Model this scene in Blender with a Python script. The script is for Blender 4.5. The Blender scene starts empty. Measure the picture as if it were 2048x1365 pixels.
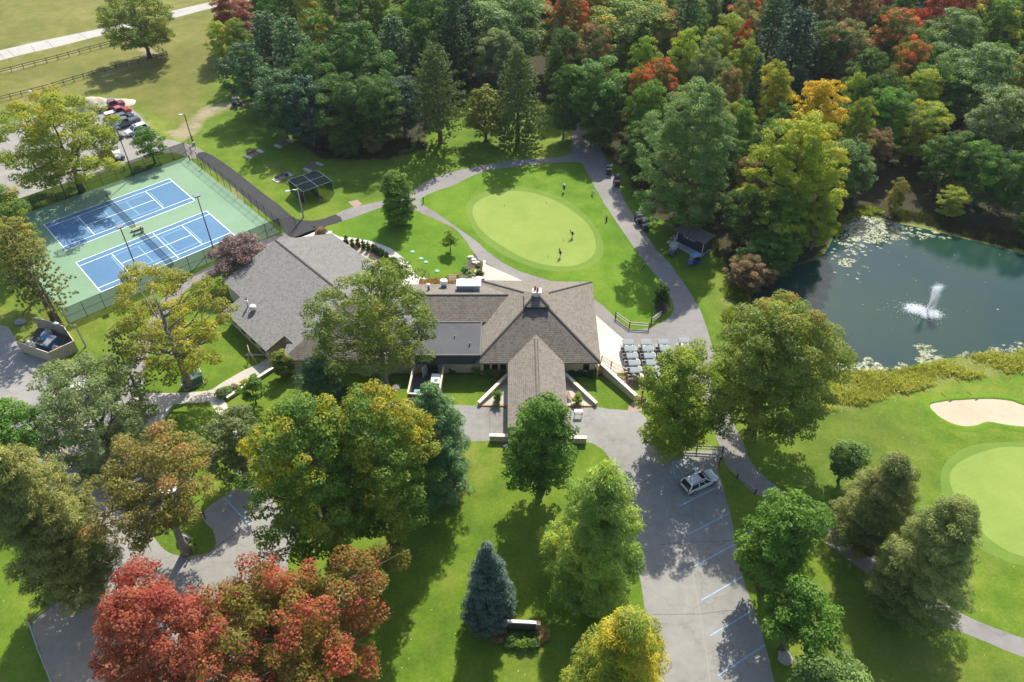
import bpy, bmesh, math, random
import numpy as np
from mathutils import Vector, Matrix, geometry

S = bpy.context.scene
COL = S.collection
R = math.radians
PI = math.pi
random.seed(7)

# ------------------------------------------------------------------ survey
# The plan was surveyed from the photograph: focal length, pitch and height
# were solved from the two tennis courts (10.97 x 23.77 m) and the lamp posts.
FPX, PITCH, CAMH = 1546.66, R(42.078), 78.33
_cp, _sp = math.cos(PITCH), math.sin(PITCH)

def at(px, py, z=0.0):
    """ground point (or point at height z) of a surveyed photo position"""
    a = (px - 1024.0) / FPX
    b = (py - 682.5) / FPX
    dx, dy, dz = a, _cp - b * _sp, -_sp - b * _cp
    t = (z - CAMH) / dz
    return Vector((dx * t, dy * t, z))

def pix(v):
    x, y, z = v[0], v[1], v[2] - CAMH
    d = y * _cp - z * _sp
    u = y * _sp + z * _cp
    return 1024 + FPX * x / d, 682.5 - FPX * u / d

def rise(g, top_py):
    """height above ground point g at which the photo row top_py is reached"""
    lo, hi = 0.0, 60.0
    for _ in range(40):
        m = (lo + hi) / 2
        if pix((g[0], g[1], m))[1] > top_py: lo = m
        else: hi = m
    return lo

# ------------------------------------------------------------------ objects
def tag(o, label=None, cat=None, group=None, kind=None):
    if label: o['label'] = label
    if cat: o['category'] = cat
    if group: o['group'] = group
    if kind: o['kind'] = kind
    return o

def empty(name, loc=(0, 0, 0), rz=0.0, label=None, cat=None, group=None):
    o = bpy.data.objects.new(name, None)
    COL.objects.link(o)
    o.location = loc
    o.rotation_euler = (0, 0, rz)
    o.empty_display_size = 0.3
    return tag(o, label, cat, group)

def copy_tree(o, parent=None):
    c = o.copy()
    COL.objects.link(c)
    if parent is not None: c.parent = parent
    for ch in o.children: copy_tree(ch, c)
    return c

class MB:
    """collects shapes and links them as one mesh object"""
    def __init__(s): s.v = []; s.f = []; s.m = []
    def add(s, vs, fs, mi=0):
        n = len(s.v)
        s.v += [tuple(v) for v in vs]
        s.f += [tuple(i + n for i in f) for f in fs]
        s.m += [mi] * len(fs)
        return s
    def box(s, c, d, rz=0.0, mi=0, taper=1.0, M=None):
        x, y, z = d[0] / 2, d[1] / 2, d[2] / 2
        vs = []
        for sz in (-1, 1):
            k = taper if sz > 0 else 1.0
            for sx, sy in ((-1, -1), (1, -1), (1, 1), (-1, 1)):
                px, py = sx * x * k, sy * y * k
                vs.append(Vector((c[0] + px * math.cos(rz) - py * math.sin(rz), c[1] + px * math.sin(rz) + py * math.cos(rz), c[2] + sz * z)))
        if M is not None: vs = [M @ v for v in vs]
        return s.add(vs, [(3, 2, 1, 0), (4, 5, 6, 7), (0, 1, 5, 4), (1, 2, 6, 5), (2, 3, 7, 6), (3, 0, 4, 7)], mi)
    def bar(s, a, b, w, h=None, mi=0):
        """rectangular bar from a to b"""
        a, b = Vector(a), Vector(b); h = h or w
        d = (b - a).normalized()
        up = Vector((0, 0, 1)) if abs(d.z) < .95 else Vector((0, 1, 0))
        r = d.cross(up).normalized(); u = r.cross(d).normalized()
        vs = []
        for p in (a, b):
            for i, j in ((-1, -1), (1, -1), (1, 1), (-1, 1)):
                vs.append(p + r * (i * w / 2) + u * (j * h / 2))
        return s.add(vs, [(3, 2, 1, 0), (4, 5, 6, 7), (0, 1, 5, 4), (1, 2, 6, 5), (2, 3, 7, 6), (3, 0, 4, 7)], mi)
    def tube(s, pts, rad, n=8, mi=0, cap=True):
        """round tube along pts, rad a number or one radius per point"""
        pts = [Vector(p) for p in pts]
        if not hasattr(rad, '__len__'): rad = [rad] * len(pts)
        vs = []; fs = []
        ref = Vector((0.31, 0.9, 0.2))
        for i, p in enumerate(pts):
            d = (pts[min(i + 1, len(pts) - 1)] - pts[max(i - 1, 0)]).normalized()
            rr = ref if abs(d.dot(ref.normalized())) < .9 else Vector((1, 0, 0))
            a = d.cross(rr).normalized(); b = d.cross(a).normalized()
            for k in range(n):
                t = 2 * PI * k / n
                vs.append(p + (a * math.cos(t) + b * math.sin(t)) * rad[i])
        for i in range(len(pts) - 1):
            for k in range(n):
                k2 = (k + 1) % n
                fs.append((i * n + k, i * n + k2, (i + 1) * n + k2, (i + 1) * n + k))
        if cap:
            fs.append(tuple(range(n - 1, -1, -1)))
            fs.append(tuple((len(pts) - 1) * n + k for k in range(n)))
        return s.add(vs, fs, mi)
    def lathe(s, prof, n=14, c=(0, 0, 0), mi=0, sx=1.0, sy=1.0):
        vs = []; fs = []
        for r, z in prof:
            for k in range(n):
                t = 2 * PI * k / n
                vs.append((c[0] + r * sx * math.cos(t), c[1] + r * sy * math.sin(t), c[2] + z))
        for i in range(len(prof) - 1):
            for k in range(n):
                k2 = (k + 1) % n
                fs.append((i * n + k, i * n + k2, (i + 1) * n + k2, (i + 1) * n + k))
        fs.append(tuple(range(n - 1, -1, -1)))
        fs.append(tuple((len(prof) - 1) * n + k for k in range(n)))
        return s.add(vs, fs, mi)
    def prism(s, poly, z0, z1, mi=0):
        n = len(poly)
        a = sum(poly[i][0] * poly[(i + 1) % n][1] - poly[(i + 1) % n][0] * poly[i][1] for i in range(n))
        if a < 0: poly = list(reversed(poly))
        vs = [(p[0], p[1], z0) for p in poly] + [(p[0], p[1], z1) for p in poly]
        fs = [tuple(range(n - 1, -1, -1)), tuple(range(n, 2 * n))]
        for i in range(n):
            j = (i + 1) % n
            fs.append((i, j, n + j, n + i))
        return s.add(vs, fs, mi)
    def loft(s, rings, mi=0, cap=True, closed=True):
        n = len(rings[0]); vs = [p for r in rings for p in r]; fs = []
        for i in range(len(rings) - 1):
            for k in range(n if closed else n - 1):
                k2 = (k + 1) % n
                fs.append((i * n + k, i * n + k2, (i + 1) * n + k2, (i + 1) * n + k))
        if cap:
            fs.append(tuple(range(n - 1, -1, -1)))
            fs.append(tuple((len(rings) - 1) * n + k for k in range(n)))
        return s.add(vs, fs, mi)
    def ball(s, c, r, n=10, mi=0):
        rx, ry, rz = (r, r, r) if not hasattr(r, '__len__') else r
        m = max(4, n // 2 + 1)
        prof = [(max(1e-3, math.sin(PI * i / m)), -math.cos(PI * i / m)) for i in range(m + 1)]
        vs = []; fs = []
        for q, z in prof:
            for k in range(n):
                t = 2 * PI * k / n
                vs.append((c[0] + q * rx * math.cos(t), c[1] + q * ry * math.sin(t), c[2] + z * rz))
        for i in range(m):
            for k in range(n):
                k2 = (k + 1) % n
                fs.append((i * n + k, i * n + k2, (i + 1) * n + k2, (i + 1) * n + k))
        return s.add(vs, fs, mi)
    def mesh(s, name, mats, bevel=0.0, smooth=False):
        me = bpy.data.meshes.new(name)
        me.from_pydata(s.v, [], s.f)
        mats = mats if isinstance(mats, (list, tuple)) else [mats]
        for m in mats: me.materials.append(m)
        if len(mats) > 1: me.polygons.foreach_set('material_index', s.m)
        if bevel:
            bm = bmesh.new(); bm.from_mesh(me)
            es = [e for e in bm.edges if len(e.link_faces) == 2 and e.calc_face_angle(0) > R(35)]
            bmesh.ops.bevel(bm, geom=es, offset=bevel, segments=2, profile=.5, affect='EDGES', clamp_overlap=True)
            bm.to_mesh(me); bm.free()
        if smooth: me.polygons.foreach_set('use_smooth', [True] * len(me.polygons))
        me.update()
        return me
    def build(s, name, mats, parent=None, bevel=0.0, smooth=False, label=None, cat=None, group=None, kind=None, loc=None, rz=None):
        o = bpy.data.objects.new(name, s.mesh(name, mats, bevel, smooth))
        COL.objects.link(o)
        if parent is not None: o.parent = parent
        if loc is not None: o.location = loc
        if rz is not None: o.rotation_euler = (0, 0, rz)
        return tag(o, label, cat, group, kind)

def smooth_poly(pts, k=4, closed=True):
    """Catmull-Rom through pts"""
    n = len(pts); out = []
    P = [Vector((p[0], p[1])) for p in pts]
    rng = range(n) if closed else range(n - 1)
    for i in rng:
        if closed: a, b, c, d = P[i - 1], P[i], P[(i + 1) % n], P[(i + 2) % n]
        else: a, b, c, d = P[max(i - 1, 0)], P[i], P[i + 1], P[min(i + 2, n - 1)]
        for j in range(k):
            t = j / k
            out.append(0.5 * ((2 * b) + (c - a) * t + (2 * a - 5 * b + 4 * c - d) * t * t + (3 * b - a - 3 * c + d) * t ** 3))
    if not closed: out.append(P[-1])
    return out

LAYER = [0.0]
def sheet(name, pxpts, mat, z, k=3, kind='structure', smooth=True, parent=None, jitter=0.0, world=False):
    w = [Vector(p) for p in pxpts] if world else [at(*p) for p in pxpts]
    if smooth: w = smooth_poly(w, k)
    if jitter:
        rj = random.Random(len(pxpts) * 31 + int(z * 1e4))
        w = smooth_poly([(p[0] + rj.uniform(-jitter, jitter), p[1] + rj.uniform(-jitter, jitter)) for p in w], 2)
    n = len(w)
    area = sum(w[i][0] * w[(i + 1) % n][1] - w[(i + 1) % n][0] * w[i][1] for i in range(n))
    if area < 0: w = w[::-1]
    V3 = [Vector((p[0], p[1], z)) for p in w]
    tris = geometry.tessellate_polygon([V3])
    mb = MB(); mb.add(V3, [t if (V3[t[1]] - V3[t[0]]).cross(V3[t[2]] - V3[t[0]]).z > 0 else t[::-1] for t in tris])
    o = mb.build(name, mat, parent)
    if kind and parent is None: o['kind'] = kind
    return o

def strip_poly(pxpts, width):
    c = smooth_poly([at(*p) for p in pxpts], 5, closed=False)
    L, Rr = [], []
    for i, p in enumerate(c):
        d = (c[min(i + 1, len(c) - 1)] - c[max(i - 1, 0)]).normalized()
        n = Vector((-d.y, d.x))
        L.append(p + n * width / 2); Rr.append(p - n * width / 2)
    return L + Rr[::-1]

# ------------------------------------------------------------------ materials
_mats = {}
def nodes(name):
    m = bpy.data.materials.new(name); m.use_nodes = True
    nt = m.node_tree
    b = nt.nodes['Principled BSDF']
    return m, nt, b

def _n(nt, t, **kw):
    n = nt.nodes.new(t)
    for k, v in kw.items():
        if k in n.inputs: n.inputs[k].default_value = v
        else: setattr(n, k, v)
    return n

def c4(c): return (c[0], c[1], c[2], 1.0)

def ramp(nt, stops, fac, interp='LINEAR'):
    r = nt.nodes.new('ShaderNodeValToRGB'); cr = r.color_ramp; cr.interpolation = interp
    while len(cr.elements) > 1: cr.elements.remove(cr.elements[-1])
    cr.elements[0].position = stops[0][0]; cr.elements[0].color = c4(stops[0][1])
    for p, c in stops[1:]:
        e = cr.elements.new(p); e.color = c4(c)
    nt.links.new(fac, r.inputs[0])
    return r.outputs[0]

def mixc(nt, fac, a, b, mode='MIX'):
    n = nt.nodes.new('ShaderNodeMix'); n.data_type = 'RGBA'; n.blend_type = mode
    for sock, v in ((n.inputs[0], fac), (n.inputs[6], a), (n.inputs[7], b)):
        if hasattr(v, 'links') or isinstance(v, bpy.types.NodeSocket): nt.links.new(v, sock)
        elif isinstance(v, (int, float)): sock.default_value = v
        else: sock.default_value = c4(v)
    return n.outputs[2]

def math_(nt, op, a, b=None, clamp=False):
    n = nt.nodes.new('ShaderNodeMath'); n.operation = op; n.use_clamp = clamp
    for i, v in enumerate((a, b)):
        if v is None: continue
        if isinstance(v, bpy.types.NodeSocket): nt.links.new(v, n.inputs[i])
        else: n.inputs[i].default_value = v
    return n.outputs[0]

def world_pos(nt): return nt.nodes.new('ShaderNodeNewGeometry').outputs['Position']
def obj_pos(nt): return nt.nodes.new('ShaderNodeTexCoord').outputs['Object']

def noise(nt, co, scale, detail=3.0, rough=.55, out=0, dist=0.0):
    n = _n(nt, 'ShaderNodeTexNoise', Scale=scale, Detail=detail, Roughness=rough, Distortion=dist)
    nt.links.new(co, n.inputs['Vector'])
    return n.outputs[out]

def voro(nt, co, scale, out='Distance', feature='F1'):
    n = _n(nt, 'ShaderNodeTexVoronoi', Scale=scale); n.feature = feature
    nt.links.new(co, n.inputs['Vector'])
    return n.outputs[out]

def bump(nt, b, h, strength=.4, dist=.05):
    n = _n(nt, 'ShaderNodeBump', Strength=strength, Distance=dist)
    nt.links.new(h, n.inputs['Height']); nt.links.new(n.outputs[0], b.inputs['Normal'])

def paint(name, col, rough=.5, metal=0.0, var=.12, scale=6.0, coat=0.0, spec=.5, world=False):
    """painted, cast or plastic surface with a little grime"""
    if name in _mats: return _mats[name]
    m, nt, b = nodes(name)
    co = world_pos(nt) if world else obj_pos(nt)
    f = noise(nt, co, scale, 4)
    lo = tuple(c * (1 - var) for c in col); hi = tuple(min(1, c * (1 + var)) for c in col)
    nt.links.new(ramp(nt, [(.3, lo), (.7, hi)], f), b.inputs['Base Color'])
    b.inputs['Roughness'].default_value = rough; b.inputs['Metallic'].default_value = metal
    b.inputs['Coat Weight'].default_value = coat
    b.inputs['Specular IOR Level'].default_value = spec
    _mats[name] = m
    return m

def wood(name, a, b_, scale=4.0, rough=.75):
    if name in _mats: return _mats[name]
    m, nt, b = nodes(name)
    mp = _n(nt, 'ShaderNodeMapping'); mp.inputs['Scale'].default_value = (1, 1, .25)
    nt.links.new(obj_pos(nt), mp.inputs[0])
    f = noise(nt, mp.outputs[0], scale * 2, 6, .7)
    nt.links.new(ramp(nt, [(.3, a), (.7, b_)], f), b.inputs['Base Color'])
    b.inputs['Roughness'].default_value = rough
    bump(nt, b, f, .3, .02)
    _mats[name] = m
    return m

def mesh_screen(name, col, opacity):
    """woven screen or chain link, seen through by its open share"""
    m, nt, b = nodes(name)
    b.inputs['Base Color'].default_value = c4(col); b.inputs['Roughness'].default_value = .9; b.inputs['Specular IOR Level'].default_value = .05
    t = nt.nodes.new('ShaderNodeBsdfTransparent'); mx = nt.nodes.new('ShaderNodeMixShader')
    mx.inputs[0].default_value = opacity
    nt.links.new(t.outputs[0], mx.inputs[1]); nt.links.new(b.outputs[0], mx.inputs[2])
    nt.links.new(mx.outputs[0], nt.nodes['Material Output'].inputs[0])
    return m
# ------------------------------------------------------------------ foliage
def leaf_mat(name, stops, trans=.35, rough=.5, tip=0.0, tipcol=None, clump=.55, hue=.0):
    """leaf colours: per-leaf and per-clump values pick from the stops; tipcol turns the outer, upper leaves"""
    if name in _mats: return _mats[name]
    m, nt, b = nodes(name)
    at_ = nt.nodes.new('ShaderNodeAttribute'); at_.attribute_name = 'leaf'
    sp = nt.nodes.new('ShaderNodeSeparateColor'); nt.links.new(at_.outputs['Color'], sp.inputs[0])
    lv, cv, ev = sp.outputs[0], sp.outputs[1], sp.outputs[2]
    f = math_(nt, 'ADD', math_(nt, 'MULTIPLY', lv, 1 - clump), math_(nt, 'MULTIPLY', cv, clump), True)
    c = ramp(nt, stops, f)
    if tipcol is not None:
        g = math_(nt, 'ADD', math_(nt, 'MULTIPLY', ev, .65), math_(nt, 'MULTIPLY', cv, .35))
        g = math_(nt, 'ADD', g, math_(nt, 'MULTIPLY', math_(nt, 'SUBTRACT', lv, .5), .25))
        g = math_(nt, 'MULTIPLY', math_(nt, 'SUBTRACT', g, 1 - tip), 5.0, True)
        c = mixc(nt, g, c, tipcol)
    oi = nt.nodes.new('ShaderNodeObjectInfo')
    hs = nt.nodes.new('ShaderNodeHueSaturation')
    nt.links.new(c, hs.inputs['Color'])
    nt.links.new(math_(nt, 'ADD', math_(nt, 'MULTIPLY', oi.outputs['Random'], .22), .89), hs.inputs['Value'])
    nt.links.new(math_(nt, 'ADD', math_(nt, 'MULTIPLY', oi.outputs['Random'], .02), .49), hs.inputs['Hue'])
    c = hs.outputs[0]
    nt.links.new(c, b.inputs['Base Color'])
    b.inputs['Roughness'].default_value = rough
    b.inputs['Specular IOR Level'].default_value = .22
    tr = nt.nodes.new('ShaderNodeBsdfTranslucent')
    t2 = mixc(nt, 1.0, c, (1.0, 1.0, .55), 'MULTIPLY')
    nt.links.new(t2, tr.inputs[0])
    mx = nt.nodes.new('ShaderNodeMixShader'); mx.inputs[0].default_value = trans
    nt.links.new(b.outputs[0], mx.inputs[1]); nt.links.new(tr.outputs[0], mx.inputs[2])
    nt.links.new(mx.outputs[0], nt.nodes['Material Output'].inputs[0])
    _mats[name] = m
    return m

def bark(name='bark', a=(.055, .042, .032), b_=(.15, .125, .10)):
    if name in _mats: return _mats[name]
    m, nt, b = nodes(name)
    f = noise(nt, obj_pos(nt), 5, 6, .7)
    nt.links.new(ramp(nt, [(.3, a), (.72, b_)], f), b.inputs['Base Color'])
    b.inputs['Roughness'].default_value = .9
    bump(nt, b, f, .6, .05)
    _mats[name] = m
    return m

def leaves_mesh(name, cen, nrm, axis, ln, wd, attr, mat, cup=0.12):
    """rhombic leaf sprays: arrays of centres, normals, long axes, lengths, widths"""
    N = len(cen)
    nrm = nrm / np.linalg.norm(nrm, axis=1, keepdims=True)
    axis = axis - nrm * np.sum(axis * nrm, 1, keepdims=True)
    axis = axis / (np.linalg.norm(axis, axis=1, keepdims=True) + 1e-9)
    side = np.cross(nrm, axis)
    L = ln[:, None] * .5; W = wd[:, None] * .5
    v = np.empty((N, 4, 3), np.float32)
    v[:, 0] = cen - axis * L
    v[:, 1] = cen + side * W + axis * L * .1 + nrm * W * cup
    v[:, 2] = cen + axis * L - nrm * L * cup * 2
    v[:, 3] = cen - side * W + axis * L * .1 + nrm * W * cup
    me = bpy.data.meshes.new(name)
    me.vertices.add(N * 4); me.loops.add(N * 4); me.polygons.add(N)
    me.vertices.foreach_set('co', v.reshape(-1))
    me.loops.foreach_set('vertex_index', np.arange(N * 4, dtype=np.int32))
    me.polygons.foreach_set('loop_start', np.arange(0, N * 4, 4, dtype=np.int32))
    at_ = me.attributes.new('leaf', 'FLOAT_COLOR', 'FACE')
    col = np.ones((N, 4), np.float32); col[:, :3] = attr
    at_.data.foreach_set('color', col.reshape(-1))
    me.materials.append(mat)
    me.update(calc_edges=True)
    return me

def unit(rg, n):
    d = rg.normal(size=(n, 3)); return d / np.linalg.norm(d, axis=1, keepdims=True)

def broad_crown(seed, Rr, Hc, z0, mat, name='crown', dens=1.0, openness=0.0, leaf=.42, csize=1.0, profile='round', lobes=5, asym=.22, wr=None):
    """crown of leaf clumps: radius Rr, from z0 to z0+Hc. returns mesh and clump centres"""
    rg = np.random.default_rng(seed)
    cr0 = (0.42 + 0.17 * Rr ** .75) * csize
    area = 4 * PI * ((Rr * Rr + Rr * Hc / 2 * 2) / 3)
    nc = int(max(14, area / (cr0 * cr0 * 2.3) * dens * (1 - openness * .6)))
    ph = rg.uniform(0, 2 * PI, lobes); am = rg.uniform(.4, 1, lobes) * asym / 1.6
    C_ = []; E_ = []
    tries = 0
    while len(C_) < nc and tries < nc * 12:
        tries += 1
        t = rg.uniform(0.02, 1); a = rg.uniform(0, 2 * PI)
        if profile == 'round': pr = math.sqrt(max(0, 1 - ((t - .42) / (.60 if t > .42 else .52)) ** 2))
        elif profile == 'cone': pr = (1 - t) ** .75 * (min(1, t / .12) ** .6) * 1.02
        elif profile == 'egg': pr = math.sqrt(max(0, 1 - ((t - .36) / (.66 if t > .36 else .42)) ** 2))
        elif profile == 'pine': pr = (1 - t) ** .5 * min(1, (t + .04) / .16) ** .5
        elif profile == 'spruce': pr = (1 - t ** 1.5) ** .85 * min(1, (t + .08) / .14) ** .5
        elif profile == 'vase': pr = math.sqrt(max(0, 1 - ((t - .62) / (.42 if t > .62 else .75)) ** 2))
        else: pr = 1
        lob = 1 + sum(am[k] * math.cos((k + 1) * a + ph[k] + 2.2 * t) for k in range(lobes))
        if rg.uniform() > pr + .08: continue
        q = rg.uniform() ** .42
        q = max(q, .25)
        if openness and rg.uniform() < openness * .35 and q > .8: q *= .8
        r = Rr * pr * lob * q
        C_.append((r * math.cos(a), r * math.sin(a), z0 + t * Hc + rg.normal() * .15))
        E_.append(min(1, .55 * q + .5 * t * (0.4 + .6 * q)))
    C_ = np.array(C_); E_ = np.array(E_)
    nc = len(C_)
    crs = cr0 * rg.uniform(.65, 1.3, nc)
    nl = np.maximum(10, (dens ** .2 * 5.6 * crs ** 2 / (leaf * leaf * (.5 if wr is None else .9 * wr))).astype(int))
    idx = np.repeat(np.arange(nc), nl); N = len(idx)
    d = unit(rg, N)
    low = d[:, 2] < -.25
    d[low, 2] *= -rg.uniform(0, 1, low.sum()) * .8
    d /= np.linalg.norm(d, axis=1, keepdims=True)
    rad = crs[idx] * (rg.uniform(.15, 1, N) ** .45)
    cen = C_[idx] + d * rad[:, None] * np.array([1.1, 1.1, .72])
    nrm = d * .8 + np.array([0, 0, .75]) + unit(rg, N) * .75
    ax = unit(rg, N) * (1 if wr is None else .55) + d * (.6 if wr is None else 1.0) + np.array([0, 0, 0 if wr is None else .25])
    ln = leaf * rg.uniform(.55, 1.5, N); wd = ln * (rg.uniform(.55, .85, N) if wr is None else rg.uniform(.7, 1.3, N) * wr)
    cv = rg.uniform(0, 1, nc)
    # neighbouring clumps share colour through a smooth field
    fld = np.sin(C_ @ np.array([.55, .35, .25]) * 6 / max(3, Rr) + seed) * .5 + .5
    cv = np.clip(.55 * cv + .45 * fld, 0, 1)
    ev = np.clip(E_[idx] + .25 * (d[:, 2]) * .5, 0, 1)
    attr = np.stack([rg.uniform(0, 1, N), cv[idx], ev], 1)
    return leaves_mesh(name, cen, nrm, ax, ln, wd, attr, mat), C_

def limbs(seed, h0, zt, cl, r0, lean=(0, 0), nb=12, mat=None, name='trunk', fork=.35):
    """tapered trunk with limbs that reach for clump centres"""
    rg = np.random.default_rng(seed + 99)
    mb = MB()
    n = 7; pts = []; rad = []
    w = rg.normal(size=(n, 2)) * .10
    for i in range(n):
        t = i / (n - 1)
        pts.append((lean[0] * t + w[i, 0] * (t > 0) * r0 * 3, lean[1] * t + w[i, 1] * (t > 0) * r0 * 3, zt * t - .1 * (i == 0)))
        rad.append(r0 * (1.35 if i == 0 else (1 - .82 * t)))
    mb.tube(pts, rad, 9)
    if len(cl):
        far = cl[rg.permutation(len(cl))[:nb * 3]]
        sel = far[np.argsort(-np.hypot(far[:, 0], far[:, 1]))][:nb]
        for c in sel:
            t0 = min(.93, max(fork, (c[2] - 0.55 * math.hypot(c[0], c[1])) / zt))
            i = min(n - 2, int(t0 * (n - 1))); f = t0 * (n - 1) - i
            a = Vector(pts[i]).lerp(Vector(pts[i + 1]), f); b = Vector(c)
            m1 = a.lerp(b, .35) + Vector((0, 0, -.05 * (b - a).length)) + Vector(rg.normal(size=3) * .25)
            m2 = a.lerp(b, .7) + Vector((0, 0, .03 * (b - a).length)) + Vector(rg.normal(size=3) * .25)
            rr = max(.05, r0 * (1 - .8 * t0) * .6)
            mb.tube([a, m1, m2, b], [rr, rr * .7, rr * .42, rr * .15], 6)
            for q in range(2):
                e = m2 + Vector(rg.normal(size=3)) * (b - a).length * .22
                mb.tube([m1.lerp(m2, .5 + .4 * q), m2.lerp(e, .5), e], [rr * .35, rr * .22, rr * .08], 5)
    return mb.mesh(name, mat, smooth=True)

def pine_crown(seed, Rr, Ht, z0, mat, name='crown', spread=1.0, dens=1.0, leaf=.44, droop=0.0, power=.8, sparse=0.0, plume=1.0, trunkmat=None):
    """whorled conifer: returns crown mesh and branch list (base, tip)"""
    rg = np.random.default_rng(seed)
    cen = []; nrm = []; ax = []; ln = []; at_ = []; br = []
    z = z0
    while z < Ht - .25:
        t = (z - z0) / (Ht - z0)
        nb = rg.integers(5, 9)
        a0 = rg.uniform(0, 2 * PI)
        for k in range(nb):
            if sparse and rg.uniform() < sparse * .6: continue
            a = a0 + 2 * PI * k / nb + rg.normal() * .25
            Lb = Rr * ((1 - t) ** power) * (1 if t > .12 else (.75 + 2 * t)) * rg.uniform(.7, 1.12) + .25
            up = (.28 - droop) * Lb * (.5 + t)
            dirx, diry = math.cos(a), math.sin(a)
            zb = z + rg.normal() * .15
            tip = (dirx * Lb, diry * Lb, zb + up)
            br.append(((0, 0, zb), tip))
            cv = rg.uniform(); 
            npl = max(2, int(Lb / (.42 * plume) * dens))
            for j in range(npl):
                f = .22 + .78 * (j + rg.uniform()) / npl
                lat = (rg.uniform(-1, 1)) * Lb * .26 * spread * (1.15 - f * .55)
                px = dirx * Lb * f - diry * lat; py = diry * Lb * f + dirx * lat
                pz = zb + up * f ** 1.6 - abs(lat) * .1 - droop * Lb * f * (1 - f) * .8 + rg.normal() * .08
                m = int((11 * dens ** .3 + 5) * (.6 / leaf) ** 1.2)
                dd = unit(rg, m) * .8 + np.array([dirx, diry, .35 - droop])
                dd /= np.linalg.norm(dd, axis=1, keepdims=True)
                s = leaf * plume * rg.uniform(.75, 1.25, m)
                p0 = np.array([px, py, pz])
                cen.append(p0 + dd * s[:, None] * .45); ax.append(dd)
                nrm.append(unit(rg, m) + np.array([0, 0, 1.1])); ln.append(s)
                at_.append(np.stack([rg.uniform(0, 1, m), np.full(m, .6 * cv + .4 * rg.uniform()), np.full(m, min(1, .35 + .65 * f * (.5 + .5 * t)))], 1))
        z += (.42 + .5 * (1 - t)) * (Ht / 16) ** .5 * (1 + sparse)
    m = 14
    dd = unit(rg, m) * .5 + np.array([0, 0, 1.]); dd /= np.linalg.norm(dd, axis=1, keepdims=True)
    cen.append(np.array([0, 0, Ht - .35]) + dd * .3); ax.append(dd); nrm.append(unit(rg, m)); ln.append(np.full(m, leaf))
    at_.append(np.stack([rg.uniform(0, 1, m), np.full(m, .6), np.full(m, 1.)], 1))
    cen, nrm, ax, ln, at_ = (np.concatenate(q) for q in (cen, nrm, ax, ln, at_))
    return leaves_mesh(name, cen, nrm, ax, ln, ln * rg.uniform(.16, .28, len(ln)), at_, mat, .05), br

def pine_trunk(seed, Ht, r0, br, mat, name='trunk', step=3, lean=(0, 0)):
    mb = MB()
    mb.tube([(0, 0, -.1), (.02 * Ht * .2, 0, Ht * .3), (0, .01 * Ht * .2, Ht * .6), (0, 0, Ht * .97)], [r0 * 1.3, r0 * .85, r0 * .5, .04], 8)
    for b, tp in br[::step]:
        rr = max(.025, r0 * .22 * (1 - b[2] / Ht) + .02)
        b = Vector(b); tp = Vector(tp)
        mb.tube([b, b.lerp(tp, .5) - Vector((0, 0, .04 * (tp - b).length)), b.lerp(tp, .9)], [rr, rr * .7, rr * .3], 5)
    return mb.mesh(name, mat, smooth=True)

TREES = []
def plant(name, g, crown, trunk, label, cat='tree', group=None, rz=0.0, sc=1.0, tilt=(0, 0), mat=None):
    t = empty(name, (g[0], g[1], 0), rz, label, cat, group)
    t.rotation_euler = (tilt[0], tilt[1], rz)
    t.scale = (sc, sc, sc) if not hasattr(sc, '__len__') else sc
    if trunk is not None:
        o = bpy.data.objects.new('trunk', trunk); COL.objects.link(o); o.parent = t
    o = bpy.data.objects.new('crown', crown); COL.objects.link(o); o.parent = t
    if mat is not None:
        o.material_slots[0].link = 'OBJECT'; o.material_slots[0].material = mat
    return t
# ------------------------------------------------------------------ camera, sun, sky
cam = bpy.data.cameras.new('camera'); co_ = bpy.data.objects.new('camera', cam); COL.objects.link(co_)
co_.location = (0, 0, CAMH); co_.rotation_euler = (PI / 2 - PITCH, 0, 0)
cam.sensor_width = 36; cam.lens = 36 * FPX / 2048; cam.clip_end = 4000
S.camera = co_
SUN_AZ, SUN_EL = R(77), R(47)            # where the sun stands: ahead of the camera, a little to its right
sl = bpy.data.lights.new('sun', 'SUN'); so = bpy.data.objects.new('sun', sl); COL.objects.link(so)
sd = Vector((math.cos(SUN_AZ) * math.cos(SUN_EL), math.sin(SUN_AZ) * math.cos(SUN_EL), math.sin(SUN_EL)))
so.rotation_euler = sd.to_track_quat('Z', 'Y').to_euler()
so.location = (40, 250, 220)
sl.energy = 4.7; sl.angle = R(.55); sl.color = (1.0, .95, .83)
w = bpy.data.worlds.new('World'); S.world = w; w.use_nodes = True
sky = w.node_tree.nodes.new('ShaderNodeTexSky'); sky.sky_type = 'NISHITA'; sky.sun_disc = False
sky.sun_elevation = SUN_EL; sky.sun_rotation = PI / 2 - SUN_AZ
sky.air_density = 1.0; sky.dust_density = 1.6; sky.ozone_density = 1.0
bg = w.node_tree.nodes['Background']; bg.inputs['Strength'].default_value = .15
w.node_tree.links.new(sky.outputs[0], bg.inputs['Color'])
vs = S.view_settings; vs.view_transform = 'Standard'; vs.look = 'None'; vs.exposure = 0.6; vs.gamma = 1.0; vs.use_curve_mapping = False
S.cycles.max_bounces = 6; S.cycles.transparent_max_bounces = 16
S.cycles.use_denoising = True; S.cycles.denoiser = 'OPENIMAGEDENOISE'; S.cycles.denoising_input_passes = 'RGB_ALBEDO_NORMAL'; S.cycles.denoising_prefilter = 'ACCURATE'
S.cycles.sample_clamp_indirect = 6

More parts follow.
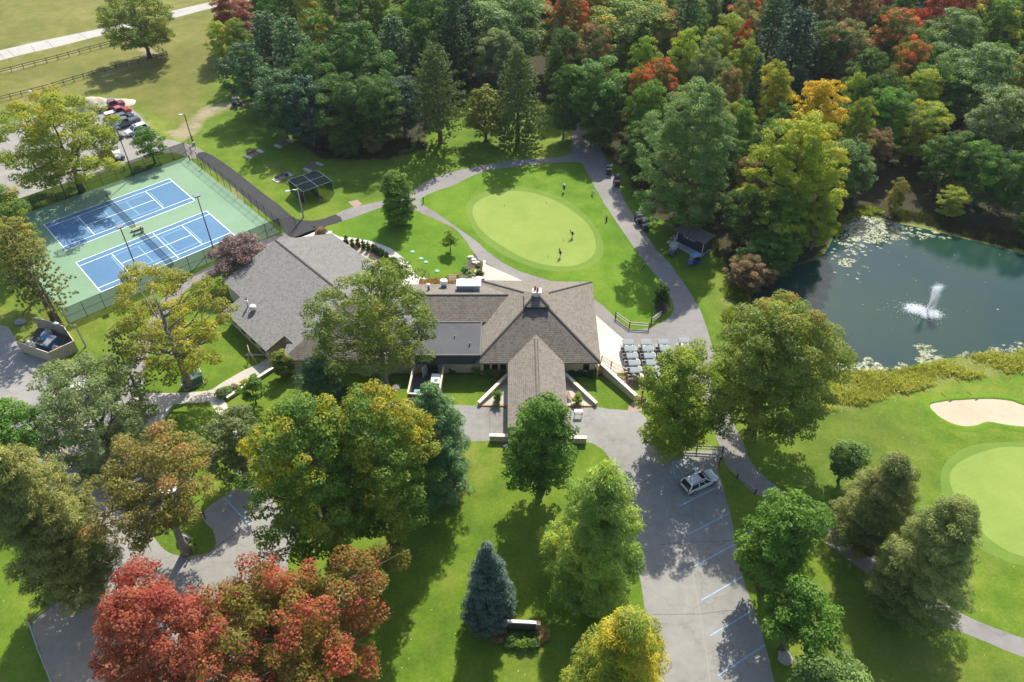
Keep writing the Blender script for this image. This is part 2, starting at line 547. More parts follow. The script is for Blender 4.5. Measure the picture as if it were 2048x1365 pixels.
# ------------------------------------------------------------------ ground sheet
def inside(px, py, poly):
    r = np.zeros(px.shape, bool); n = len(poly)
    for i in range(n):
        x0, y0 = poly[i]; x1, y1 = poly[(i + 1) % n]
        c = ((y0 > py) != (y1 > py))
        with np.errstate(divide='ignore', invalid='ignore'):
            r ^= c & (px < (x1 - x0) * (py - y0) / (y1 - y0 + 1e-12) + x0)
    return r

def wpoly(p): return [tuple(at(*q)[:2]) for q in p]

Z_DRY = [
    ([(-400, -90), (560, -90), (452, 20), (440, 120), (408, 205), (372, 262), (300, 225), (200, 188), (60, 222), (-400, 300)], 1.0),
    ([(1560, 1210), (1700, 1180), (1800, 1260), (1960, 1310), (2300, 1400), (2300, 1500), (1640, 1500)], .38),
    ([(1610, 800), (1720, 780), (1850, 860), (1880, 960), (1700, 1010), (1560, 900)], .30),
    ([(905, 890), (980, 905), (960, 1010), (880, 990)], .34),
    ([(1000, 1290), (1160, 1280), (1200, 1365), (980, 1380)], .25),
    ([(120, 630), (260, 640), (250, 700), (130, 690)], .35),
    ([(1500, 1060), (1590, 1100), (1580, 1180), (1700, 1340), (1600, 1365), (1520, 1200)], .25),
    ([(1050, 345), (1110, 335), (1110, 400), (1060, 370)], .3),
    ([(0, 600), (130, 640), (60, 700), (0, 690)], .5),
    ([(1465, 500), (1440, 540), (1440, 640), (1470, 650), (1490, 560)], .55),
]
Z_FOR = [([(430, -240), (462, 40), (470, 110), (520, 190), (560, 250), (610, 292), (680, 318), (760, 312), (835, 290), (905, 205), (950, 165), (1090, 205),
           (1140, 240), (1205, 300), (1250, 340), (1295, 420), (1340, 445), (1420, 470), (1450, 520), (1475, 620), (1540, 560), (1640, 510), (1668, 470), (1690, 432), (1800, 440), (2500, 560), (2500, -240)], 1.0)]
Z_WEED = [([(1600, 790), (1640, 742), (1720, 746), (1830, 735), (1920, 714), (2060, 700), (2300, 650), (2300, 700), (2060, 742), (1900, 762), (1760, 800), (1640, 830)], 1.0),
          ([(600, 285), (680, 290), (850, 278), (860, 300), (760, 322), (640, 318)], .9),
          ([(1455, 560), (1500, 590), (1495, 690), (1560, 735), (1470, 740), (1450, 650)], .9)]
Z_WEED += [([(1655, 490), (1668, 466), (1690, 428), (1735, 418), (1800, 432), (1870, 448), (1930, 462), (2000, 478), (2120, 515), (2120, 545), (2048, 520), (1983, 500), (1920, 486), (1857, 470), (1794, 457), (1731, 443), (1697, 444), (1672, 482)], 1.0),
           ([(1480, 560), (1545, 535), (1650, 480), (1668, 480), (1640, 530), (1540, 575), (1510, 620), (1510, 690), (1560, 730), (1640, 730), (1640, 748), (1540, 745), (1480, 700)], 1.0)]
Z_DIRT = [([(312, 266), (350, 258), (375, 240), (395, 214), (440, 204), (530, 203), (530, 209), (450, 222), (415, 236), (398, 256), (384, 288), (345, 279)], .62),
          ([(395, 318), (440, 352), (500, 402), (552, 450), (545, 457), (470, 395), (390, 327)], .8),
          ([(165, 212), (190, 190), (240, 195), (300, 240), (310, 268), (240, 240)], .5),
          ([(1276, 1120), (1290, 1180), (1302, 1235), (1292, 1250), (1310, 1330), (1298, 1330), (1268, 1180)], .6),
          ([(1405, 640), (1432, 708), (1442, 760), (1432, 730)], .7),
          ([(1297, 843), (1309, 858), (1321, 899), (1332, 896), (1318, 850), (1302, 838)], .8),
          ([(290, 82), (335, 112), (292, 120), (272, 96)], .7),
          ([(0, 140), (250, 80), (250, 84), (0, 152)], .45), ([(0, 196), (200, 145), (280, 124), (280, 128), (200, 150), (0, 204)], .45),
          ([(0, 96), (205, 50), (205, 56), (0, 103)], .4), ([(0, 122), (205, 70), (205, 75), (0, 130)], .4),
          ([(1480, 770), (1560, 840), (1520, 890), (1470, 860)], .3)]

def axis_steps(a, b, st, far, n=7):
    core = list(np.arange(a, b + .01, st))
    lo = [a - (far * (k / n) ** 3) for k in range(n, 0, -1)]
    hi = [core[-1] + (far * (k / n) ** 3) for k in range(1, n + 1)]
    return np.array(lo + core + hi)
gx = axis_steps(-180, 180, 1.3, 1500); gy = axis_steps(24, 300, 1.3, 1500)
GX, GY = np.meshgrid(gx, gy)
def field(zs, blur=1):
    f = np.zeros(GX.shape)
    for p, wt in zs: f = np.maximum(f, inside(GX, GY, wpoly(p)) * wt)
    for _ in range(blur):
        g = np.pad(f, 1, mode='edge')
        f = (g[:-2, 1:-1] + g[2:, 1:-1] + g[1:-1, :-2] + g[1:-1, 2:] + 2 * g[1:-1, 1:-1]) / 6
    return f
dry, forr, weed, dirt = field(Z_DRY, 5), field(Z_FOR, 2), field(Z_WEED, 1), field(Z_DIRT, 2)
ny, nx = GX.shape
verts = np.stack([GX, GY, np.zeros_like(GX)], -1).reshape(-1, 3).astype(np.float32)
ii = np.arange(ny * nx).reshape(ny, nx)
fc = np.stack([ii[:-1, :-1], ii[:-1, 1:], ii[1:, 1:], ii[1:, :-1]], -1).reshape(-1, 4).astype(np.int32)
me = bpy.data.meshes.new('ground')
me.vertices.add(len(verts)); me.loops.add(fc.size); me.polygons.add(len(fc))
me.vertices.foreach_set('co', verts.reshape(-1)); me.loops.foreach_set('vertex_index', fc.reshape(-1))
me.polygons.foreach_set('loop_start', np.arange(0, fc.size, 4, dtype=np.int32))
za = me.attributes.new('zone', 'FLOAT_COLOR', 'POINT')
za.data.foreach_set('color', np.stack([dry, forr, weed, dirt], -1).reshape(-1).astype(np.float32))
me.update(calc_edges=True)

def grass_mat(name, greens, dryc, speck=.5, zone=False, mow=None, blotch=1.0, fine=1.0):
    m, nt, b = nodes(name)
    P = world_pos(nt)
    n1 = noise(nt, P, .055, 3, .6); n2 = noise(nt, P, .33, 4, .6); n3 = noise(nt, P, 2.3, 5, .75); n4 = noise(nt, P, 9.0, 3, .8)
    f = math_(nt, 'ADD', math_(nt, 'MULTIPLY', n1, .50 * blotch), math_(nt, 'MULTIPLY', n2, .36))
    f = math_(nt, 'ADD', f, math_(nt, 'MULTIPLY', n3, .36 * fine))
    f = math_(nt, 'ADD', f, math_(nt, 'MULTIPLY', math_(nt, 'SUBTRACT', n4, .5), .35 * fine))
    f = math_(nt, 'SUBTRACT', f, .08 + .25 * (blotch - 1) + .03 * fine)
    c = ramp(nt, [(.33, greens[0]), (.5, greens[1]), (.66, greens[2])], f)
    # thin, straw-coloured patches
    pn = noise(nt, P, .21, 5, .7, dist=.6)
    pf = math_(nt, 'MULTIPLY', math_(nt, 'SUBTRACT', pn, .56), 5.0, True)
    pf = math_(nt, 'MULTIPLY', pf, .62)
    c = mixc(nt, pf, c, dryc)
    if mow:
        wv = _n(nt, 'ShaderNodeTexWave', Scale=mow[0], Distortion=.6, Detail=1.0); mp = _n(nt, 'ShaderNodeMapping')
        mp.inputs['Rotation'].default_value = (0, 0, mow[1]); nt.links.new(P, mp.inputs[0]); nt.links.new(mp.outputs[0], wv.inputs[0])
        c = mixc(nt, math_(nt, 'MULTIPLY', wv.outputs['Fac'], mow[2]), c, greens[2])
    if zone:
        za = nt.nodes.new('ShaderNodeAttribute'); za.attribute_name = 'zone'
        sp = nt.nodes.new('ShaderNodeSeparateColor'); nt.links.new(za.outputs['Color'], sp.inputs[0])
        br = math_(nt, 'MULTIPLY', math_(nt, 'SUBTRACT', n2, .5), 1.5)
        def soft(ch, k=1.0, add=br):
            v = math_(nt, 'ADD', math_(nt, 'MULTIPLY', ch, 2.0), add)
            return math_(nt, 'MULTIPLY', math_(nt, 'SUBTRACT', v, .55), k, True)
        olive = ramp(nt, [(.32, (.105, .118, .024)), (.5, (.16, .158, .036)), (.68, (.245, .215, .07))], f)
        dv = math_(nt, 'MULTIPLY', sp.outputs[0], math_(nt, 'ADD', math_(nt, 'MULTIPLY', n2, .8), .55), True)
        c = mixc(nt, dv, c, olive)
        weedc = ramp(nt, [(.35, (.11, .14, .025)), (.5, (.18, .20, .045)), (.65, (.28, .27, .10))], math_(nt, 'ADD', math_(nt, 'MULTIPLY', n3, .7), math_(nt, 'MULTIPLY', n2, .3)))
        c = mixc(nt, soft(sp.outputs[2]), c, weedc)
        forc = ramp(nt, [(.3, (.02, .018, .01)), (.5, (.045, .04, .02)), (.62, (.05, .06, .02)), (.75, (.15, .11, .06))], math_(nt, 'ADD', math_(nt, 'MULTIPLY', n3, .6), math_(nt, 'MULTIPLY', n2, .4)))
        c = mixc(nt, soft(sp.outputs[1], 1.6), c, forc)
        dirtc = ramp(nt, [(.35, (.25, .19, .125)), (.6, (.40, .32, .22))], n3)
        c = mixc(nt, math_(nt, 'MULTIPLY', soft(za.outputs['Alpha'], 1.4), .85), c, dirtc)
    # fallen leaves
    vd = voro(nt, P, 1.5); vc = voro(nt, P, 1.5, 'Color')
    sc = nt.nodes.new('ShaderNodeSeparateColor'); nt.links.new(vc, sc.inputs[0])
    lm = math_(nt, 'MULTIPLY', math_(nt, 'LESS_THAN', math_(nt, 'ADD', vd, math_(nt, 'MULTIPLY', n4, .06)), .135), math_(nt, 'GREATER_THAN', sc.outputs[0], 1 - .24 * speck))
    c = mixc(nt, math_(nt, 'MULTIPLY', lm, .75), c, (.50, .41, .22))
    nt.links.new(c, b.inputs['Base Color'])
    b.inputs['Roughness'].default_value = .85; b.inputs['Specular IOR Level'].default_value = .12
    b.inputs['Sheen Weight'].default_value = 0.0
    h = math_(nt, 'ADD', math_(nt, 'MULTIPLY', n3, .6), n4)
    bump(nt, b, h, .5, .12)
    return m

G_LAWN = [(.052, .108, .010), (.110, .182, .014), (.205, .245, .034)]
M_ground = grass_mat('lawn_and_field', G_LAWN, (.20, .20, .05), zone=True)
M_lawn = grass_mat('trimmed_lawn', [(.056, .130, .009), (.100, .195, .012), (.165, .248, .022)], (.18, .23, .035), speck=.3)
M_fringe = grass_mat('collar_grass', [(.125, .205, .032), (.160, .238, .040), (.205, .27, .058)], (.17, .22, .05), speck=.05, blotch=.7, fine=.5)
M_green = grass_mat('putting_grass', [(.195, .275, .055), (.235, .31, .065), (.285, .335, .085)], (.33, .31, .10), speck=.06, mow=(.45, 1.2, .12), blotch=1.2, fine=.5)
me.materials.append(M_ground)
go = bpy.data.objects.new('ground', me); COL.objects.link(go); go['kind'] = 'structure'

def asphalt(name, lo, hi, patch=.5, crack=.45, tint=(1, 1, 1)):
    m, nt, b = nodes(name)
    P = world_pos(nt)
    n1 = noise(nt, P, .12, 4, .65); n2 = noise(nt, P, 1.1, 5, .7); n3 = noise(nt, P, 14, 3, .8)
    f = math_(nt, 'ADD', math_(nt, 'MULTIPLY', n1, .5), math_(nt, 'MULTIPLY', n2, .3))
    f = math_(nt, 'ADD', f, math_(nt, 'MULTIPLY', n3, .2))
    mid = tuple((a + c) / 2 for a, c in zip(lo, hi))
    c = ramp(nt, [(.34, lo), (.5, mid), (.66, hi)], f)
    st = math_(nt, 'MULTIPLY', math_(nt, 'SUBTRACT', noise(nt, P, .5, 4, .6, dist=1.2), .60), 6, True)
    c = mixc(nt, math_(nt, 'MULTIPLY', st, .3 * patch), c, tuple(x * .6 for x in lo))
    # cracks
    wp = _n(nt, 'ShaderNodeVectorMath'); wp.operation = 'ADD'
    nt.links.new(P, wp.inputs[0]); wn = _n(nt, 'ShaderNodeTexNoise', Scale=.5, Detail=4.0); nt.links.new(P, wn.inputs[0])
    sc = _n(nt, 'ShaderNodeVectorMath'); sc.operation = 'SCALE'; sc.inputs[3].default_value = 3.0; nt.links.new(wn.outputs['Color'], sc.inputs[0]); nt.links.new(sc.outputs[0], wp.inputs[1])
    ve = voro(nt, wp.outputs[0], .16, feature='DISTANCE_TO_EDGE')
    ck = math_(nt, 'MULTIPLY', math_(nt, 'LESS_THAN', ve, .010), .45 * crack)
    c = mixc(nt, ck, c, tuple(x * .35 for x in lo))
    nt.links.new(c, b.inputs['Base Color'])
    b.inputs['Roughness'].default_value = .85; b.inputs['Specular IOR Level'].default_value = .25
    bump(nt, b, n3, .3, .02)
    return m
M_lot = asphalt('old_asphalt', (0.195, 0.183, 0.164), (0.328, 0.308, 0.277))
M_drive = asphalt('drive_asphalt', (0.187, 0.179, 0.164), (0.320, 0.308, 0.285))
M_path = asphalt('path_asphalt', (0.172, 0.160, 0.152), (0.281, 0.261, 0.246), crack=.4)
M_new = asphalt('new_asphalt', (0.027, 0.028, 0.030), (0.058, 0.058, 0.058), crack=0)
M_conc = asphalt('concrete', (0.374, 0.343, 0.289), (0.530, 0.491, 0.429), patch=.5, crack=.25)
M_white = asphalt('pale_concrete', (0.515, 0.468, 0.406), (0.655, 0.608, 0.538), patch=.2, crack=.15)
M_brick = asphalt('brick_paving', (0.265, 0.168, 0.129), (0.406, 0.281, 0.226), patch=.3, crack=0)
M_mulch = asphalt('mulch', (0.055, 0.035, 0.027), (0.133, 0.094, 0.074), patch=.6, crack=0)
M_dirtpad = asphalt('packed_dirt', (0.156, 0.117, 0.078), (0.281, 0.226, 0.164), patch=.6, crack=0)

# ------------------------------------------------------------------ roads, paths, paving
sheet('field_road', [(-160, 140), (0, 101), (117, 75), (208, 56), (338, 23.5), (440, 0), (560, -28), (590, -16), (445, 12), (340, 38), (205, 71), (117, 93), (0, 121), (-160, 162)], asphalt('gravel_road', (0.343, 0.324, 0.289), (0.468, 0.445, 0.398), crack=.6), .004, jitter=.15)
sheet('parking_lot', [(-120, 275), (0, 250), (70, 232), (150, 212), (182, 202), (216, 196), (240, 203), (292, 244), (311, 270), (345, 281), (383, 291), (411, 306), (398, 314), (383, 318), (346, 305), (308, 312), (249, 331), (173, 357), (90, 380), (0, 410), (-120, 450)], M_lot, .004, jitter=.15)
sheet('service_path', [(408, 304), (440, 321), (480, 350), (520, 382), (560, 412), (585, 434), (600, 440), (625, 442), (650, 437), (672, 429.5), (685, 442.5), (655, 452), (632, 463), (605, 474), (585, 476), (570, 467), (560, 454), (540, 438), (510, 413), (475, 381), (440, 352), (412, 330), (392, 312)], M_new, .009, k=2)
sheet('cart_path', [(672, 430), (703, 416), (759, 403), (815, 388), (855, 362), (906, 344), (1001, 325), (1060, 319), (1116, 315), (1142, 303), (1143, 270), (1133, 232), (1120, 190), (1150, 190), (1165, 228), (1182, 262), (1203, 303), (1224, 340), (1240, 381), (1257, 415), (1282, 456), (1313, 500), (1337, 524), (1356, 550), (1385, 594), (1406, 635), (1429, 708), (1440, 760), (1450, 800), (1466, 843), (1485, 881), (1500, 920), (1520, 946), (1552, 972), (1581, 996), (1627, 1030), (1680, 1066), (1755, 1114), (1848, 1181), (1945, 1238), (2048, 1276), (2180, 1318),
    (2180, 1358), (2048, 1314), (1954, 1276), (1883, 1247), (1795, 1190), (1689, 1114), (1626, 1067), (1580, 1032), (1538, 1002), (1507, 984), (1472, 952), (1452, 930), (1440, 899), (1432, 868), (1423, 840), (1402, 800), (1340, 768), (1290, 750), (1266, 728), (1249, 682), (1194, 635), (1150, 600), (1045, 562), (971, 526), (955, 520), (949, 508), (917, 464), (880, 443), (845, 428), (822, 418), (795, 406), (754, 418), (686, 442)], M_path, .004, jitter=.08)
sheet('island_lawn', [(841, 405), (852, 391), (880, 380), (906, 371), (967, 344), (1062, 330), (1156, 325), (1172, 343), (1203, 398), (1222, 427), (1264, 489), (1293, 528), (1326, 568), (1344, 603), (1347, 622), (1332, 640), (1306, 653), (1285, 658), (1259, 657), (1230, 636), (1209, 614), (1190, 600), (1150, 579), (1097, 561), (1035, 541), (989, 514), (948, 480), (900, 445), (862, 420)], M_lawn, .009, jitter=.08)
sheet('putting_collar', [(932, 420), (940, 400), (975, 382), (1030, 373), (1085, 382), (1140, 405), (1185, 445), (1207, 490), (1200, 520), (1165, 540), (1110, 543), (1050, 530), (990, 500), (950, 465)], M_fringe, .013)
sheet('putting_green', [(945, 425), (955, 403), (990, 388), (1035, 382), (1085, 392), (1135, 415), (1178, 452), (1192, 490), (1183, 515), (1155, 530), (1110, 533), (1055, 520), (1000, 490), (960, 458)], M_green, .017)
sheet('patio_slab', [(968, 527), (1045, 562), (1080, 575), (1080, 610), (975, 590), (966, 550)], M_conc, .008, smooth=False)
sheet('cart_apron', [(1188, 628), (1249, 681), (1243, 715), (1266, 737), (1240, 745), (1200, 738), (1180, 700)], M_white, .008, smooth=False)
sheet('west_lawn', [(688, 444), (754, 420), (795, 408), (822, 420), (845, 430), (880, 445), (916, 465), (948, 509), (938, 520), (925, 545), (905, 556), (868, 556), (840, 553), (826, 541), (816, 524), (796, 508), (779, 496), (742, 483), (718, 477), (698, 475), (672, 470), (655, 458)], M_lawn, .006, k=2)
sheet('curved_walkway', [(575, 485), (600, 471), (632, 459), (655, 462), (679, 474), (698, 475), (718, 478), (742, 483), (779, 496), (796, 508), (816, 524), (826, 541), (836, 553), (862, 560), (862, 580), (760, 580), (700, 540), (640, 500)], M_white, .009, k=2)
sheet('brick_patio', [(672, 482), (700, 480), (741, 488), (769, 503), (787, 516), (801, 531), (808, 545), (810, 562), (780, 580), (700, 540), (650, 490)], asphalt('patio_brick', (0.359, 0.265, 0.211), (0.515, 0.406, 0.335), crack=0), .013, k=2)
sheet('front_drive', [(868, 818), (941, 811), (1017, 814), (1137, 815), (1191, 814), (1217, 818), (1259, 821), (1280, 826), (1297, 843), (1309, 858), (1321, 899), (1380, 903), (1442, 903), (1436, 925), (1434, 940), (1444, 967), (1460, 1026), (1472, 1087), (1485, 1154), (1508, 1219), (1531, 1290), (1550, 1365), (1575, 1450), (1318, 1450), (1305, 1365), (1297, 1290), (1294, 1240), (1283, 1180), (1272, 1120), (1258, 1060), (1245, 1000), (1233, 949), (1215, 910), (1195, 893), (1172, 885), (1120, 881), (978, 882), (931, 884), (868, 888)], M_drive, .006, k=2, jitter=.06)
sheet('brick_walkway', [(1200, 738), (1222, 748), (1258, 757), (1262, 767), (1267, 780), (1280, 791), (1297, 805), (1283, 822), (1255, 823), (1262, 808), (1268, 798), (1240, 772)], M_brick, .010, k=2)
sheet('entry_porch', [(957, 811), (1016, 758), (1016, 735), (1132, 735), (1132, 760), (1191, 812)], M_conc, .10, smooth=False)
sheet('parking_drive', [(-90, 668), (0, 652), (20, 660), (35, 688), (60, 722), (78, 742), (97, 746), (125, 749), (165, 745), (185, 755), (205, 778), (250, 792), (292, 803), (305, 850), (320, 880), (300, 940), (290, 1000), (300, 1060), (331, 1100), (365, 1113), (390, 1112), (417, 1105), (432, 1090), (425, 1060), (404, 1028), (449, 992), (486, 965), (512, 973), (545, 1000), (580, 1040), (600, 1070), (580, 1100), (575, 1140), (580, 1200), (600, 1290), (640, 1365), (640, 1450), (120, 1450), (106, 1365), (86, 1312), (62, 1252), (106, 1215), (150, 1178), (167, 1147), (150, 1122), (147, 1085), (130, 1040), (90, 960), (45, 870), (0, 860), (-90, 900)], asphalt('drive_lot_asphalt', (0.203, 0.191, 0.176), (0.328, 0.312, 0.289)), .004, k=2, jitter=.08)
sheet('gravel_yard', [(62, 1252), (106, 1215), (150, 1178), (170, 1160), (220, 1190), (240, 1240), (250, 1300), (255, 1365), (250, 1450), (120, 1450), (106, 1365), (86, 1312)], asphalt('gravel_dirt', (.245, .20, .15), (.42, .36, .275), crack=0, patch=1), .009, k=2, jitter=.25)
for nm, pts, wd, mt in (('garden_path', [(580, 472), (548, 481), (500, 500), (440, 532), (400, 552), (360, 578), (330, 612), (303, 660), (284, 700), (274, 740), (268, 775), (262, 800)], 2.3, M_path),
                        ('front_walk', [(556, 712), (530, 733), (497, 748), (455, 772), (425, 790), (380, 796), (330, 798), (270, 797)], 2.2, M_conc),
                        ('front_walk', [(424, 788), (440, 812), (466, 848), (505, 884), (556, 918)], 1.7, M_white),
                        ('front_walk', [(340, 797), (325, 822), (308, 848), (296, 870)], 2.0, M_conc)):
    wp = strip_poly(pts, wd)
    LAYER[0] += .001
    sheet(nm, wp, mt, .006 + LAYER[0], smooth=False, world=True)
sheet('concrete_pad', [(24, 719), (60, 708), (110, 722), (78, 742)], asphalt('pad_concrete', (0.187, 0.179, 0.164), (0.281, 0.269, 0.250)), .010, smooth=False)
sheet('fairway_green_collar', [(2048, 886), (1976, 886), (1928, 897), (1892, 924), (1881, 959), (1888, 1000), (1920, 1060), (1963, 1100), (1999, 1116), (2048, 1132), (2200, 1150), (2330, 1080), (2330, 960), (2200, 895)], M_fringe, .005)
sheet('fairway_green', [(2048, 895), (1990, 897), (1937, 915), (1906, 937), (1900, 964), (1917, 1004), (1954, 1052), (1985, 1083), (2048, 1114), (2200, 1130), (2300, 1070), (2300, 970), (2190, 905)], M_green, .010)
M_sand = asphalt('bunker_sand', (.42, .335, .235), (.55, .455, .335), patch=.1, crack=0)
_nt = M_sand.node_tree; _wv = _n(_nt, 'ShaderNodeTexWave', Scale=.9, Distortion=7.0, Detail=2.0); _nt.links.new(world_pos(_nt), _wv.inputs[0]); _wv.inputs['Detail Scale'].default_value = .4; bump(_nt, _nt.nodes['Principled BSDF'], _wv.outputs['Fac'], .55, .06)
sheet('bunker_sand', [(1859, 811), (1883, 804), (1910, 801), (1976, 798), (2021, 802), (2048, 811), (2120, 830), (2150, 850), (2100, 862), (2048, 854), (2012, 850), (1976, 844), (1954, 851), (1928, 853), (1901, 846), (1875, 831)], M_sand, .006)
q = MB(); bl = smooth_poly([at(*p) for p in [(1859, 811), (1883, 804), (1910, 801), (1976, 798), (2021, 802), (2048, 811), (2120, 830), (2150, 850), (2100, 862), (2048, 854), (2012, 850), (1976, 844), (1954, 851), (1928, 853), (1901, 846), (1875, 831)]], 4)
rb_ = random.Random(2)
for i in range(len(bl)):
    a_, b_ = bl[i], bl[(i + 1) % len(bl)]; q.loft([[(p.x + dx * n.x, p.y + dx * n.y, hz) for dx, hz in ((-.05, .0), (.08, .10), (.35, .13), (1.1, .0))] for p, n in ((a_, (bl[(i + 1) % len(bl)] - bl[i - 1]).normalized().orthogonal()), (b_, (bl[(i + 2) % len(bl)] - bl[i]).normalized().orthogonal()))], closed=False, cap=False)
lipo = q.build('bunker_lip', M_lawn, kind='structure', smooth=True)
sheet('flower_bed', [(938, 521), (950, 508), (957, 520), (969, 527), (966, 550), (968, 575), (905, 572), (903, 557), (925, 545)], M_mulch, .011, k=2)
sheet('flower_bed', [(895, 728), (1018, 728), (1018, 752), (895, 750)], M_mulch, .007, smooth=False)
sheet('flower_bed', [(1132, 728), (1205, 728), (1205, 752), (1180, 755), (1132, 753)], M_mulch, .007, smooth=False)
sheet('flower_bed', [(1309, 606), (1316, 590), (1330, 586), (1340, 600), (1338, 622), (1322, 630), (1311, 622)], M_mulch, .014, k=2)
sheet('flower_bed', [(838, 560), (905, 556), (968, 575), (968, 590), (838, 590)], asphalt('straw_bed', (0.234, 0.156, 0.078), (0.406, 0.296, 0.156), crack=0), .010, smooth=False)
sheet('brick_pad', [(696, 404), (715, 400), (724, 408), (710, 417)], M_brick, .010, smooth=False)

# painted stall lines
M_blue = paint('blue_line_paint', (.26, .43, .60), .7, var=.25, scale=2.0, world=True)
def px_line(name, segs, wd, mat, z, parent=None, kind='structure'):
    mb = MB()
    for a, b in segs:
        p, q = at(*a), at(*b); d = (q - p).normalized(); n = Vector((-d.y, d.x, 0)) * wd / 2
        mb.add([(p + n)[:2] + (z,), (p - n)[:2] + (z,), (q - n)[:2] + (z,), (q + n)[:2] + (z,)], [(0, 1, 2, 3)]); z += .0007
    o = mb.build(name, mat, parent)
    if kind: o['kind'] = kind
    return o
def zl(x, y): return (1248 + x * .3918, 830 + y * .3918)
px_line('stall_line', [(zl(280, 468), zl(497, 358)), (zl(325, 612), zl(537, 503)), (zl(354, 776), zl(571, 657)), (zl(396, 946), zl(603, 828)), (zl(440, 1128), zl(662, 995)), (zl(480, 1333), zl(721, 1174)),
                       (zl(262, 325), zl(438, 242)), (zl(246, 235), zl(262, 325)), (zl(250, 240), zl(300, 300)), (zl(262, 235), zl(345, 285)), (zl(300, 225), zl(365, 275)), (zl(330, 240), zl(352, 268)),
                       (zl(518, 1480), zl(760, 1365))], .13, M_blue, .012)
px_line('stall_line', [((449, 997), (499, 1050))], .16, M_blue, .012)
M_yel = paint('yellow_line_paint', (.62, .36, .05), .7, var=.3, world=True)
px_line('stall_line', [((92, 905), (130, 935)), ((110, 898), (152, 912)), ((128, 838), (170, 850))], .12, M_yel, .012)
# sealed joints and old cracks across the drive
M_seal = paint('crack_filler', (.10, .095, .09), .9, world=True)
px_line('pavement_joint', [(zl(175, 665), zl(320, 650)), (zl(320, 650), zl(570, 643)), (zl(140, 1020), zl(390, 1017)), (zl(390, 1017), zl(540, 998)), (zl(540, 998), zl(660, 1005)), ((980, 812), (979, 880)), ((975, 835), (982, 815))], .05, M_seal, .011)
px_line('pavement_joint', [(zl(320, 650), zl(390, 1017)), (zl(390, 1017), zl(440, 1365))], .14, paint('pale_seam', (.30, .28, .245), .9, world=True), .0105)
px_line('pavement_joint', [((400, 1118), (484, 1058)), ((0, 108), (8, 118)), ((14, 100), (30, 114)), ((62, 92), (72, 106)), ((95, 83), (108, 97)), ((157, 67), (178, 80))], .10, M_seal, .011)

# ------------------------------------------------------------------ pond
m, nt, b = nodes('pond_water')
P = world_pos(nt)
c = ramp(nt, [(.35, (.008, .036, .040)), (.65, (.018, .048, .032))], noise(nt, P, .05, 3))
nt.links.new(c, b.inputs['Base Color'])
b.inputs['Roughness'].default_value = .06; b.inputs['IOR'].default_value = 1.34; b.inputs['Specular IOR Level'].default_value = .55
h = math_(nt, 'ADD', noise(nt, P, 1.6, 3, .6), math_(nt, 'MULTIPLY', noise(nt, P, 5, 2, .6), .4))
bump(nt, b, h, .10, .10)
POND = [(1668, 472), (1680, 450), (1697, 434), (1731, 433), (1794, 447), (1857, 460), (1920, 476), (1983, 491), (2048, 510), (2140, 540), (2190, 620), (2140, 690), (2048, 702), (1983, 714), (1920, 715), (1851, 722), (1820, 738), (1760, 745), (1715, 744), (1650, 738), (1590, 742), (1530, 720), (1495, 680), (1485, 640), (1495, 600), (1540, 560), (1600, 530), (1645, 512)]
sheet('pond_water', POND, m, .012)
# floating algae, the pale end of its colour painted for sun glint
m, nt, b = nodes('algae_mat')
P = world_pos(nt)
nt.links.new(ramp(nt, [(.35, (.09, .12, .035)), (.5, (.22, .24, .11)), (.66, (.42, .41, .28))], noise(nt, P, .9, 5, .7)), b.inputs['Base Color'])
b.inputs['Roughness'].default_value = .5
tr = nt.nodes.new('ShaderNodeBsdfTransparent'); mx = nt.nodes.new('ShaderNodeMixShader')
nt.links.new(math_(nt, 'MULTIPLY', math_(nt, 'SUBTRACT', noise(nt, P, 1.7, 6, .75, dist=.8), .46), 14.0, True), mx.inputs[0]); nt.links.new(tr.outputs[0], mx.inputs[1]); nt.links.new(b.outputs[0], mx.inputs[2]); nt.links.new(mx.outputs[0], nt.nodes['Material Output'].inputs[0])
ra = random.Random(5); mb = MB()
def algae(x, y, sx, sy, n, s):
    for _ in range(n):
        px, py = ra.gauss(x, sx), ra.gauss(y, sy)
        g = at(px, py)
        if not inside(np.array([g.x]), np.array([g.y]), wpoly(POND))[0]: continue
        r0 = s * ra.uniform(.3, 1.2); k = ra.randint(7, 11); a0 = ra.uniform(0, 6)
        z = .016 + ra.uniform(0, .004)
        vs = [(g.x + r0 * ra.uniform(.5, 1.25) * math.cos(a0 + 2 * PI * i / k) * 1.4, g.y + r0 * ra.uniform(.5, 1.2) * math.sin(a0 + 2 * PI * i / k), z) for i in range(k)]
        mb.add(vs, [tuple(range(k))])
algae(1712, 447, 16, 8, 60, .75); algae(1745, 468, 26, 10, 110, .7); algae(1760, 440, 24, 6, 60, .5); algae(1800, 462, 26, 8, 60, .45); algae(1695, 478, 8, 10, 40, .4)
algae(1690, 520, 22, 22, 40, .25); algae(1693, 526, 6, 5, 14, .55); algae(1720, 500, 16, 5, 14, .4); algae(1672, 738, 26, 6, 90, .8); algae(1735, 730, 10, 5, 30, .55); algae(1790, 738, 40, 4, 50, .45); algae(1850, 706, 9, 8, 26, .5)
algae(1865, 718, 16, 4, 30, .5); algae(1990, 705, 12, 7, 26, .5); algae(1948, 714, 16, 4, 22, .45); algae(2030, 700, 14, 7, 20, .5); algae(1500, 622, 5, 16, 40, .5); algae(1800, 560, 110, 60, 40, .14); algae(1880, 470, 30, 5, 26, .4)
mb.build('floating_algae', m, kind='stuff')
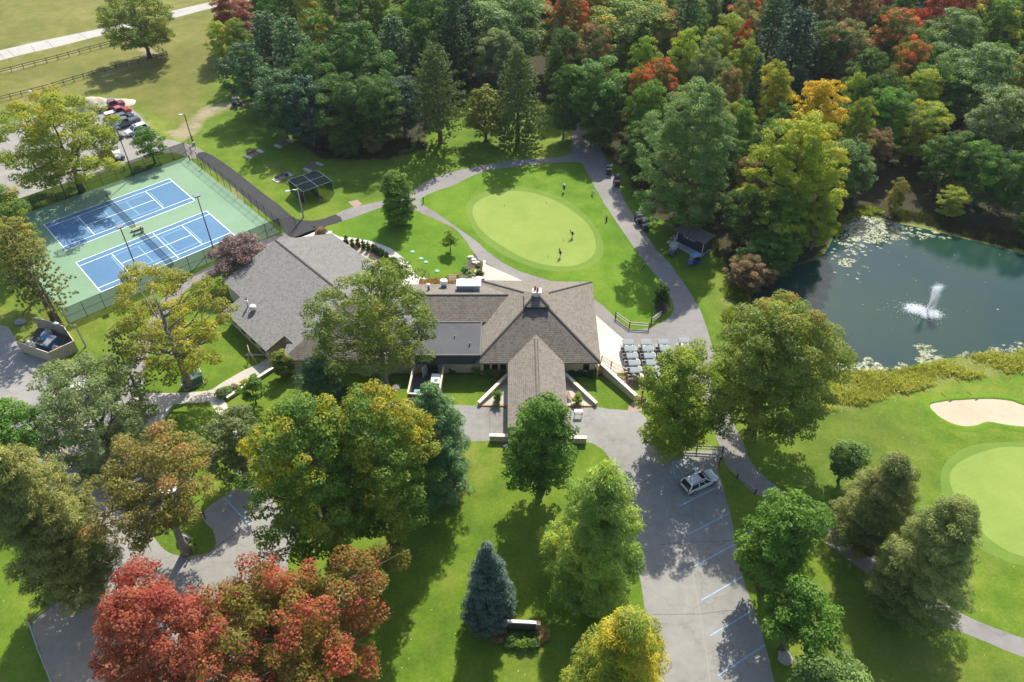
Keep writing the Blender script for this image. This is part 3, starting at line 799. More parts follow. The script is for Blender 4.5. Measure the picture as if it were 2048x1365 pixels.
# ------------------------------------------------------------------ leaf colours
def LG(n, a, b_, c, **k):
    g = k.pop('g', 2.25)
    f = lambda q: tuple(min(.62, x * g) for x in q)
    if k.get('tipcol'): k['tipcol'] = tuple(min(.7, x * 1.45) for x in k['tipcol'])
    k.setdefault('trans', .48)
    return leaf_mat(n, [(.0, f(a)), (.5, f(b_)), (1.0, f(c))], **k)
L_maple = LG('maple_leaves', (.022, .052, .008), (.048, .098, .013), (.095, .15, .022), g=2.9)
L_dark = LG('dark_leaves', (.020, .044, .009), (.038, .075, .013), (.068, .11, .020), g=2.7)
L_oak = LG('oak_leaves', (.045, .062, .012), (.085, .105, .018), (.15, .145, .025), tip=.16, tipcol=(.22, .12, .025), g=2.9)
L_oakopen = LG('open_oak_leaves', (.04, .06, .011), (.08, .105, .016), (.14, .145, .024), tip=.10, tipcol=(.28, .11, .02), g=2.9)
L_yoak = LG('yellowing_oak_leaves', (.065, .075, .012), (.145, .135, .018), (.26, .215, .022), tip=.14, tipcol=(.36, .24, .02))
L_ygreen = LG('yellow_green_leaves', (.055, .085, .012), (.13, .16, .018), (.24, .24, .025), tip=.22, tipcol=(.34, .29, .02), g=2.9)
L_lime = LG('lime_leaves', (.06, .10, .012), (.12, .17, .018), (.21, .24, .028))
L_gold = LG('gold_leaves', (.08, .11, .012), (.20, .19, .016), (.38, .30, .018), tip=.22, tipcol=(.50, .34, .015), g=1.9)
L_poplar = LG('poplar_leaves', (.12, .13, .010), (.26, .23, .014), (.42, .32, .018), tip=.5, tipcol=(.52, .34, .012), g=1.9)
L_red = LG('red_leaves', (.10, .065, .016), (.24, .065, .038), (.33, .13, .05), tip=.24, tipcol=(.27, .045, .042), g=1.8)
L_redgreen = LG('red_green_leaves', (.07, .085, .012), (.15, .13, .022), (.27, .12, .03), tip=.32, tipcol=(.36, .085, .045), g=2.0)
L_orange = LG('orange_leaves', (.07, .08, .018), (.145, .135, .03), (.24, .175, .045), tip=.13, tipcol=(.34, .12, .05), g=2.3)
L_gmtips = LG('green_gold_leaves', (.025, .055, .008), (.06, .10, .014), (.13, .16, .022), tip=.27, tipcol=(.34, .28, .018), g=2.9)  # gold tips are partly turned leaves, partly painted sunlight on the upper clumps
L_pale = LG('pale_leaves', (.038, .068, .018), (.070, .108, .030), (.13, .17, .052), g=2.7)
L_grey = LG('grey_green_leaves', (.05, .072, .026), (.09, .118, .042), (.16, .18, .075), g=2.7)
L_pinkg = LG('pink_green_leaves', (.055, .075, .02), (.12, .12, .04), (.24, .15, .07), tip=.25, tipcol=(.40, .14, .07))
L_scarlet = LG('scarlet_leaves', (.14, .05, .018), (.30, .06, .025), (.42, .10, .035), g=1.6)
L_dkred = LG('maroon_leaves', (.07, .025, .015), (.15, .05, .03), (.22, .10, .05))
L_fire = LG('fire_leaves', (.045, .075, .012), (.11, .12, .02), (.22, .12, .03), tip=.36, tipcol=(.48, .09, .03))
L_brown = LG('brown_leaves', (.07, .05, .025), (.14, .095, .045), (.23, .16, .075))
L_purple = LG('purple_leaves', (.045, .026, .022), (.10, .065, .055), (.19, .135, .11), trans=.15)
L_pine = LG('pine_needles', (.016, .04, .014), (.035, .075, .022), (.07, .125, .035), trans=.15)
L_pineb = LG('blue_pine_needles', (.024, .052, .017), (.05, .092, .028), (.10, .155, .045), trans=.15)
L_piney = LG('yellow_pine_needles', (.04, .075, .014), (.10, .15, .02), (.30, .30, .025), trans=.2)
L_pinem = LG('mid_pine_needles', (.03, .06, .016), (.07, .115, .024), (.15, .18, .035), trans=.25)
L_ylime = LG('yellow_lime_leaves', (.07, .11, .010), (.15, .18, .014), (.28, .26, .02), tip=.18, tipcol=(.42, .32, .015))
L_pinegold = LG('gold_pine_needles', (.05, .085, .014), (.10, .145, .018), (.20, .20, .022), trans=.3, tip=.30, tipcol=(.40, .32, .018))
L_pinebr = LG('browning_pine_needles', (.042, .056, .014), (.095, .10, .023), (.19, .16, .042), trans=.25)
L_scots = LG('olive_pine_needles', (.045, .066, .016), (.115, .135, .036), (.22, .22, .07), trans=.3)
L_spruce = LG('blue_spruce_needles', (.026, .044, .030), (.055, .082, .060), (.12, .155, .125), trans=.15, g=1.9)
L_fir = LG('dark_fir_needles', (.010, .028, .014), (.022, .05, .024), (.045, .085, .038), trans=.1)
L_shrub = LG('shrub_leaves', (.03, .065, .010), (.065, .12, .014), (.12, .19, .02))
L_box = LG('boxwood_leaves', (.016, .035, .008), (.034, .065, .012), (.06, .10, .018))
BARK = bark(); BARKG = bark('grey_bark', (.12, .105, .09), (.30, .27, .24)); BARKP = bark('pine_bark', (.07, .05, .038), (.19, .145, .11))

def scale_at(g, z):
    return FPX / (g[1] * _cp - (z - CAMH) * _sp)

def bbox_crown(x0, y0, x1, y1, by=None, clear=2.0, flat=1.0):
    """3-D crown from its outline in the survey: centre, radius, height"""
    cx, cy = (x0 + x1) / 2, (y0 + y1) / 2
    zc = 7.0
    for _ in range(6):
        g = at(cx, cy, zc); s = scale_at(g, zc)
        Rr = (x1 - x0) / 2 / s; V = (y1 - y0) / 2 / s
        dep = math.atan2(CAMH - zc, math.hypot(g.x, g.y)); sn, cs = math.sin(dep), math.cos(dep)
        hh = math.sqrt(max(V * V - (Rr * sn * .92) ** 2, (.42 * Rr) ** 2)) / cs * flat
        if by is None: zc = hh + clear
        else:
            lo, hi = hh * .55, 30
            for _ in range(30):
                m_ = (lo + hi) / 2; q = at(cx, cy, m_)
                if pix((q.x, q.y, 0))[1] < by: lo = m_
                else: hi = m_
            zc = lo
    return at(cx, cy, zc), Rr, 2 * hh

def broad(name, bb, by, seed, mat, label, dens=1.0, openness=0.0, leaf=.235, csize=1.0, prof='round', clear=2.0, r0=None, nb=12, cat='tree', bk=None, asym=.22, fork=.3, flat=1.0, group=None):
    c, Rr, Hc = bbox_crown(*bb, by=by, clear=clear, flat=flat)
    z0 = max(.25, c.z - Hc / 2)
    cm, cl = broad_crown(seed, Rr, Hc, z0, mat, dens=dens, openness=openness, leaf=leaf, csize=csize, profile=prof, asym=asym)
    r0 = r0 or max(.07, .022 * (z0 + Hc) + .012 * Rr)
    tm = limbs(seed, z0, z0 + Hc * .72, cl, r0, nb=nb, mat=bk or BARK, fork=fork)
    return plant(name, (c.x, c.y), cm, tm, label, cat, group=group)

def conifer(name, top, by, halfw, seed, mat, label, z0=.12, cat='tree', bk=None, lean=None, rmax=None, **kw):
    lo, hi = 1.0, 34.0
    for _ in range(40):
        m_ = (lo + hi) / 2; q = at(top[0], top[1], m_)
        if pix((q.x, q.y, 0))[1] < by: lo = m_
        else: hi = m_
    Ht = lo; g = at(top[0], top[1], Ht)
    Rr = 1.08 * halfw / scale_at(g, Ht * .4)
    cm, br = pine_crown(seed, Rr, Ht, Ht * z0, mat, **kw)
    tm = pine_trunk(seed, Ht, max(.09, .02 * Ht), br, bk or BARKP)
    return plant(name, (g.x, g.y), cm, tm, label, cat)

def softpine(name, top, by, halfw, seed, mat, label, z0=.05, prof='pine', leaf=.40, wr=.15, csize=.85, dens=1.35, asym=.32, cat='tree'):
    lo, hi = 1.0, 34.0
    for _ in range(40):
        m_ = (lo + hi) / 2; q = at(top[0], top[1], m_)
        if pix((q.x, q.y, 0))[1] < by: lo = m_
        else: hi = m_
    Ht = lo; g = at(top[0], top[1], Ht); Rr = halfw / scale_at(g, Ht * .35)
    cm, cl = broad_crown(seed, Rr, Ht * (1 - z0), Ht * z0, mat, dens=dens, leaf=leaf, csize=csize, profile=prof, asym=asym, wr=wr)
    br = [((0, 0, max(.3, c[2] - .3 * math.hypot(c[0], c[1]))), tuple(c)) for c in cl[::3]]
    return plant(name, (g.x, g.y), cm, pine_trunk(seed, Ht, max(.09, .02 * Ht), br, BARKP, step=1), label, cat)

# ------------------------------------------------------------------ lone trees round the clubhouse
broad('oak_tree', (205, -22, 342, 92), 117, 11, L_oak, 'open grown oak inside the fenced corner beside the field road', dens=1.0, leaf=.34)
broad('oak_tree', (3, 192, 232, 356), 384, 12, L_ygreen, 'wide yellowing oak between the car park and the tennis fence', dens=1.0, leaf=.32, openness=.25)
broad('young_tree', (270, 258, 323, 313), 327, 13, L_maple, 'small round green tree on the strip behind the tennis courts', leaf=.235, nb=6)
broad('columnar_tree', (759, 346, 822, 447), 449, 14, L_maple, 'dense egg shaped green tree at the fork of the cart paths', prof='egg', dens=1.5, leaf=.235, nb=6, csize=.8)
broad('sapling', (886, 466, 913, 496), 503, 15, L_lime, 'yellow green sapling alone on the lawn behind the clubhouse', leaf=.24, nb=5, csize=.7)
broad('purple_tree', (424, 472, 531, 545), 556, 16, L_purple, 'low purple leaved tree against the grey gable roof', dens=1.2, leaf=.2, nb=10)
broad('oak_tree', (212, 526, 440, 752), 772, 17, L_yoak, 'tall gold leaved oak in front of the tennis courts', openness=.65, dens=.72, leaf=.245, nb=26, csize=.88, bk=BARKG)
broad('oak_tree', (632, 528, 872, 745), 792, 18, L_oakopen, 'huge spreading oak standing over the clubhouse roof', openness=.5, dens=.92, leaf=.245, nb=30, csize=.86, bk=BARKG)
broad('maple_tree', (68, 728, 310, 950), 905, 19, L_grey, 'big grey green tree shading the parked white van', openness=.45, dens=.85, leaf=.245, nb=18, csize=.9)
conifer('sparse_pine', (222, 668), 800, 62, 20, L_pinebr, 'thin browning pine beside the path above the white van', sparse=.55, plume=.8, z0=.2, dens=.8)
broad('autumn_tree', (180, 852, 425, 1075), 1105, 21, L_orange, 'orange and olive tree on the grass island in the left lot', openness=.62, dens=.95, leaf=.235, nb=26, csize=.82, bk=BARKG)
conifer('pine_tree', (10, 455), 640, 55, 22, L_pinebr, 'browning pine at the left edge beside the court end', sparse=.25, z0=.35)
conifer('pine_tree', (48, 508), 655, 62, 23, L_pinebr, 'leaning brown tinged pine by the dumpster pen', sparse=.3, z0=.3)
broad('autumn_tree', (-30, 425, 68, 545), None, 24, L_orange, 'rusty topped tree at the left edge above the pines', leaf=.235, clear=6)
broad('maple_tree', (-60, 372, 56, 482), None, 25, L_gmtips, 'green tree at the left edge by the court corner', leaf=.235, clear=5)
softpine('pine_tree', (-10, 905), 1190, 104, 26, L_pinebr, 'very large browning pine covering the lower left edge', z0=.1, csize=.75)
broad('maple_tree', (-62, 800, 74, 930), None, 27, L_maple, 'green broadleaf at the left edge above the large pine', leaf=.245, clear=4, openness=.2)
broad('red_maple', (190, 1140, 472, 1440), 1405, 28, L_red, 'scarlet maple over the gravel yard', dens=1.0, leaf=.235, openness=.4, nb=24, csize=.78, bk=BARKG, asym=.5)
broad('red_maple', (382, 1104, 782, 1450), 1385, 29, L_redgreen, 'red and green maple at the bottom edge, the widest of the red crowns', dens=1.05, leaf=.235, openness=.3, nb=26, csize=.8, bk=BARKG, asym=.42)
broad('maple_tree', (520, 800, 745, 1100), 1120, 30, L_gmtips, 'dense green maple with gold tips beside the left apron', dens=1.15, leaf=.235, nb=14, csize=.85)
broad('maple_tree', (655, 782, 862, 1060), 1085, 31, L_gmtips, 'gold flecked maple crowding the white pine by the drive', dens=1.1, leaf=.235, nb=14, csize=.85)
softpine('white_pine', (858, 778), 985, 80, 32, L_pineb, 'blue green pine at the end of the entrance drive')
softpine('white_pine', (630, 724), 848, 66, 33, L_pineb, 'small soft pine on the lawn below the left wing')
broad('young_tree', (480, 756, 527, 800), 808, 34, L_maple, 'little round tree beside the raised planting bed', leaf=.235, nb=6, csize=.8)
broad('round_tree', (408, 822, 522, 945), 958, 35, L_grey, 'round grey green tree beside the white walk', dens=1.2, leaf=.245, csize=.8)
broad('maple_tree', (1018, 794, 1152, 968), 985, 36, L_maple, 'pointed green maple right in front of the entrance canopy', prof='egg', dens=1.25, leaf=.245, csize=.8, nb=10, asym=.3)
softpine('blue_spruce', (974, 1092), 1234, 53, 37, L_spruce, 'dense blue spruce next to the garden sign', z0=.02, prof='spruce', leaf=.28, wr=.2, csize=.55, dens=1.7, asym=.12)
softpine('white_pine', (1214, 942), 1195, 100, 38, L_piney, 'bright green pine with yellow branches beside the drive')
softpine('white_pine', (1262, 1236), 1520, 120, 39, L_pinegold, 'golden tipped pine at the bottom edge by the drive', asym=.32)
broad('maple_tree', (1282, 692, 1442, 905), 905, 40, L_lime, 'yellow green maple hiding the near rows of golf carts', dens=1.1, leaf=.245, csize=.82, nb=12, asym=.3)
broad('maple_tree', (1420, 598, 1672, 868), 872, 41, L_oak, 'massive olive maple between the pond and the cart yard', dens=1.2, leaf=.235, csize=.85, nb=16)
broad('round_tree', (1664, 880, 1730, 951), 962, 42, L_pale, 'small lollipop tree alone on the fairway', dens=1.4, leaf=.235, csize=.75)
softpine('pine_tree', (1806, 918), 1095, 72, 43, L_scots, 'olive pine beside the cart path, the upper of two', leaf=.34, csize=.75)
softpine('pine_tree', (1930, 1004), 1210, 94, 44, L_scots, 'olive pine beside the cart path, the lower of two', leaf=.34, csize=.75)
broad('maple_tree', (1488, 990, 1636, 1168), 1178, 45, L_maple, 'round green maple at the right kerb of the stalls', dens=1.3, leaf=.245, csize=.85)
broad('maple_tree', (1533, 1158, 1668, 1290), 1300, 46, L_maple, 'looser green maple below the round one at the stalls', dens=1.1, leaf=.245, csize=.85, openness=.2, asym=.35)
broad('maple_tree', (1596, 1312, 1735, 1450), None, 47, L_pale, 'green tree cut off by the bottom edge right of the stalls', dens=1.2, leaf=.245, clear=1.5)
broad('round_shrub', (546, 702, 583, 748), 752, 48, L_oak, 'clipped round shrub at the corner of the left wing', dens=2.0, leaf=.22, csize=.6, nb=4, cat='shrub')
conifer('white_pine', (868, 92), 286, 68, 49, L_pinem, 'lone pine with bare trunk at the edge of the woods', z0=.17, power=.6, dens=1.5)
conifer('white_pine', (1036, 95), 292, 62, 50, L_pinem, 'slender pine standing on the bright clearing', z0=.08, power=.7, dens=1.6)
broad('broadleaf_tree', (930, 180, 1010, 268), None, 51, L_oak, 'low olive tree leaning out beside the slender pine', leaf=.45, clear=2)
broad('poplar_tree', (1572, 165, 1682, 345), None, 52, L_poplar, 'tall golden poplar rising over the pond woods', leaf=.245, prof='egg', dens=1.2, clear=7, csize=.8)
broad('poplar_tree', (1502, 235, 1668, 470), None, 53, L_ylime, 'bright lime poplar leaning over the pond corner', leaf=.245, prof='egg', dens=1.2, clear=1.5, csize=.85)
broad('oak_tree', (1292, 180, 1470, 442), 452, 54, L_pale, 'big pale green oak behind the little wooden hut', leaf=.245, dens=1.2, csize=.85)
broad('round_shrub', (1312, 570, 1336, 608), 612, 55, L_box, 'dark rounded shrub on the mulch at the lawn tip', dens=2.0, leaf=.22, csize=.6, nb=4, cat='shrub')

# ------------------------------------------------------------------ woods
def proto_broad(seed, prof, dens=1.0, leaf=.245, csize=.92, openness=.0):
    cm, cl = broad_crown(seed, 5.0, 12.0, 2.2, L_dark, dens=dens, leaf=leaf, csize=csize, profile=prof, openness=openness)
    return cm, limbs(seed, 3, 11.5, cl, .28, nb=9, mat=BARKG), 5.0, 14.0
PB = [proto_broad(201, 'round'), proto_broad(202, 'egg', csize=.9), proto_broad(203, 'round', csize=.85), proto_broad(204, 'egg', openness=.25), proto_broad(205, 'vase', csize=.9)]
def proto_pine(seed, **k):
    cm, br = pine_crown(seed, 4.0, 18.0, 2.0, L_pine, leaf=.44, **k)
    return cm, pine_trunk(seed, 18.0, .3, br, BARKP), 4.0, 18.0
PP = [proto_pine(211, power=.42, dens=1.25), proto_pine(212, power=.55, dens=1.25), proto_pine(213, power=.9, droop=.12, dens=1.5)]
rw = random.Random(3)
PLACED = []
def wood_tree(kind, cx, cy, r, H, mat, label, name=None, group=None, tall=1.0):
    """tree of the woods: crown centre in the survey, crown half width in survey pixels, height in metres"""
    cm, tm, R0, H0 = (rw.choice(PB) if kind == 'b' else rw.choice(PP) if kind == 'p' else PP[2])
    H *= 1.18
    zc = H * .58 if kind == 'b' else H * .5
    c = at(cx, cy, zc); Rr = r / scale_at(c, zc)
    PLACED.append((c.x, c.y, Rr))
    k = Rr / R0
    t = plant(name or ('woodland_tree' if kind == 'b' else 'woodland_conifer'), (c.x, c.y), cm, tm, label, 'tree', group or 'trees of the woods', rw.uniform(0, 6.28), (k, k, H / H0), (rw.uniform(-.03, .03), rw.uniform(-.03, .03)), mat)
    return t
W = [
 ('b', 462, 28, 46, 13, L_dkred, 'russet maple at the left tip of the woods'),
 ('b', 436, 82, 26, 9, L_ygreen, 'small light green tree at the left fringe of the woods'),
 ('b', 480, 95, 34, 12, L_gmtips, 'green tree just below the russet maple'),
 ('p', 540, 110, 58, 16, L_pineb, 'blue green pine at the left end of the woods'),
 ('b', 500, 150, 48, 13, L_pine, 'dark tree leaning out over the field corner'),
 ('p', 590, 130, 58, 17, L_pineb, 'tall soft pine left of the pale dome tree'),
 ('b', 622, 30, 40, 17, L_gold, 'yellow flecked tree on the top edge of the left woods'),
 ('b', 690, 60, 70, 18, L_maple, 'pale dome shaped tree at the top of the left woods'),
 ('b', 740, 25, 50, 19, L_gmtips, 'green crown at the top edge right of the pale dome'),
 ('b', 845, 48, 62, 18, L_maple, 'broad green crown right of the pale dome tree'),
 ('b', 720, 132, 66, 17, L_dark, 'round dark green tree in the middle of the left woods'),
 ('p', 790, 120, 54, 16, L_pineb, 'pointed pine beside the round dark tree'),
 ('b', 640, 170, 50, 14, L_dark, 'dark tree low in the left woods'),
 ('b', 690, 215, 60, 13, L_dark, 'dark tree hanging over the weedy bed'),
 ('b', 615, 220, 50, 12, L_fir, 'near black tree at the front of the left woods'),
 ('b', 558, 205, 48, 12, L_pine, 'dark tree over the horseshoe pits'),
 ('b', 750, 220, 54, 13, L_dark, 'dark tree left of the lone bare trunk pine'),
 ('b', 805, 210, 46, 11, L_fir, 'shadowed tree behind the lone pine'),
 ('b', 745, 275, 26, 5, L_brown, 'brownish shrub under the edge of the left woods'),
 ('b', 690, 285, 30, 5, L_dark, 'low dark shrub on the weedy bed'),
 ('p', 925, 40, 56, 22, L_fir, 'dark wide pine at the top between the two pale crowns'),
 ('p', 905, 90, 46, 19, L_pine, 'dark pine behind the lone pine tip'),
 ('b', 1015, 52, 82, 17, L_pale, 'large silvery green tree at the top centre'),
 ('b', 1000, 118, 50, 13, L_grey, 'silvery tree at the back of the clearing'),
 ('b', 1125, 55, 46, 16, L_fire, 'red topped maple right of the silvery tree'),
 ('b', 1200, 22, 42, 17, L_gold, 'orange and yellow tree on the top edge'),
 ('b', 1155, 10, 36, 17, L_fire, 'orange crown on the top edge beside the yellow one'),
 ('b', 1262, 78, 82, 16, L_gmtips, 'big cream tipped green tree at top right of centre'),
 ('b', 1182, 118, 44, 15, L_pinkg, 'orange flushed tree above the path entrance'),
 ('b', 1128, 125, 44, 14, L_dark, 'dark tree behind the path entrance'),
 ('b', 1192, 190, 62, 14, L_maple, 'dark maple with orange flecks right of the path entrance'),
 ('b', 1205, 232, 42, 11, L_dark, 'dark maple at the path entrance'),
 ('b', 1130, 200, 34, 13, L_dark, 'shadowed tree left of the path entrance'),
 ('p', 1370, 52, 48, 23, L_pineb, 'tall blue green pine at the top right of centre'),
 ('b', 1326, 92, 38, 15, L_pinkg, 'pink tinged tree left of the tall blue pine'),
 ('b', 1292, 145, 34, 14, L_lime, 'bright lime tree above the gold and red one'),
 ('b', 1310, 190, 44, 14, L_fire, 'gold tree with a red left side over the path'),
 ('b', 1372, 132, 38, 15, L_ygreen, 'gold tree below the tall blue pine'),
 ('b', 1412, 150, 38, 15, L_grey, 'grey green tree right of the gold one'),
 ('b', 1450, 100, 44, 15, L_ygreen, 'yellow green tree between the pine and the red leaves'),
 ('b', 1480, 62, 38, 16, L_pinkg, 'orange flushed tree near the red spray'),
 ('b', 1495, 18, 34, 17, L_fire, 'scarlet crown on the top edge right of the pine'),
 ('b', 1488, 150, 36, 14, L_lime, 'light green tree left of the dark narrow conifer'),
 ('b', 1478, 115, 18, 15, L_scarlet, 'small scarlet spray beside the orange flushed tree'),
 ('s', 1500, 195, 26, 15, L_fir, 'narrow dark conifer left of the yellow maple'),
 ('b', 1545, 190, 36, 13, L_gold, 'yellow maple left of the golden poplar'),
 ('b', 1455, 205, 34, 13, L_pinkg, 'pinkish tree behind the big pale oak'),
 ('b', 1290, 296, 46, 11, L_dark, 'dark tree beside the path and the parked carts'),
 ('b', 1300, 240, 44, 14, L_maple, 'green tree left of the big pale oak'),
 ('b', 1275, 205, 30, 14, L_fire, 'red fringed tree over the cart path bend'),
 ('b', 1440, 330, 46, 11, L_dark, 'dark tree right of the big pale oak'),
 ('b', 1490, 360, 26, 9, L_brown, 'rusty brown shrub below the lime poplar'),
 ('b', 1500, 430, 50, 9, L_dark, 'dark tree at the pond bank below the rusty shrub'),
 ('b', 1560, 440, 60, 10, L_gmtips, 'green tree hanging over the left of the pond'),
 ('b', 1640, 440, 36, 9, L_ygreen, 'yellow green tree at the top corner of the pond'),
 ('b', 1540, 510, 52, 6, L_dark, 'dark willow like shrub leaning into the pond'),
 ('b', 1500, 545, 40, 5, L_brown, 'brown scrub on the left bank of the pond'),
 ('b', 1640, 45, 50, 16, L_pinkg, 'green and orange tree at the top right'),
 ('p', 1590, 40, 44, 20, L_fir, 'black green conifer at the top right'),
 ('p', 1585, 115, 52, 18, L_fir, 'black green conifer below the first one'),
 ('p', 1540, 80, 44, 18, L_pine, 'dark pine right of the scarlet crown'),
 ('b', 1645, 115, 44, 14, L_dark, 'dark tree below the green and orange one'),
 ('b', 1700, 45, 40, 16, L_brown, 'brownish grey tree on the right skyline'),
 ('b', 1738, 25, 34, 17, L_dkred, 'dull red crown on the top edge at the right'),
 ('b', 1690, 112, 50, 14, L_pinkg, 'orange tipped tree on the right slope'),
 ('b', 1788, 88, 48, 15, L_fire, 'dome of green turning flame red on the right'),
 ('b', 1858, 38, 30, 17, L_scarlet, 'brightest scarlet crown at the upper right'),
 ('b', 1918, 42, 34, 17, L_dkred, 'maroon crown right of the brightest scarlet one'),
 ('b', 1900, 95, 66, 15, L_pale, 'wide pale green tree below the maroon crown'),
 ('b', 1988, 60, 52, 16, L_gmtips, 'green and olive crown near the right edge'),
 ('b', 1962, 170, 78, 15, L_pale, 'great pale tree above the leaning trunk'),
 ('b', 1808, 150, 34, 14, L_fire, 'small tree half scarlet and half gold'),
 ('b', 1838, 200, 40, 12, L_ygreen, 'thin golden tree below the scarlet and gold one'),
 ('b', 2030, 25, 40, 17, L_pale, 'grey green crown in the top right corner'),
 ('b', 2045, 165, 28, 14, L_orange, 'orange crown cut by the right edge'),
 ('b', 1706, 205, 28, 12, L_lime, 'lime tree right of the golden poplar'),
 ('b', 1730, 165, 40, 13, L_dark, 'dark tree above the lime one on the right'),
 ('b', 2000, 250, 62, 13, L_grey, 'grey tree leaning at the right edge'),
 ('b', 1775, 240, 44, 12, L_maple, 'green tree in the gap right of the lime tree'),
 ('b', 1850, 262, 46, 10, L_ygreen, 'thin yellowish tree over the leaf litter'),
 ('b', 1692, 335, 56, 10, L_pale, 'light green tree at the top of the pond'),
 ('b', 1796, 390, 18, 6, L_orange, 'little orange tree on the pond bank'),
 ('b', 1900, 320, 44, 10, L_dark, 'dark tree on the far pond bank'),
 ('b', 1960, 340, 46, 10, L_maple, 'green tree beside the pale leaning trunk'),
 ('b', 2030, 360, 44, 10, L_dark, 'dark tree at the right edge above the pond'),
 ('b', 1905, 405, 26, 5, L_ygreen, 'yellow green bush at the foot of the far bank'),
 ('b', 1870, 180, 50, 13, L_maple, 'green tree below the wide pale one'),
 ('b', 1745, 300, 34, 8, L_brown, 'brown shrub in the gap by the pond'),
 ('b', 2090, 90, 60, 16, L_maple, 'green tree beyond the right edge'),
 ('b', 2090, 260, 60, 14, L_gmtips, 'green gold tree beyond the right edge'),
 ('b', 2080, 430, 40, 7, L_dark, 'dark scrub at the right end of the pond'),
]
for q in W: wood_tree(*q)
# the mass behind: same woods, crowns that nothing tells apart
fp = wpoly([(480, -230), (505, 60), (600, 150), (700, 240), (800, 240), (890, 170), (960, 110), (1100, 150), (1180, 230), (1290, 290), (1370, 400), (1460, 470), (1560, 480), (1660, 420), (1760, 330), (1900, 330), (2300, 360), (2300, -230)])
xs = [p[0] for p in fp]; ys = [p[1] for p in fp]
MIXM = [L_dark, L_dark, L_maple, L_gmtips, L_pale, L_fir, L_pine, L_dark]
tries = 0; nf = 0
while tries < 3000 and nf < 165:
    tries += 1
    x, y = rw.uniform(-130, 190), rw.uniform(120, 300)
    if not inside(np.array([x]), np.array([y]), fp)[0]: continue
    if any((x - a) ** 2 + (y - b) ** 2 < (.72 * (3.2 + r_)) ** 2 for a, b, r_ in PLACED): continue
    vis = pix((x, y, 12))
    if vis[1] < -60 and rw.random() < .3: continue
    H = rw.uniform(10, 15); kind = 'p' if rw.random() < .25 else 'b'
    Rr = rw.uniform(3.0, 4.3); s = scale_at((x, y), H * .7)
    cpx = pix((x, y, H * 1.18 * (.58 if kind == 'b' else .5)))
    m_ = rw.choice([L_fir, L_pine]) if kind == 'p' else rw.choice([L_dark, L_dark, L_maple, L_gmtips, L_pale, L_dark])
    wood_tree(kind, cpx[0], cpx[1], Rr * s, H, m_, 'dark conifer lost among the other crowns of the woods' if kind == 'p' else 'green broadleaf lost among the other crowns of the woods',
              group='conifers filling the woods' if kind == 'p' else 'broadleaf trees filling the woods')
    nf += 1
# bare pale trunks leaning over the far bank
for (bx, by_), (tx, ty), hz, r0, lab in (((1948, 408), (2005, 300), 11, .32, 'thick pale trunk leaning right over the far bank'), ((1800, 318), (1838, 215), 12, .26, 'tall pale trunk in the gap of the woods'),
                                  ((1722, 312), (1732, 282), 4, .12, 'short pale stub of a trunk by the gap'), ((1903, 395), (1922, 330), 7, .10, 'thin pale stem beside the thick leaning trunk'), ((1975, 410), (1992, 365), 5, .09, 'thin pale stem right of the thick leaning trunk')):
    a = at(bx, by_); b_ = at(tx, ty, hz)
    mb = MB(); mb.tube([a - Vector((0, 0, .2)), a.lerp(b_, .35) + Vector((.15, 0, .2)), a.lerp(b_, .7), b_], [r0, r0 * .8, r0 * .55, r0 * .25], 8)
    mb.tube([a.lerp(b_, .55), a.lerp(b_, .75) + Vector((1.2, .5, .4)), a.lerp(b_, .95) + Vector((2.4, 1, 1.0))], [r0 * .5, r0 * .3, r0 * .08], 6)
    mb.build('leaning_trunk', BARKG, smooth=True, label=lab, cat='tree trunk')
# ------------------------------------------------------------------ clubhouse
def planar_uv(me):
    uv = me.uv_layers.new(name='UVMap')
    for p in me.polygons:
        n = p.normal; u = Vector((0, 0, 1)).cross(n)
        u = u.normalized() if u.length > .05 else Vector((1, 0, 0))
        v = n.cross(u)
        for li in p.loop_indices:
            c = me.vertices[me.loops[li].vertex_index].co
            uv.data[li].uv = (c.dot(u), c.dot(v))

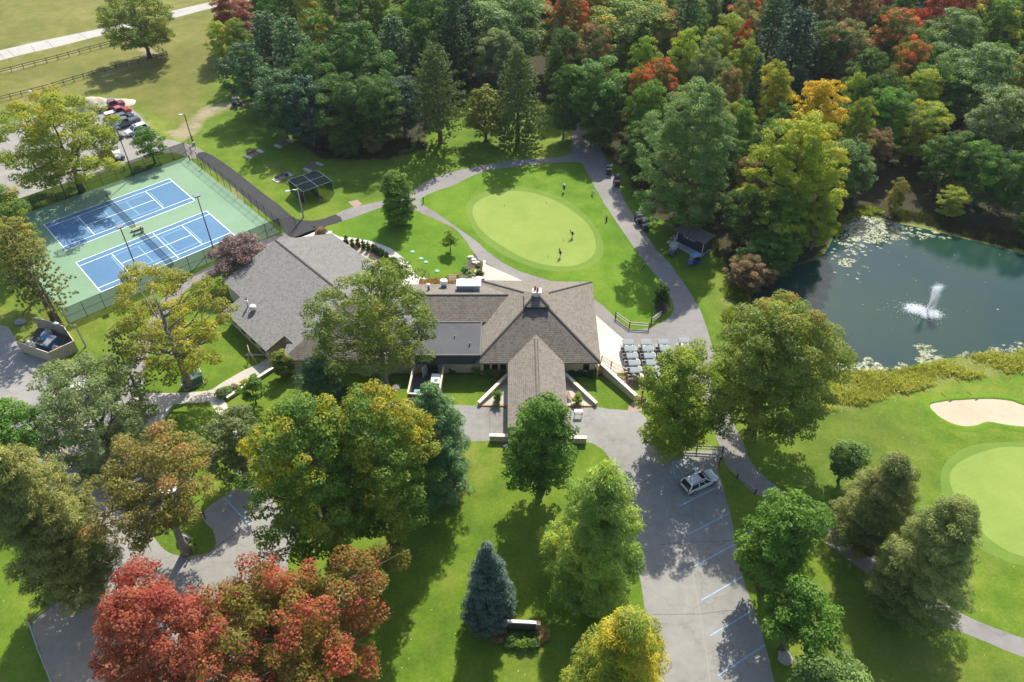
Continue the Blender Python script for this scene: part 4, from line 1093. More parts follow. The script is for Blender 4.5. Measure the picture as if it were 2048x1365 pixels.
def shingles(name, a, b_, streak=.35, row=.29):
    m, nt, b = nodes(name)
    tc = nt.nodes.new('ShaderNodeTexCoord')
    br = _n(nt, 'ShaderNodeTexBrick', Scale=1.0)
    br.inputs['Brick Width'].default_value = .32; br.inputs['Row Height'].default_value = row; br.inputs['Mortar Size'].default_value = .03
    br.inputs['Color1'].default_value = (0, 0, 0, 1); br.inputs['Color2'].default_value = (1, 1, 1, 1); br.inputs['Mortar'].default_value = (-.6, -.6, -.6, 1)
    nt.links.new(tc.outputs['UV'], br.inputs[0])
    P = obj_pos(nt)
    n2 = noise(nt, P, 1.4, 4, .7); n3 = noise(nt, P, 7, 3, .8)
    f = math_(nt, 'ADD', math_(nt, 'MULTIPLY', br.outputs['Color'], .26), math_(nt, 'MULTIPLY', n3, .42))
    f = math_(nt, 'ADD', f, math_(nt, 'MULTIPLY', n2, .3))
    c = ramp(nt, [(.28, tuple(x * .8 for x in a)), (.5, tuple((x + y) / 2 for x, y in zip(a, b_))), (.75, b_)], f)
    # long weather streaks down the slope
    mp = _n(nt, 'ShaderNodeMapping'); mp.inputs['Scale'].default_value = (.5, .07, 1); nt.links.new(tc.outputs['UV'], mp.inputs[0])
    s = math_(nt, 'MULTIPLY', math_(nt, 'SUBTRACT', noise(nt, mp.outputs[0], 1.6, 4, .65), .54), 5, True)
    c = mixc(nt, math_(nt, 'MULTIPLY', s, streak), c, tuple(x * .45 for x in a))
    # shadow line under each course is real relief
    nt.links.new(c, b.inputs['Base Color']); b.inputs['Roughness'].default_value = .92; b.inputs['Specular IOR Level'].default_value = .2
    w_ = _n(nt, 'ShaderNodeSeparateXYZ'); nt.links.new(tc.outputs['UV'], w_.inputs[0])
    saw = math_(nt, 'FRACT', math_(nt, 'DIVIDE', w_.outputs[1], row))
    bump(nt, b, math_(nt, 'SUBTRACT', math_(nt, 'MULTIPLY', n3, .3), saw), .8, .05)
    return m
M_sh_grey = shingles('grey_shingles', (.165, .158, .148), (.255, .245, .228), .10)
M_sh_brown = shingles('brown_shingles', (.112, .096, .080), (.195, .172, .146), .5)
M_sh_tan = shingles('tan_shingles', (.175, .152, .126), (.275, .243, .205), .25)  # paler copy of the brown, for sunward and side slopes and the canopy
M_stucco = paint('tan_stucco', (.52, .43, .30), .9, var=.10, scale=1.5)
M_trim = paint('pale_trim', (.62, .56, .47), .7, var=.08)
M_fascia = paint('brown_fascia', (.16, .125, .10), .7)
M_shaded = paint('shaded_siding', (.035, .04, .048), .7)  # near black because eave shade is put into the colour
M_cap = paint('pale_coping', (.78, .68, .56), .8, var=.08)
M_ridge = paint('ridge_cap', (.055, .05, .046), .9)
M_memb = asphalt('roof_membrane', (.055, .058, .062), (.10, .103, .107), patch=.6, crack=0)
M_galv = paint('galvanised_metal', (.55, .57, .58), .35, .8, var=.1)
M_whitep = paint('white_metal', (.80, .80, .79), .4, var=.04)
M_black = paint('black_metal', (.02, .02, .022), .5)
M_glassd = paint('dark_glass', (.015, .02, .024), .06, 0, var=.2, spec=.9)

def roof(name, vs, fs, mats, parent, th=.24, ridges=(), mi=None, label=None):
    """roof slab: the given slopes, a fascia all round and a soffit below"""
    mb = MB(); n = len(vs)
    mb.v = [tuple(v) for v in vs] + [(v[0], v[1], v[2] - th) for v in vs]
    for k, f in enumerate(fs):
        mb.f.append(tuple(f)); mb.m.append((mi or [0] * len(fs))[k])
    cnt = {}
    for f in fs:
        for i in range(len(f)):
            a, b = f[i], f[(i + 1) % len(f)]
            cnt[(a, b)] = 1
    for f in fs: mb.f.append(tuple(i + n for i in reversed(f))); mb.m.append(len(mats) - 1)
    for (a, b) in cnt:
        if (b, a) not in cnt:
            mb.f.append((b, a, a + n, b + n)); mb.m.append(len(mats) - 1)
    o = mb.build(name, mats, parent, label=label)
    planar_uv(o.data)
    if ridges:
        rb = MB()
        for a, b in ridges: rb.bar(Vector(a) + Vector((0, 0, .02)), Vector(b) + Vector((0, 0, .02)), .26, .09)
        rb.build('ridge_cap', M_ridge, o)
    return o

def wallp(mb, poly):
    """wall block under a sloping roof: polygon with its own top heights"""
    n = len(poly)
    a = sum(poly[i][0] * poly[(i + 1) % n][1] - poly[(i + 1) % n][0] * poly[i][1] for i in range(n))
    if a < 0: poly = poly[::-1]
    vs = [(p[0], p[1], -.1) for p in poly] + [tuple(p) for p in poly]
    fs = [tuple(range(n, 2 * n))] + [(i, (i + 1) % n, n + (i + 1) % n, n + i) for i in range(n)]
    mb.add(vs, fs)

club = empty('clubhouse', (0, 88, 0), 0, 'rambling golf clubhouse with linked grey and brown shingle roofs', 'clubhouse')
club.location = (0, 0, 0)
# --- pyramid roof over the main hall
FLx, FRx, BRx, BLx = (-5.3, 78.75, 3.0), (12.55, 78.85, 3.0), (12.75, 97.45, 3.0), (-5.2, 97.9, 3.0)
AP = (3.6, 88.0, 7.75)
roof('roof', [FLx, FRx, BRx, BLx, AP], [(0, 1, 4), (1, 2, 4), (2, 3, 4), (3, 0, 4)], [M_sh_brown, M_sh_tan, M_fascia], club, mi=[0, 1, 1, 1],  # front slope faces away from the sun, its shade painted with the darker copy
     ridges=[(FLx, AP), (FRx, AP), (BRx, AP), (BLx, AP)], label='brown pyramid roof of the main hall')
wb = MB(); wb.box((3.65, 88.2, 1.4), (16.4, 17.3, 2.8)); wl = wb.build('wall', M_stucco, club)
for k in range(5):
    wn = MB(); wn.box((10.6 if k == 4 else -3.6 + k * 1.15, 79.52, 1.55), (.85, .06, 1.3)); wn.build('window', M_glassd, club)
# little hat with the chimney
hat = MB(); hat.box((3.55, 87.85, 6.85), (3.3, 3.3, .95)); hat.build('clerestory', M_shaded, club)  # walls carry the shadow below the cap eave in their colour
hv = [(1.75, 86.0, 7.3), (5.35, 86.0, 7.3), (5.35, 89.7, 7.3), (1.75, 89.7, 7.3), (3.55, 87.9, 8.3)]
roof('clerestory_roof', hv, [(0, 1, 4), (1, 2, 4), (2, 3, 4), (3, 0, 4)], [M_sh_brown, M_sh_tan, M_fascia], club, th=.14, mi=[0, 1, 1, 1], ridges=[(hv[0], hv[4]), (hv[1], hv[4])])  # same split: shaded front slope painted darker than the rest
ch = MB(); ch.box((3.62, 87.9, 8.2), (1.05, 1.05, 1.0)); ch.box((3.62, 87.9, 8.75), (1.28, 1.22, .14))
cho = ch.build('chimney', M_cap, club, bevel=.02)
for dx, dy in ((-.28, .22), (.08, -.12)):
    fl = MB(); fl.lathe([(.17, 0), (.17, .5), (.12, .5), (.12, .3)], 12, (3.62 + dx, 87.9 + dy, 8.82)); fl.build('flue', paint('red_clay', (.26, .06, .045), .8), cho)
# --- entrance canopy
er, ez = 3.42, 5.0
ev = [(-.58, 66.9, 3.0), (er, 64.6, ez), (7.36, 66.4, 3.0), (7.36, 80.5, 3.0), (er, 82.9, ez), (-.58, 80.5, 3.0)]
roof('canopy_roof', ev, [(0, 1, 4, 5), (1, 2, 3, 4)], [M_sh_tan, M_fascia], club, label='long gabled entrance canopy')
rb = MB()
for dx in (-.2, .2): rb.bar((er + dx, 65.2, ez - .03), (er + dx, 81.8, ez - .03), .07, .10)
rb.build('ridge_vent', M_ridge, club)
for x in (.1, 6.7):
    for y in (67.6, 71.5, 75.5):
        q = MB(); q.box((x, y, 1.4), (.34, .34, 2.8)); q.box((x, y, .2), (.5, .5, .4)); q.build('pillar', M_stucco, club, bevel=.02)
# --- middle range: ridge behind a flat roof
mv = [(-21, 86.62, 3.85), (-.9, 86.62, 3.85), (-.3, 91.0, 5.52), (-21, 91.0, 5.52), (-3.6, 96.6, 3.2), (-21, 96.6, 3.2)]
roof('range_roof', mv, [(0, 1, 2, 3), (3, 2, 4, 5)], [M_sh_brown, M_sh_tan, M_fascia], club, mi=[0, 1], ridges=[((-20, 91, 5.52), (-.5, 91, 5.52))], label='low range roof with the air handler on its back slope')  # front slope painted darker for shade, back slope paler for sun
wb = MB(); wallp(wb, [(-20.5, 86.7, 3.5), (-3, 86.7, 3.5), (-3, 91, 5.2), (-20.5, 91, 5.2)]); wallp(wb, [(-20.5, 91, 5.2), (-3, 91, 5.2), (-3, 96.1, 3.1), (-20.5, 96.1, 3.1)]); wb.build('range_wall', M_stucco, club)
fb = MB(); fb.box((-9.1, 83.05, 3.72), (9.2, 7.2, .24)); fr = fb.build('flat_roof', M_memb, club)
tb = MB()
for a, b in (((-13.7, 79.5), (-4.5, 79.5)), ((-4.5, 79.5), (-4.5, 86.6)), ((-13.7, 86.62), (-4.5, 86.62))): tb.bar((a[0], a[1], 3.90), (b[0], b[1], 3.90), .20, .12)
tb.build('roof_edge', paint('edge_metal', (.12, .115, .105), .8), fr)
fb = MB(); fb.add([(-13.7, 79.4, 3.84), (-4.6, 79.4, 3.84), (-4.6, 79.05, 2.5), (-13.7, 79.05, 2.5), (-13.7, 79.9, 2.5), (-4.6, 79.9, 2.5), (-13.7, 79.9, 3.6), (-4.6, 79.9, 3.6)], [(3, 2, 1, 0), (2, 3, 4, 5), (0, 1, 7, 6), (0, 6, 4, 3), (1, 2, 5, 7)]); fb.build('shaded_fascia', M_shaded, club)  # fascia in shadow, the shade painted into its colour
wb = MB(); wb.box((-9.1, 83.2, 1.75), (8.9, 6.6, 3.5)); wb.build('service_wall', M_stucco, club)
db = MB(); db.box((-11.4, 79.86, 1.05), (1.5, .06, 2.1)); db.build('service_door', paint('dark_doorway', (.03, .03, .03), .8), club)
db = MB(); db.box((-12.55, 79.3, 1.05), (1.05, .07, 2.05), rz=R(60)); db.build('open_door', paint('pale_grey_door', (.55, .58, .6), .5), club)
for x, y, hh in ((-8.3, 83.2, .35), (-6.0, 81.6, .45), (-6.05, 81.75, .4)):
    q = MB(); q.lathe([(.07, 0), (.07, hh), (.1, hh), (.1, hh + .06)], 8, (x, y, 3.84)); q.build('vent_stub', M_black, fr)
# --- front left wing, hipped
fv = [(-32.6, 79.35, 3.0), (-13.2, 79.35, 3.0), (-13.2, 95.4, 3.0), (-32.6, 95.4, 3.0), (-24.6, 87.4, 7.1), (-17.4, 87.4, 7.1)]
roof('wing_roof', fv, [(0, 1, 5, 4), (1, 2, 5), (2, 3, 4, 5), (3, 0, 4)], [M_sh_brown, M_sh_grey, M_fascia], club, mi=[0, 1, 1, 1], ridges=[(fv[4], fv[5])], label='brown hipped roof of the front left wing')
wb = MB(); wb.box((-22.8, 87.4, 1.4), (18.4, 15.2, 2.8)); wb.build('wing_wall', M_stucco, club)
# --- big grey gable, turned 45 degrees
uy = R(-46.51); U = Vector((math.cos(uy), math.sin(uy), 0)); Nn = Vector((U.y, -U.x, 0))
sL, sR = R(16.35), R(18.69)
VL = Nn * math.cos(sL) - Vector((0, 0, math.sin(sL))); VR = -Nn * math.cos(sR) - Vector((0, 0, math.sin(sR)))
A = Vector((-38.29, 103.9, 6.53))
c_ = A + VL * 10.6; d_ = c_ + U * 5.574; e_ = d_ + VL * 3.236; f_ = e_ + U * 12.575; g_ = f_ - VL * 3.448; h_ = g_ + U * 5.4; b2 = A + U * 23.6; h_ = g_ + U * 2.4
r1 = A + VR * 10.793; r2 = r1 + U * 22.0; b3 = r2
gv = [A, c_, d_, e_, f_, g_, h_, b2, r1, r2]
roof('gable_roof', gv, [(0, 1, 2, 3, 4, 5, 6, 7), (8, 0, 7, 9)], [M_sh_grey, M_fascia], club, ridges=[(A + U * .05, b2)], label='large grey gable roof set at forty five degrees')
dn = Vector((0, 0, -.3))
def ins(p, c, k=.955): return Vector((c[0] + (p[0] - c[0]) * k, c[1] + (p[1] - c[1]) * k, 0))
wb = MB()
cL = (c_ + d_ + f_ + b2 + A) / 5
def roofz(p):
    q = Vector((p[0], p[1], 0)) - Vector((A.x, A.y, 0)); dN = q.dot(Nn)
    return A.z - (dN * math.tan(sL) if dN > 0 else -dN * math.tan(sR)) - .26
def wpt(p, du=0, dv=0):
    q = Vector((p[0], p[1], 0)) + U * du + Nn * dv
    return (q.x, q.y, roofz(q))
wallp(wb, [wpt(A, .4), wpt(c_, .4, -.35), wpt(d_, .4, -.35), wpt(e_, .4, -.5), wpt(f_, -.45, -.5), wpt(g_, -.45), wpt(h_, -.5), wpt(b2, -.5)])
wallp(wb, [wpt(A, .4, -.001), wpt(b2, -.5, -.001), wpt(r2, -.5, .5), wpt(r1, .4, .5)])
wb.build('gable_wall', M_stucco, club)
for k in range(4):
    p = Vector(e_) + U * (1.6 + k * 2.9) - Nn * .47
    wn = MB(); wn.box((p.x, p.y, 1.3), (1.1, .08, 1.1), rz=uy); wn.build('window', M_glassd, club)
# --- things standing on the roofs
def on_gable(px, py):
    z = 5.0
    for _ in range(8):
        g = at(px, py, z); z = roofz(g) + .26
    return at(px, py, z)
mush = paint('white_vent_paint', (.78, .76, .72), .4)
g = on_gable(507, 621)
t = empty('roof_fan', g, 0, 'white mushroom fan on the left slope of the grey gable roof', 'roof vent')
q = MB(); q.lathe([(.30, -.2), (.30, .45)], 14); q.build('curb', paint('tan_metal', (.5, .42, .33), .5), t)
q = MB(); q.lathe([(.3, .4), (.52, .45), (.55, .62), (.46, .85), (.25, .98), (.02, 1.0)], 18); q.build('hood', mush, t, smooth=True)
g = on_gable(496, 613)
t = empty('vent_pipe', g, 0, 'tall thin vent pipe with a conical cap beside the white mushroom fan', 'roof vent')
q = MB(); q.lathe([(.12, -.2), (.12, .9)], 10); q.build('pipe', paint('tan_metal', (.5, .42, .33), .5), t)
q = MB(); q.lathe([(.2, .85), (.26, 1.0), (.2, 1.12)], 12); q.build('collar', mush, t)
q = MB(); q.lathe([(.1, 1.1), (.1, 1.35), (.17, 1.4), (.17, 1.55)], 10); q.build('cap', M_black, t)
t = empty('air_handler', at(938, 578, 4.6), 0, 'big white topped metal air handler on the clubhouse roof', 'air handler')
q = MB(); q.box((-.35, 0, .55), (3.0, 1.55, 1.1)); q.build('cabinet', paint('blue_grey_metal', (.33, .42, .52), .4, .3), t, bevel=.03)
q = MB(); q.box((0.0, 0.05, 1.15), (3.75, 1.75, .12)); q.build('top_panel', paint('bright_white_metal', (.88, .88, .88), .35), t, bevel=.02)
q = MB(); q.add([(1.15, -.75, .1), (1.15, .75, .1), (1.15, .75, 1.08), (1.15, -.75, 1.08), (1.85, -.75, 1.08), (1.85, .75, 1.08)], [(0, 1, 2, 3), (0, 4, 5, 1), (0, 3, 4), (1, 5, 2), (3, 2, 5, 4)]); q.build('hood', paint('blue_grey_metal', (.33, .42, .52), .4, .3), t)
q = MB()
for k in range(6): q.box((-1.6 + k * .42, -.79, .62), (.26, .04, .6))
q.build('louvre', paint('slate_metal', (.2, .27, .35), .5, .3), t)
q = MB(); q.box((0, 0, -.2), (3.3, 1.6, .5)); q.build('curb', M_fascia, t)
for px, py, lab in ((888, 572, 'round white exhaust fan on the roof, the one left of the signboard'), (925, 572, 'round white exhaust fan tucked behind the air handler')):
    t = empty('exhaust_fan', at(px, py, 4.1), 0, lab, 'exhaust fan', 'exhaust fans on the range roof')
    q = MB(); q.box((0, 0, .1), (.85, .85, .5)); q.build('curb', M_galv, t)
    q = MB(); q.lathe([(.42, .3), (.42, .55), (.62, .6), (.62, .95), (.48, 1.15), (.4, 1.18), (.38, .9)], 18); q.build('hood', M_whitep, t, smooth=True)
    q = MB(); q.lathe([(.2, 1.0), (.2, 1.1)], 10); q.build('motor', M_galv, t)
t = empty('stub_vent', at(857.5, 581, 4.4), 0, 'short roof flue with a white cap near the oak branches', 'roof vent')
q = MB(); q.lathe([(.18, -.3), (.18, .9)], 12); q.build('pipe', paint('brown_metal', (.2, .15, .13), .5), t)
q = MB(); q.lathe([(.2, .85), (.32, .95), (.3, 1.15), (.1, 1.25)], 12); q.build('cap', M_whitep, t, smooth=True)

# ------------------------------------------------------------------ garden walls of the entrance
def garden_wall(a, b, h, th, label, h2=None, mat=None, lip=None):
    """wall from a to b with a pale coping"""
    a, b = Vector(a), Vector(b); d = b - a; L = d.length; rz = math.atan2(d.y, d.x); h2 = h if h2 is None else h2
    t = empty('garden_wall', a, rz, label, 'garden wall')
    q = MB(); q.add([(0, -th / 2, -.1), (L, -th / 2, -.1), (L, th / 2, -.1), (0, th / 2, -.1), (0, -th / 2, h), (L, -th / 2, h2), (L, th / 2, h2), (0, th / 2, h)],
                    [(3, 2, 1, 0), (4, 5, 6, 7), (0, 1, 5, 4), (1, 2, 6, 5), (2, 3, 7, 6), (3, 0, 4, 7)])
    q.build('wall', mat or M_stucco, t)
    q = MB(); e = .06; q.add([(-e, -th / 2 - e, h + .003), (L + e, -th / 2 - e, h2 + .003), (L + e, th / 2 + e, h2 + .003), (-e, th / 2 + e, h + .003), (-e, -th / 2 - e, h + .10), (L + e, -th / 2 - e, h2 + .10), (L + e, th / 2 + e, h2 + .10), (-e, th / 2 + e, h + .10)],
                    [(3, 2, 1, 0), (4, 5, 6, 7), (0, 1, 5, 4), (1, 2, 6, 5), (2, 3, 7, 6), (3, 0, 4, 7)])
    q.build('coping', M_cap, t)
    if lip:
        q = MB(); q.bar((0, -th / 2 - .07, h - .03), (L, -th / 2 - .07, h2 - .03), .05, .07); q.build('yellow_strip', lip, t)
    return t
M_amber = paint('amber_paint', (.55, .28, .03), .6, world=True)
garden_wall(at(958, 811), at(1019, 755), .55, .34, 'slanting pale wall on the left of the entrance canopy', 1.0)
garden_wall(at(1192, 812), at(1130, 758), .55, .34, 'slanting pale wall on the right of the entrance canopy', 1.0)
garden_wall(at(1270, 803), at(1199, 741), 1.15, .34, 'long pale wall beside the brick walkway', 1.5)
garden_wall(at(980, 881), at(1172, 886), 1.0, .38, 'low pale wall closing the front of the drive behind the pointed maple', lip=M_amber)
garden_wall(at(455, 800), at(551, 738), .45, .30, 'low timber edge of the planting bed below the left wing', mat=wood('weathered_timber', (.28, .22, .17), (.42, .36, .29)))
q = MB()
for a, b in (((961, 812.5), (1016, 813.5)), ((1133, 813.5), (1188, 813.5))):
    p, r_ = at(*a), at(*b); q.bar((p.x, p.y, .11), (r_.x, r_.y, .11), .10, .14)
q.build('porch_edge_stripe', M_amber, kind='structure')
# service yard screen
M_fence = wood('screen_boards', (.18, .135, .10), (.33, .26, .20))
M_plank = paint('pale_top_rail', (.62, .53, .42), .8)
yd = empty('service_screen', at(866, 790), 0, 'board screen with pale top rails round the service yard', 'screen fence')
yd.location = (0, 0, 0)
c0, c1, c2, c3 = at(836, 732 + 14), at(826, 797 + 14), at(884, 800), at(889, 745)
c0, c1, c2, c3 = Vector((-14.0, 79.4, 0)), Vector((-14.3, 74.0, 0)), Vector((-10.05, 73.6, 0)), Vector((-9.75, 79.4, 0))
for a, b in ((c0, c1), (c1, c2), (c2, c3)):
    q = MB(); d = (b - a); q.bar(a + Vector((0, 0, .85)), b + Vector((0, 0, .85)), .10, 1.9); q.build('boards', M_fence, yd)
    q = MB(); q.bar(a + Vector((0, 0, 1.86)), b + Vector((0, 0, 1.86)), .26, .08); q.build('top_rail', M_plank, yd)
sheet('service_floor', [(-14.2, 73.8), (-9.9, 73.7), (-9.7, 79.6), (-14, 79.6)], asphalt('yard_concrete', (.09, .085, .08), (.16, .15, .145)), .012, smooth=False, world=True)
t = empty('ice_merchandiser', (-10.75, 77.1, 0), R(-2), 'white equipment box with a dark hatch inside the service yard', 'equipment box')
q = MB(); q.box((0, 0, .85), (1.25, 1.9, 1.6)); q.build('cabinet', M_whitep, t, bevel=.03)
q = MB(); q.box((.12, -.35, 1.69), (.55, .55, .05)); q.build('hatch', paint('dark_blue_panel', (.03, .04, .09), .4), t)
t = empty('utility_cart', (-10.8, 75.2, 0), R(90), 'small white and blue utility cart in the service yard', 'utility cart')
q = MB(); q.box((0, 0, .55), (1.9, 1.05, .55)); q.build('body', M_whitep, t, bevel=.04)
q = MB(); q.box((.25, 0, .95), (.6, .95, .5)); q.build('seat', paint('blue_seat', (.04, .08, .2), .6), t, bevel=.05)
for sx in (-.6, .6):
    for sy in (-.5, .5): q = MB(); q.tube([(sx, sy - .09, .24), (sx, sy + .09, .24)], .24, 12); q.build('wheel', M_black, t)
t = empty('waste_bin', (-13.2, 75.0, 0), 0, 'turquoise lidded bin in the corner of the service yard', 'bin')
q = MB(); q.box((0, 0, .55), (.7, .7, 1.1), taper=1.1); q.build('tub', paint('turquoise_plastic', (.05, .28, .33), .5), t, bevel=.03)
q = MB(); q.box((0, 0, 1.13), (.82, .82, .08)); q.build('lid', paint('turquoise_plastic', (.05, .28, .33), .5), t)
# ------------------------------------------------------------------ vehicles
M_tyre = paint('tyre_rubber', (.018, .018, .019), .85)
M_rim = paint('alloy_rim', (.5, .5, .52), .3, .8)
M_lampw = paint('clear_lamp', (.75, .78, .8), .1)
M_lampr = paint('red_lamp', (.35, .015, .012), .2)
M_trimk = paint('black_trim', (.02, .02, .022), .5)
def car_paint(name, col): return paint(name, col, .28, .25, var=.03, coat=1.0)

def wheel(parent, x, y, r, w):
    q = MB(); q.lathe([(r * .62, -w / 2), (r * .95, -w / 2), (r, -w * .3), (r, w * .3), (r * .95, w / 2), (r * .62, w / 2)], 18)
    q.v = [(v[0] + x, v[2] + y, v[1] + r) for v in q.v]
    o = q.build('tyre', M_tyre, parent, smooth=False)
    q = MB(); s = 1 if y > 0 else -1
    q.lathe([(r * .64, -w * .35), (r * .66, w * .53), (r * .5, w * .515), (r * .12, w * .53)], 14); 
    for k in range(5):
        a = 2 * PI * k / 5; q.bar((0, 0, w * .54), (r * .6 * math.cos(a), r * .6 * math.sin(a), w * .54), .06, .03)
    q.v = [(v[0] + x, v[2] * s + y, v[1] + r) for v in q.v]
    q.build('rim', M_rim, o)
    return o

def ring(x, hw, z0, z1, rr=.12, tuck=.9):
    """cross section of a body shell at station x"""
    rr = min(rr, (z1 - z0) * .45)
    return [(x, -hw * tuck, z0), (x, hw * tuck, z0), (x, hw, z0 + rr), (x, hw, z1 - rr), (x, hw - rr * .9, z1), (x, -hw + rr * .9, z1), (x, -hw, z1 - rr), (x, -hw, z0 + rr)]

def make_car(name, kind, pnt, label, a, b, group=None, roofbox=None, cat=None, rails=False, sunroof=False):
    """vehicle standing from rear a to front b (ground points)"""
    a, b = Vector(a), Vector(b); d = b - a; rz = math.atan2(d.y, d.x); c = (a + b) / 2
    D = {'suv': (4.9, 1.92, 1.74, .98, (-2.35, -1.95, .35, 1.15)), 'sedan': (4.7, 1.82, 1.44, .88, (-1.75, -1.05, .35, 1.15)),
         'van': (5.3, 2.0, 2.0, 1.08, (-2.6, -2.45, 1.0, 1.9)), 'pickup': (5.7, 1.98, 1.86, 1.08, (-.55, -.35, .85, 1.55))}[kind]
    L, Wd, Ht, belt, gh = D; hw = Wd / 2
    t = empty(name, (c.x, c.y, .012), rz, label, cat or {'suv': 'suv', 'sedan': 'car', 'van': 'van', 'pickup': 'pickup truck'}[kind], group)
    hood = {'suv': 1.04, 'sedan': .86, 'van': 1.1, 'pickup': 1.12}[kind]
    q = MB()
    if kind == 'pickup':
        st = [(-L / 2, hw * .93, .45, 1.02), (-L / 2 + .08, hw * .98, .38, 1.10), (-.62, hw, .34, 1.12), (-.6, hw, .34, belt), (1.5, hw, .33, belt), (1.75, hw * .99, .33, hood), (2.5, hw * .96, .34, hood - .06), (2.78, hw * .88, .38, hood - .16), (L / 2, hw * .80, .45, hood - .35)]
    else:
        rearz = belt if kind in ('suv', 'van') else .95
        st = [(-L / 2, hw * .84, .5, rearz - .12), (-L / 2 + .1, hw * .94, .38, rearz), (-L / 2 + .7, hw, .32, belt + .02), (.2, hw, .3, belt), (gh[3] + .02, hw, .3, belt), (gh[3] + .25, hw * .98, .3, hood), (L / 2 - .5, hw * .93, .32, hood - .08), (L / 2 - .18, hw * .84, .36, hood - .2), (L / 2, hw * .70, .44, hood - .38)]
    q.loft([ring(*s_) for s_ in st])
    q.build('body', pnt, t, bevel=.02, smooth=False)
    # glasshouse and roof
    x0, x1, x2, x3 = gh
    ti = .80
    q = MB(); q.loft([[(x0, -hw * .93, belt), (x0, hw * .93, belt), (x1, hw * ti, Ht - .06), (x1, -hw * ti, Ht - .06)], [(x3, -hw * .93, belt), (x3, hw * .93, belt), (x2, hw * ti, Ht - .06), (x2, -hw * ti, Ht - .06)]])
    q.build('glass', M_glassd, t)
    q = MB(); q.loft([[(x1 - .05, -hw * ti, Ht - .08), (x1 - .05, hw * ti, Ht - .08), (x1, hw * ti * .92, Ht - .01), (x1, -hw * ti * .92, Ht - .01)],
                      [((x1 + x2) / 2, -hw * ti * 1.02, Ht - .06), ((x1 + x2) / 2, hw * ti * 1.02, Ht - .06), ((x1 + x2) / 2, hw * ti * .92, Ht + .01), ((x1 + x2) / 2, -hw * ti * .92, Ht + .01)],
                      [(x2 + .08, -hw * ti, Ht - .09), (x2 + .08, hw * ti, Ht - .09), (x2, hw * ti * .92, Ht - .01), (x2, -hw * ti * .92, Ht - .01)]])
    ro = q.build('roof', pnt, t, bevel=.01)
    for s in (-1, 1):
        q = MB(); q.bar((x3, s * hw * .935, belt), (x2, s * hw * ti, Ht - .07), .09, .07); q.build('pillar', pnt, t)
        q = MB(); q.bar((x0, s * hw * .935, belt), (x1, s * hw * ti, Ht - .07), .16, .07); q.build('pillar', pnt, t)
        for fx in ((.45, .74) if kind != 'pickup' else (.5,)):
            q = MB(); q.bar((x0 + (x3 - x0) * fx, s * hw * .94, belt), (x1 + (x2 - x1) * fx, s * hw * (ti + .005), Ht - .07), .10, .06); q.build('pillar', pnt, t)
    if sunroof:
        q = MB(); q.box((.05, 0, Ht + .012), (.5, .95, .02)); q.build('sunroof', M_glassd, ro)
    if rails:
        for s in (-1, 1): q = MB(); q.bar((x1 + .2, s * hw * .74, Ht + .06), (x2 - .15, s * hw * .74, Ht + .06), .05, .05); q.bar((x1 + .3, s * hw * .74, Ht - .03), (x1 + .3, s * hw * .74, Ht + .06), .05); q.bar((x2 - .3, s * hw * .74, Ht - .03), (x2 - .3, s * hw * .74, Ht + .06), .05); q.build('roof_rail', M_trimk, ro)
    if kind == 'pickup':
        q = MB(); q.box((-1.72, 0, 1.125), (2.05, 1.5, .05)); q.build('bed_cover' if roofbox else 'bed_liner', roofbox or M_trimk, t)
    wr = .36 if kind != 'sedan' else .33
    for sx in (-L / 2 + .95, L / 2 - .95):
        for sy in (-hw + .10, hw - .10): wheel(t, sx, sy, wr, .24)
    for s in (-1, 1):
        q = MB(); q.box((L / 2 - .22, s * hw * .68, hood - .22), (.2, .36, .14)); q.build('headlight', M_lampw, t, bevel=.02)
        q = MB(); q.box((-L / 2 + .06, s * hw * .80, belt - .16), (.1, .2, .3)); q.build('tail_light', M_lampr, t)
        q = MB(); q.box((gh[3] - .15, s * (hw + .1), belt + .06), (.12, .2, .14)); q.build('mirror', pnt, t, bevel=.02)
    q = MB(); q.box((L / 2 - .03, 0, .62 if kind != 'pickup' else .74), (.06, hw * 1.0, .22)); q.build('grille', M_trimk, t)
    q = MB(); q.box((-L / 2 + .02, 0, .6), (.10, hw * 1.7, .16)); q.build('rear_bumper', M_trimk, t)
    return t
P_silver = paint('silver_paint', (.68, .70, .72), .35, .0, var=.03, coat=.6); P_white = car_paint('white_paint', (.80, .80, .79)); P_red = car_paint('red_paint', (.42, .025, .03))
P_dkred = car_paint('dark_red_paint', (.22, .02, .022)); P_navy = car_paint('navy_paint', (.03, .05, .085)); P_slate = car_paint('slate_paint', (.06, .085, .105)); P_plum = car_paint('plum_paint', (.05, .014, .022)); P_blue = car_paint('blue_paint', (.02, .09, .30)); P_black = car_paint('black_paint', (.015, .017, .02))
make_car('parked_suv', 'suv', P_silver, 'silver suv parked alone in the marked stalls by the drive', at(1366, 984), at(1429, 955), rails=True, sunroof=True)
LOTG = 'vehicles parked nose to tail in the upper left car park'
make_car('parked_pickup', 'pickup', P_dkred, 'dark red pickup with grey cap beside the sand heap', at(206, 222), at(243, 212), LOTG, roofbox=paint('grey_cap', (.25, .3, .34), .4))
make_car('parked_pickup', 'pickup', P_red, 'bright red pickup with a pale bed cover', at(213, 237), at(262, 224), LOTG, roofbox=paint('pale_cover', (.55, .58, .6), .5))
make_car('parked_suv', 'suv', P_navy, 'dark blue suv between the red and the slate pickups', at(231, 247), at(268, 236), LOTG)
make_car('parked_pickup', 'pickup', P_slate, 'slate grey pickup with a covered bed beside the white suv', at(281, 243), at(228, 259), LOTG, roofbox=paint('slate_cover', (.05, .065, .075), .6))
make_car('parked_suv', 'suv', P_white, 'white suv with a dark sunroof in the upper lot', at(296, 259), at(254, 273), LOTG, sunroof=True)
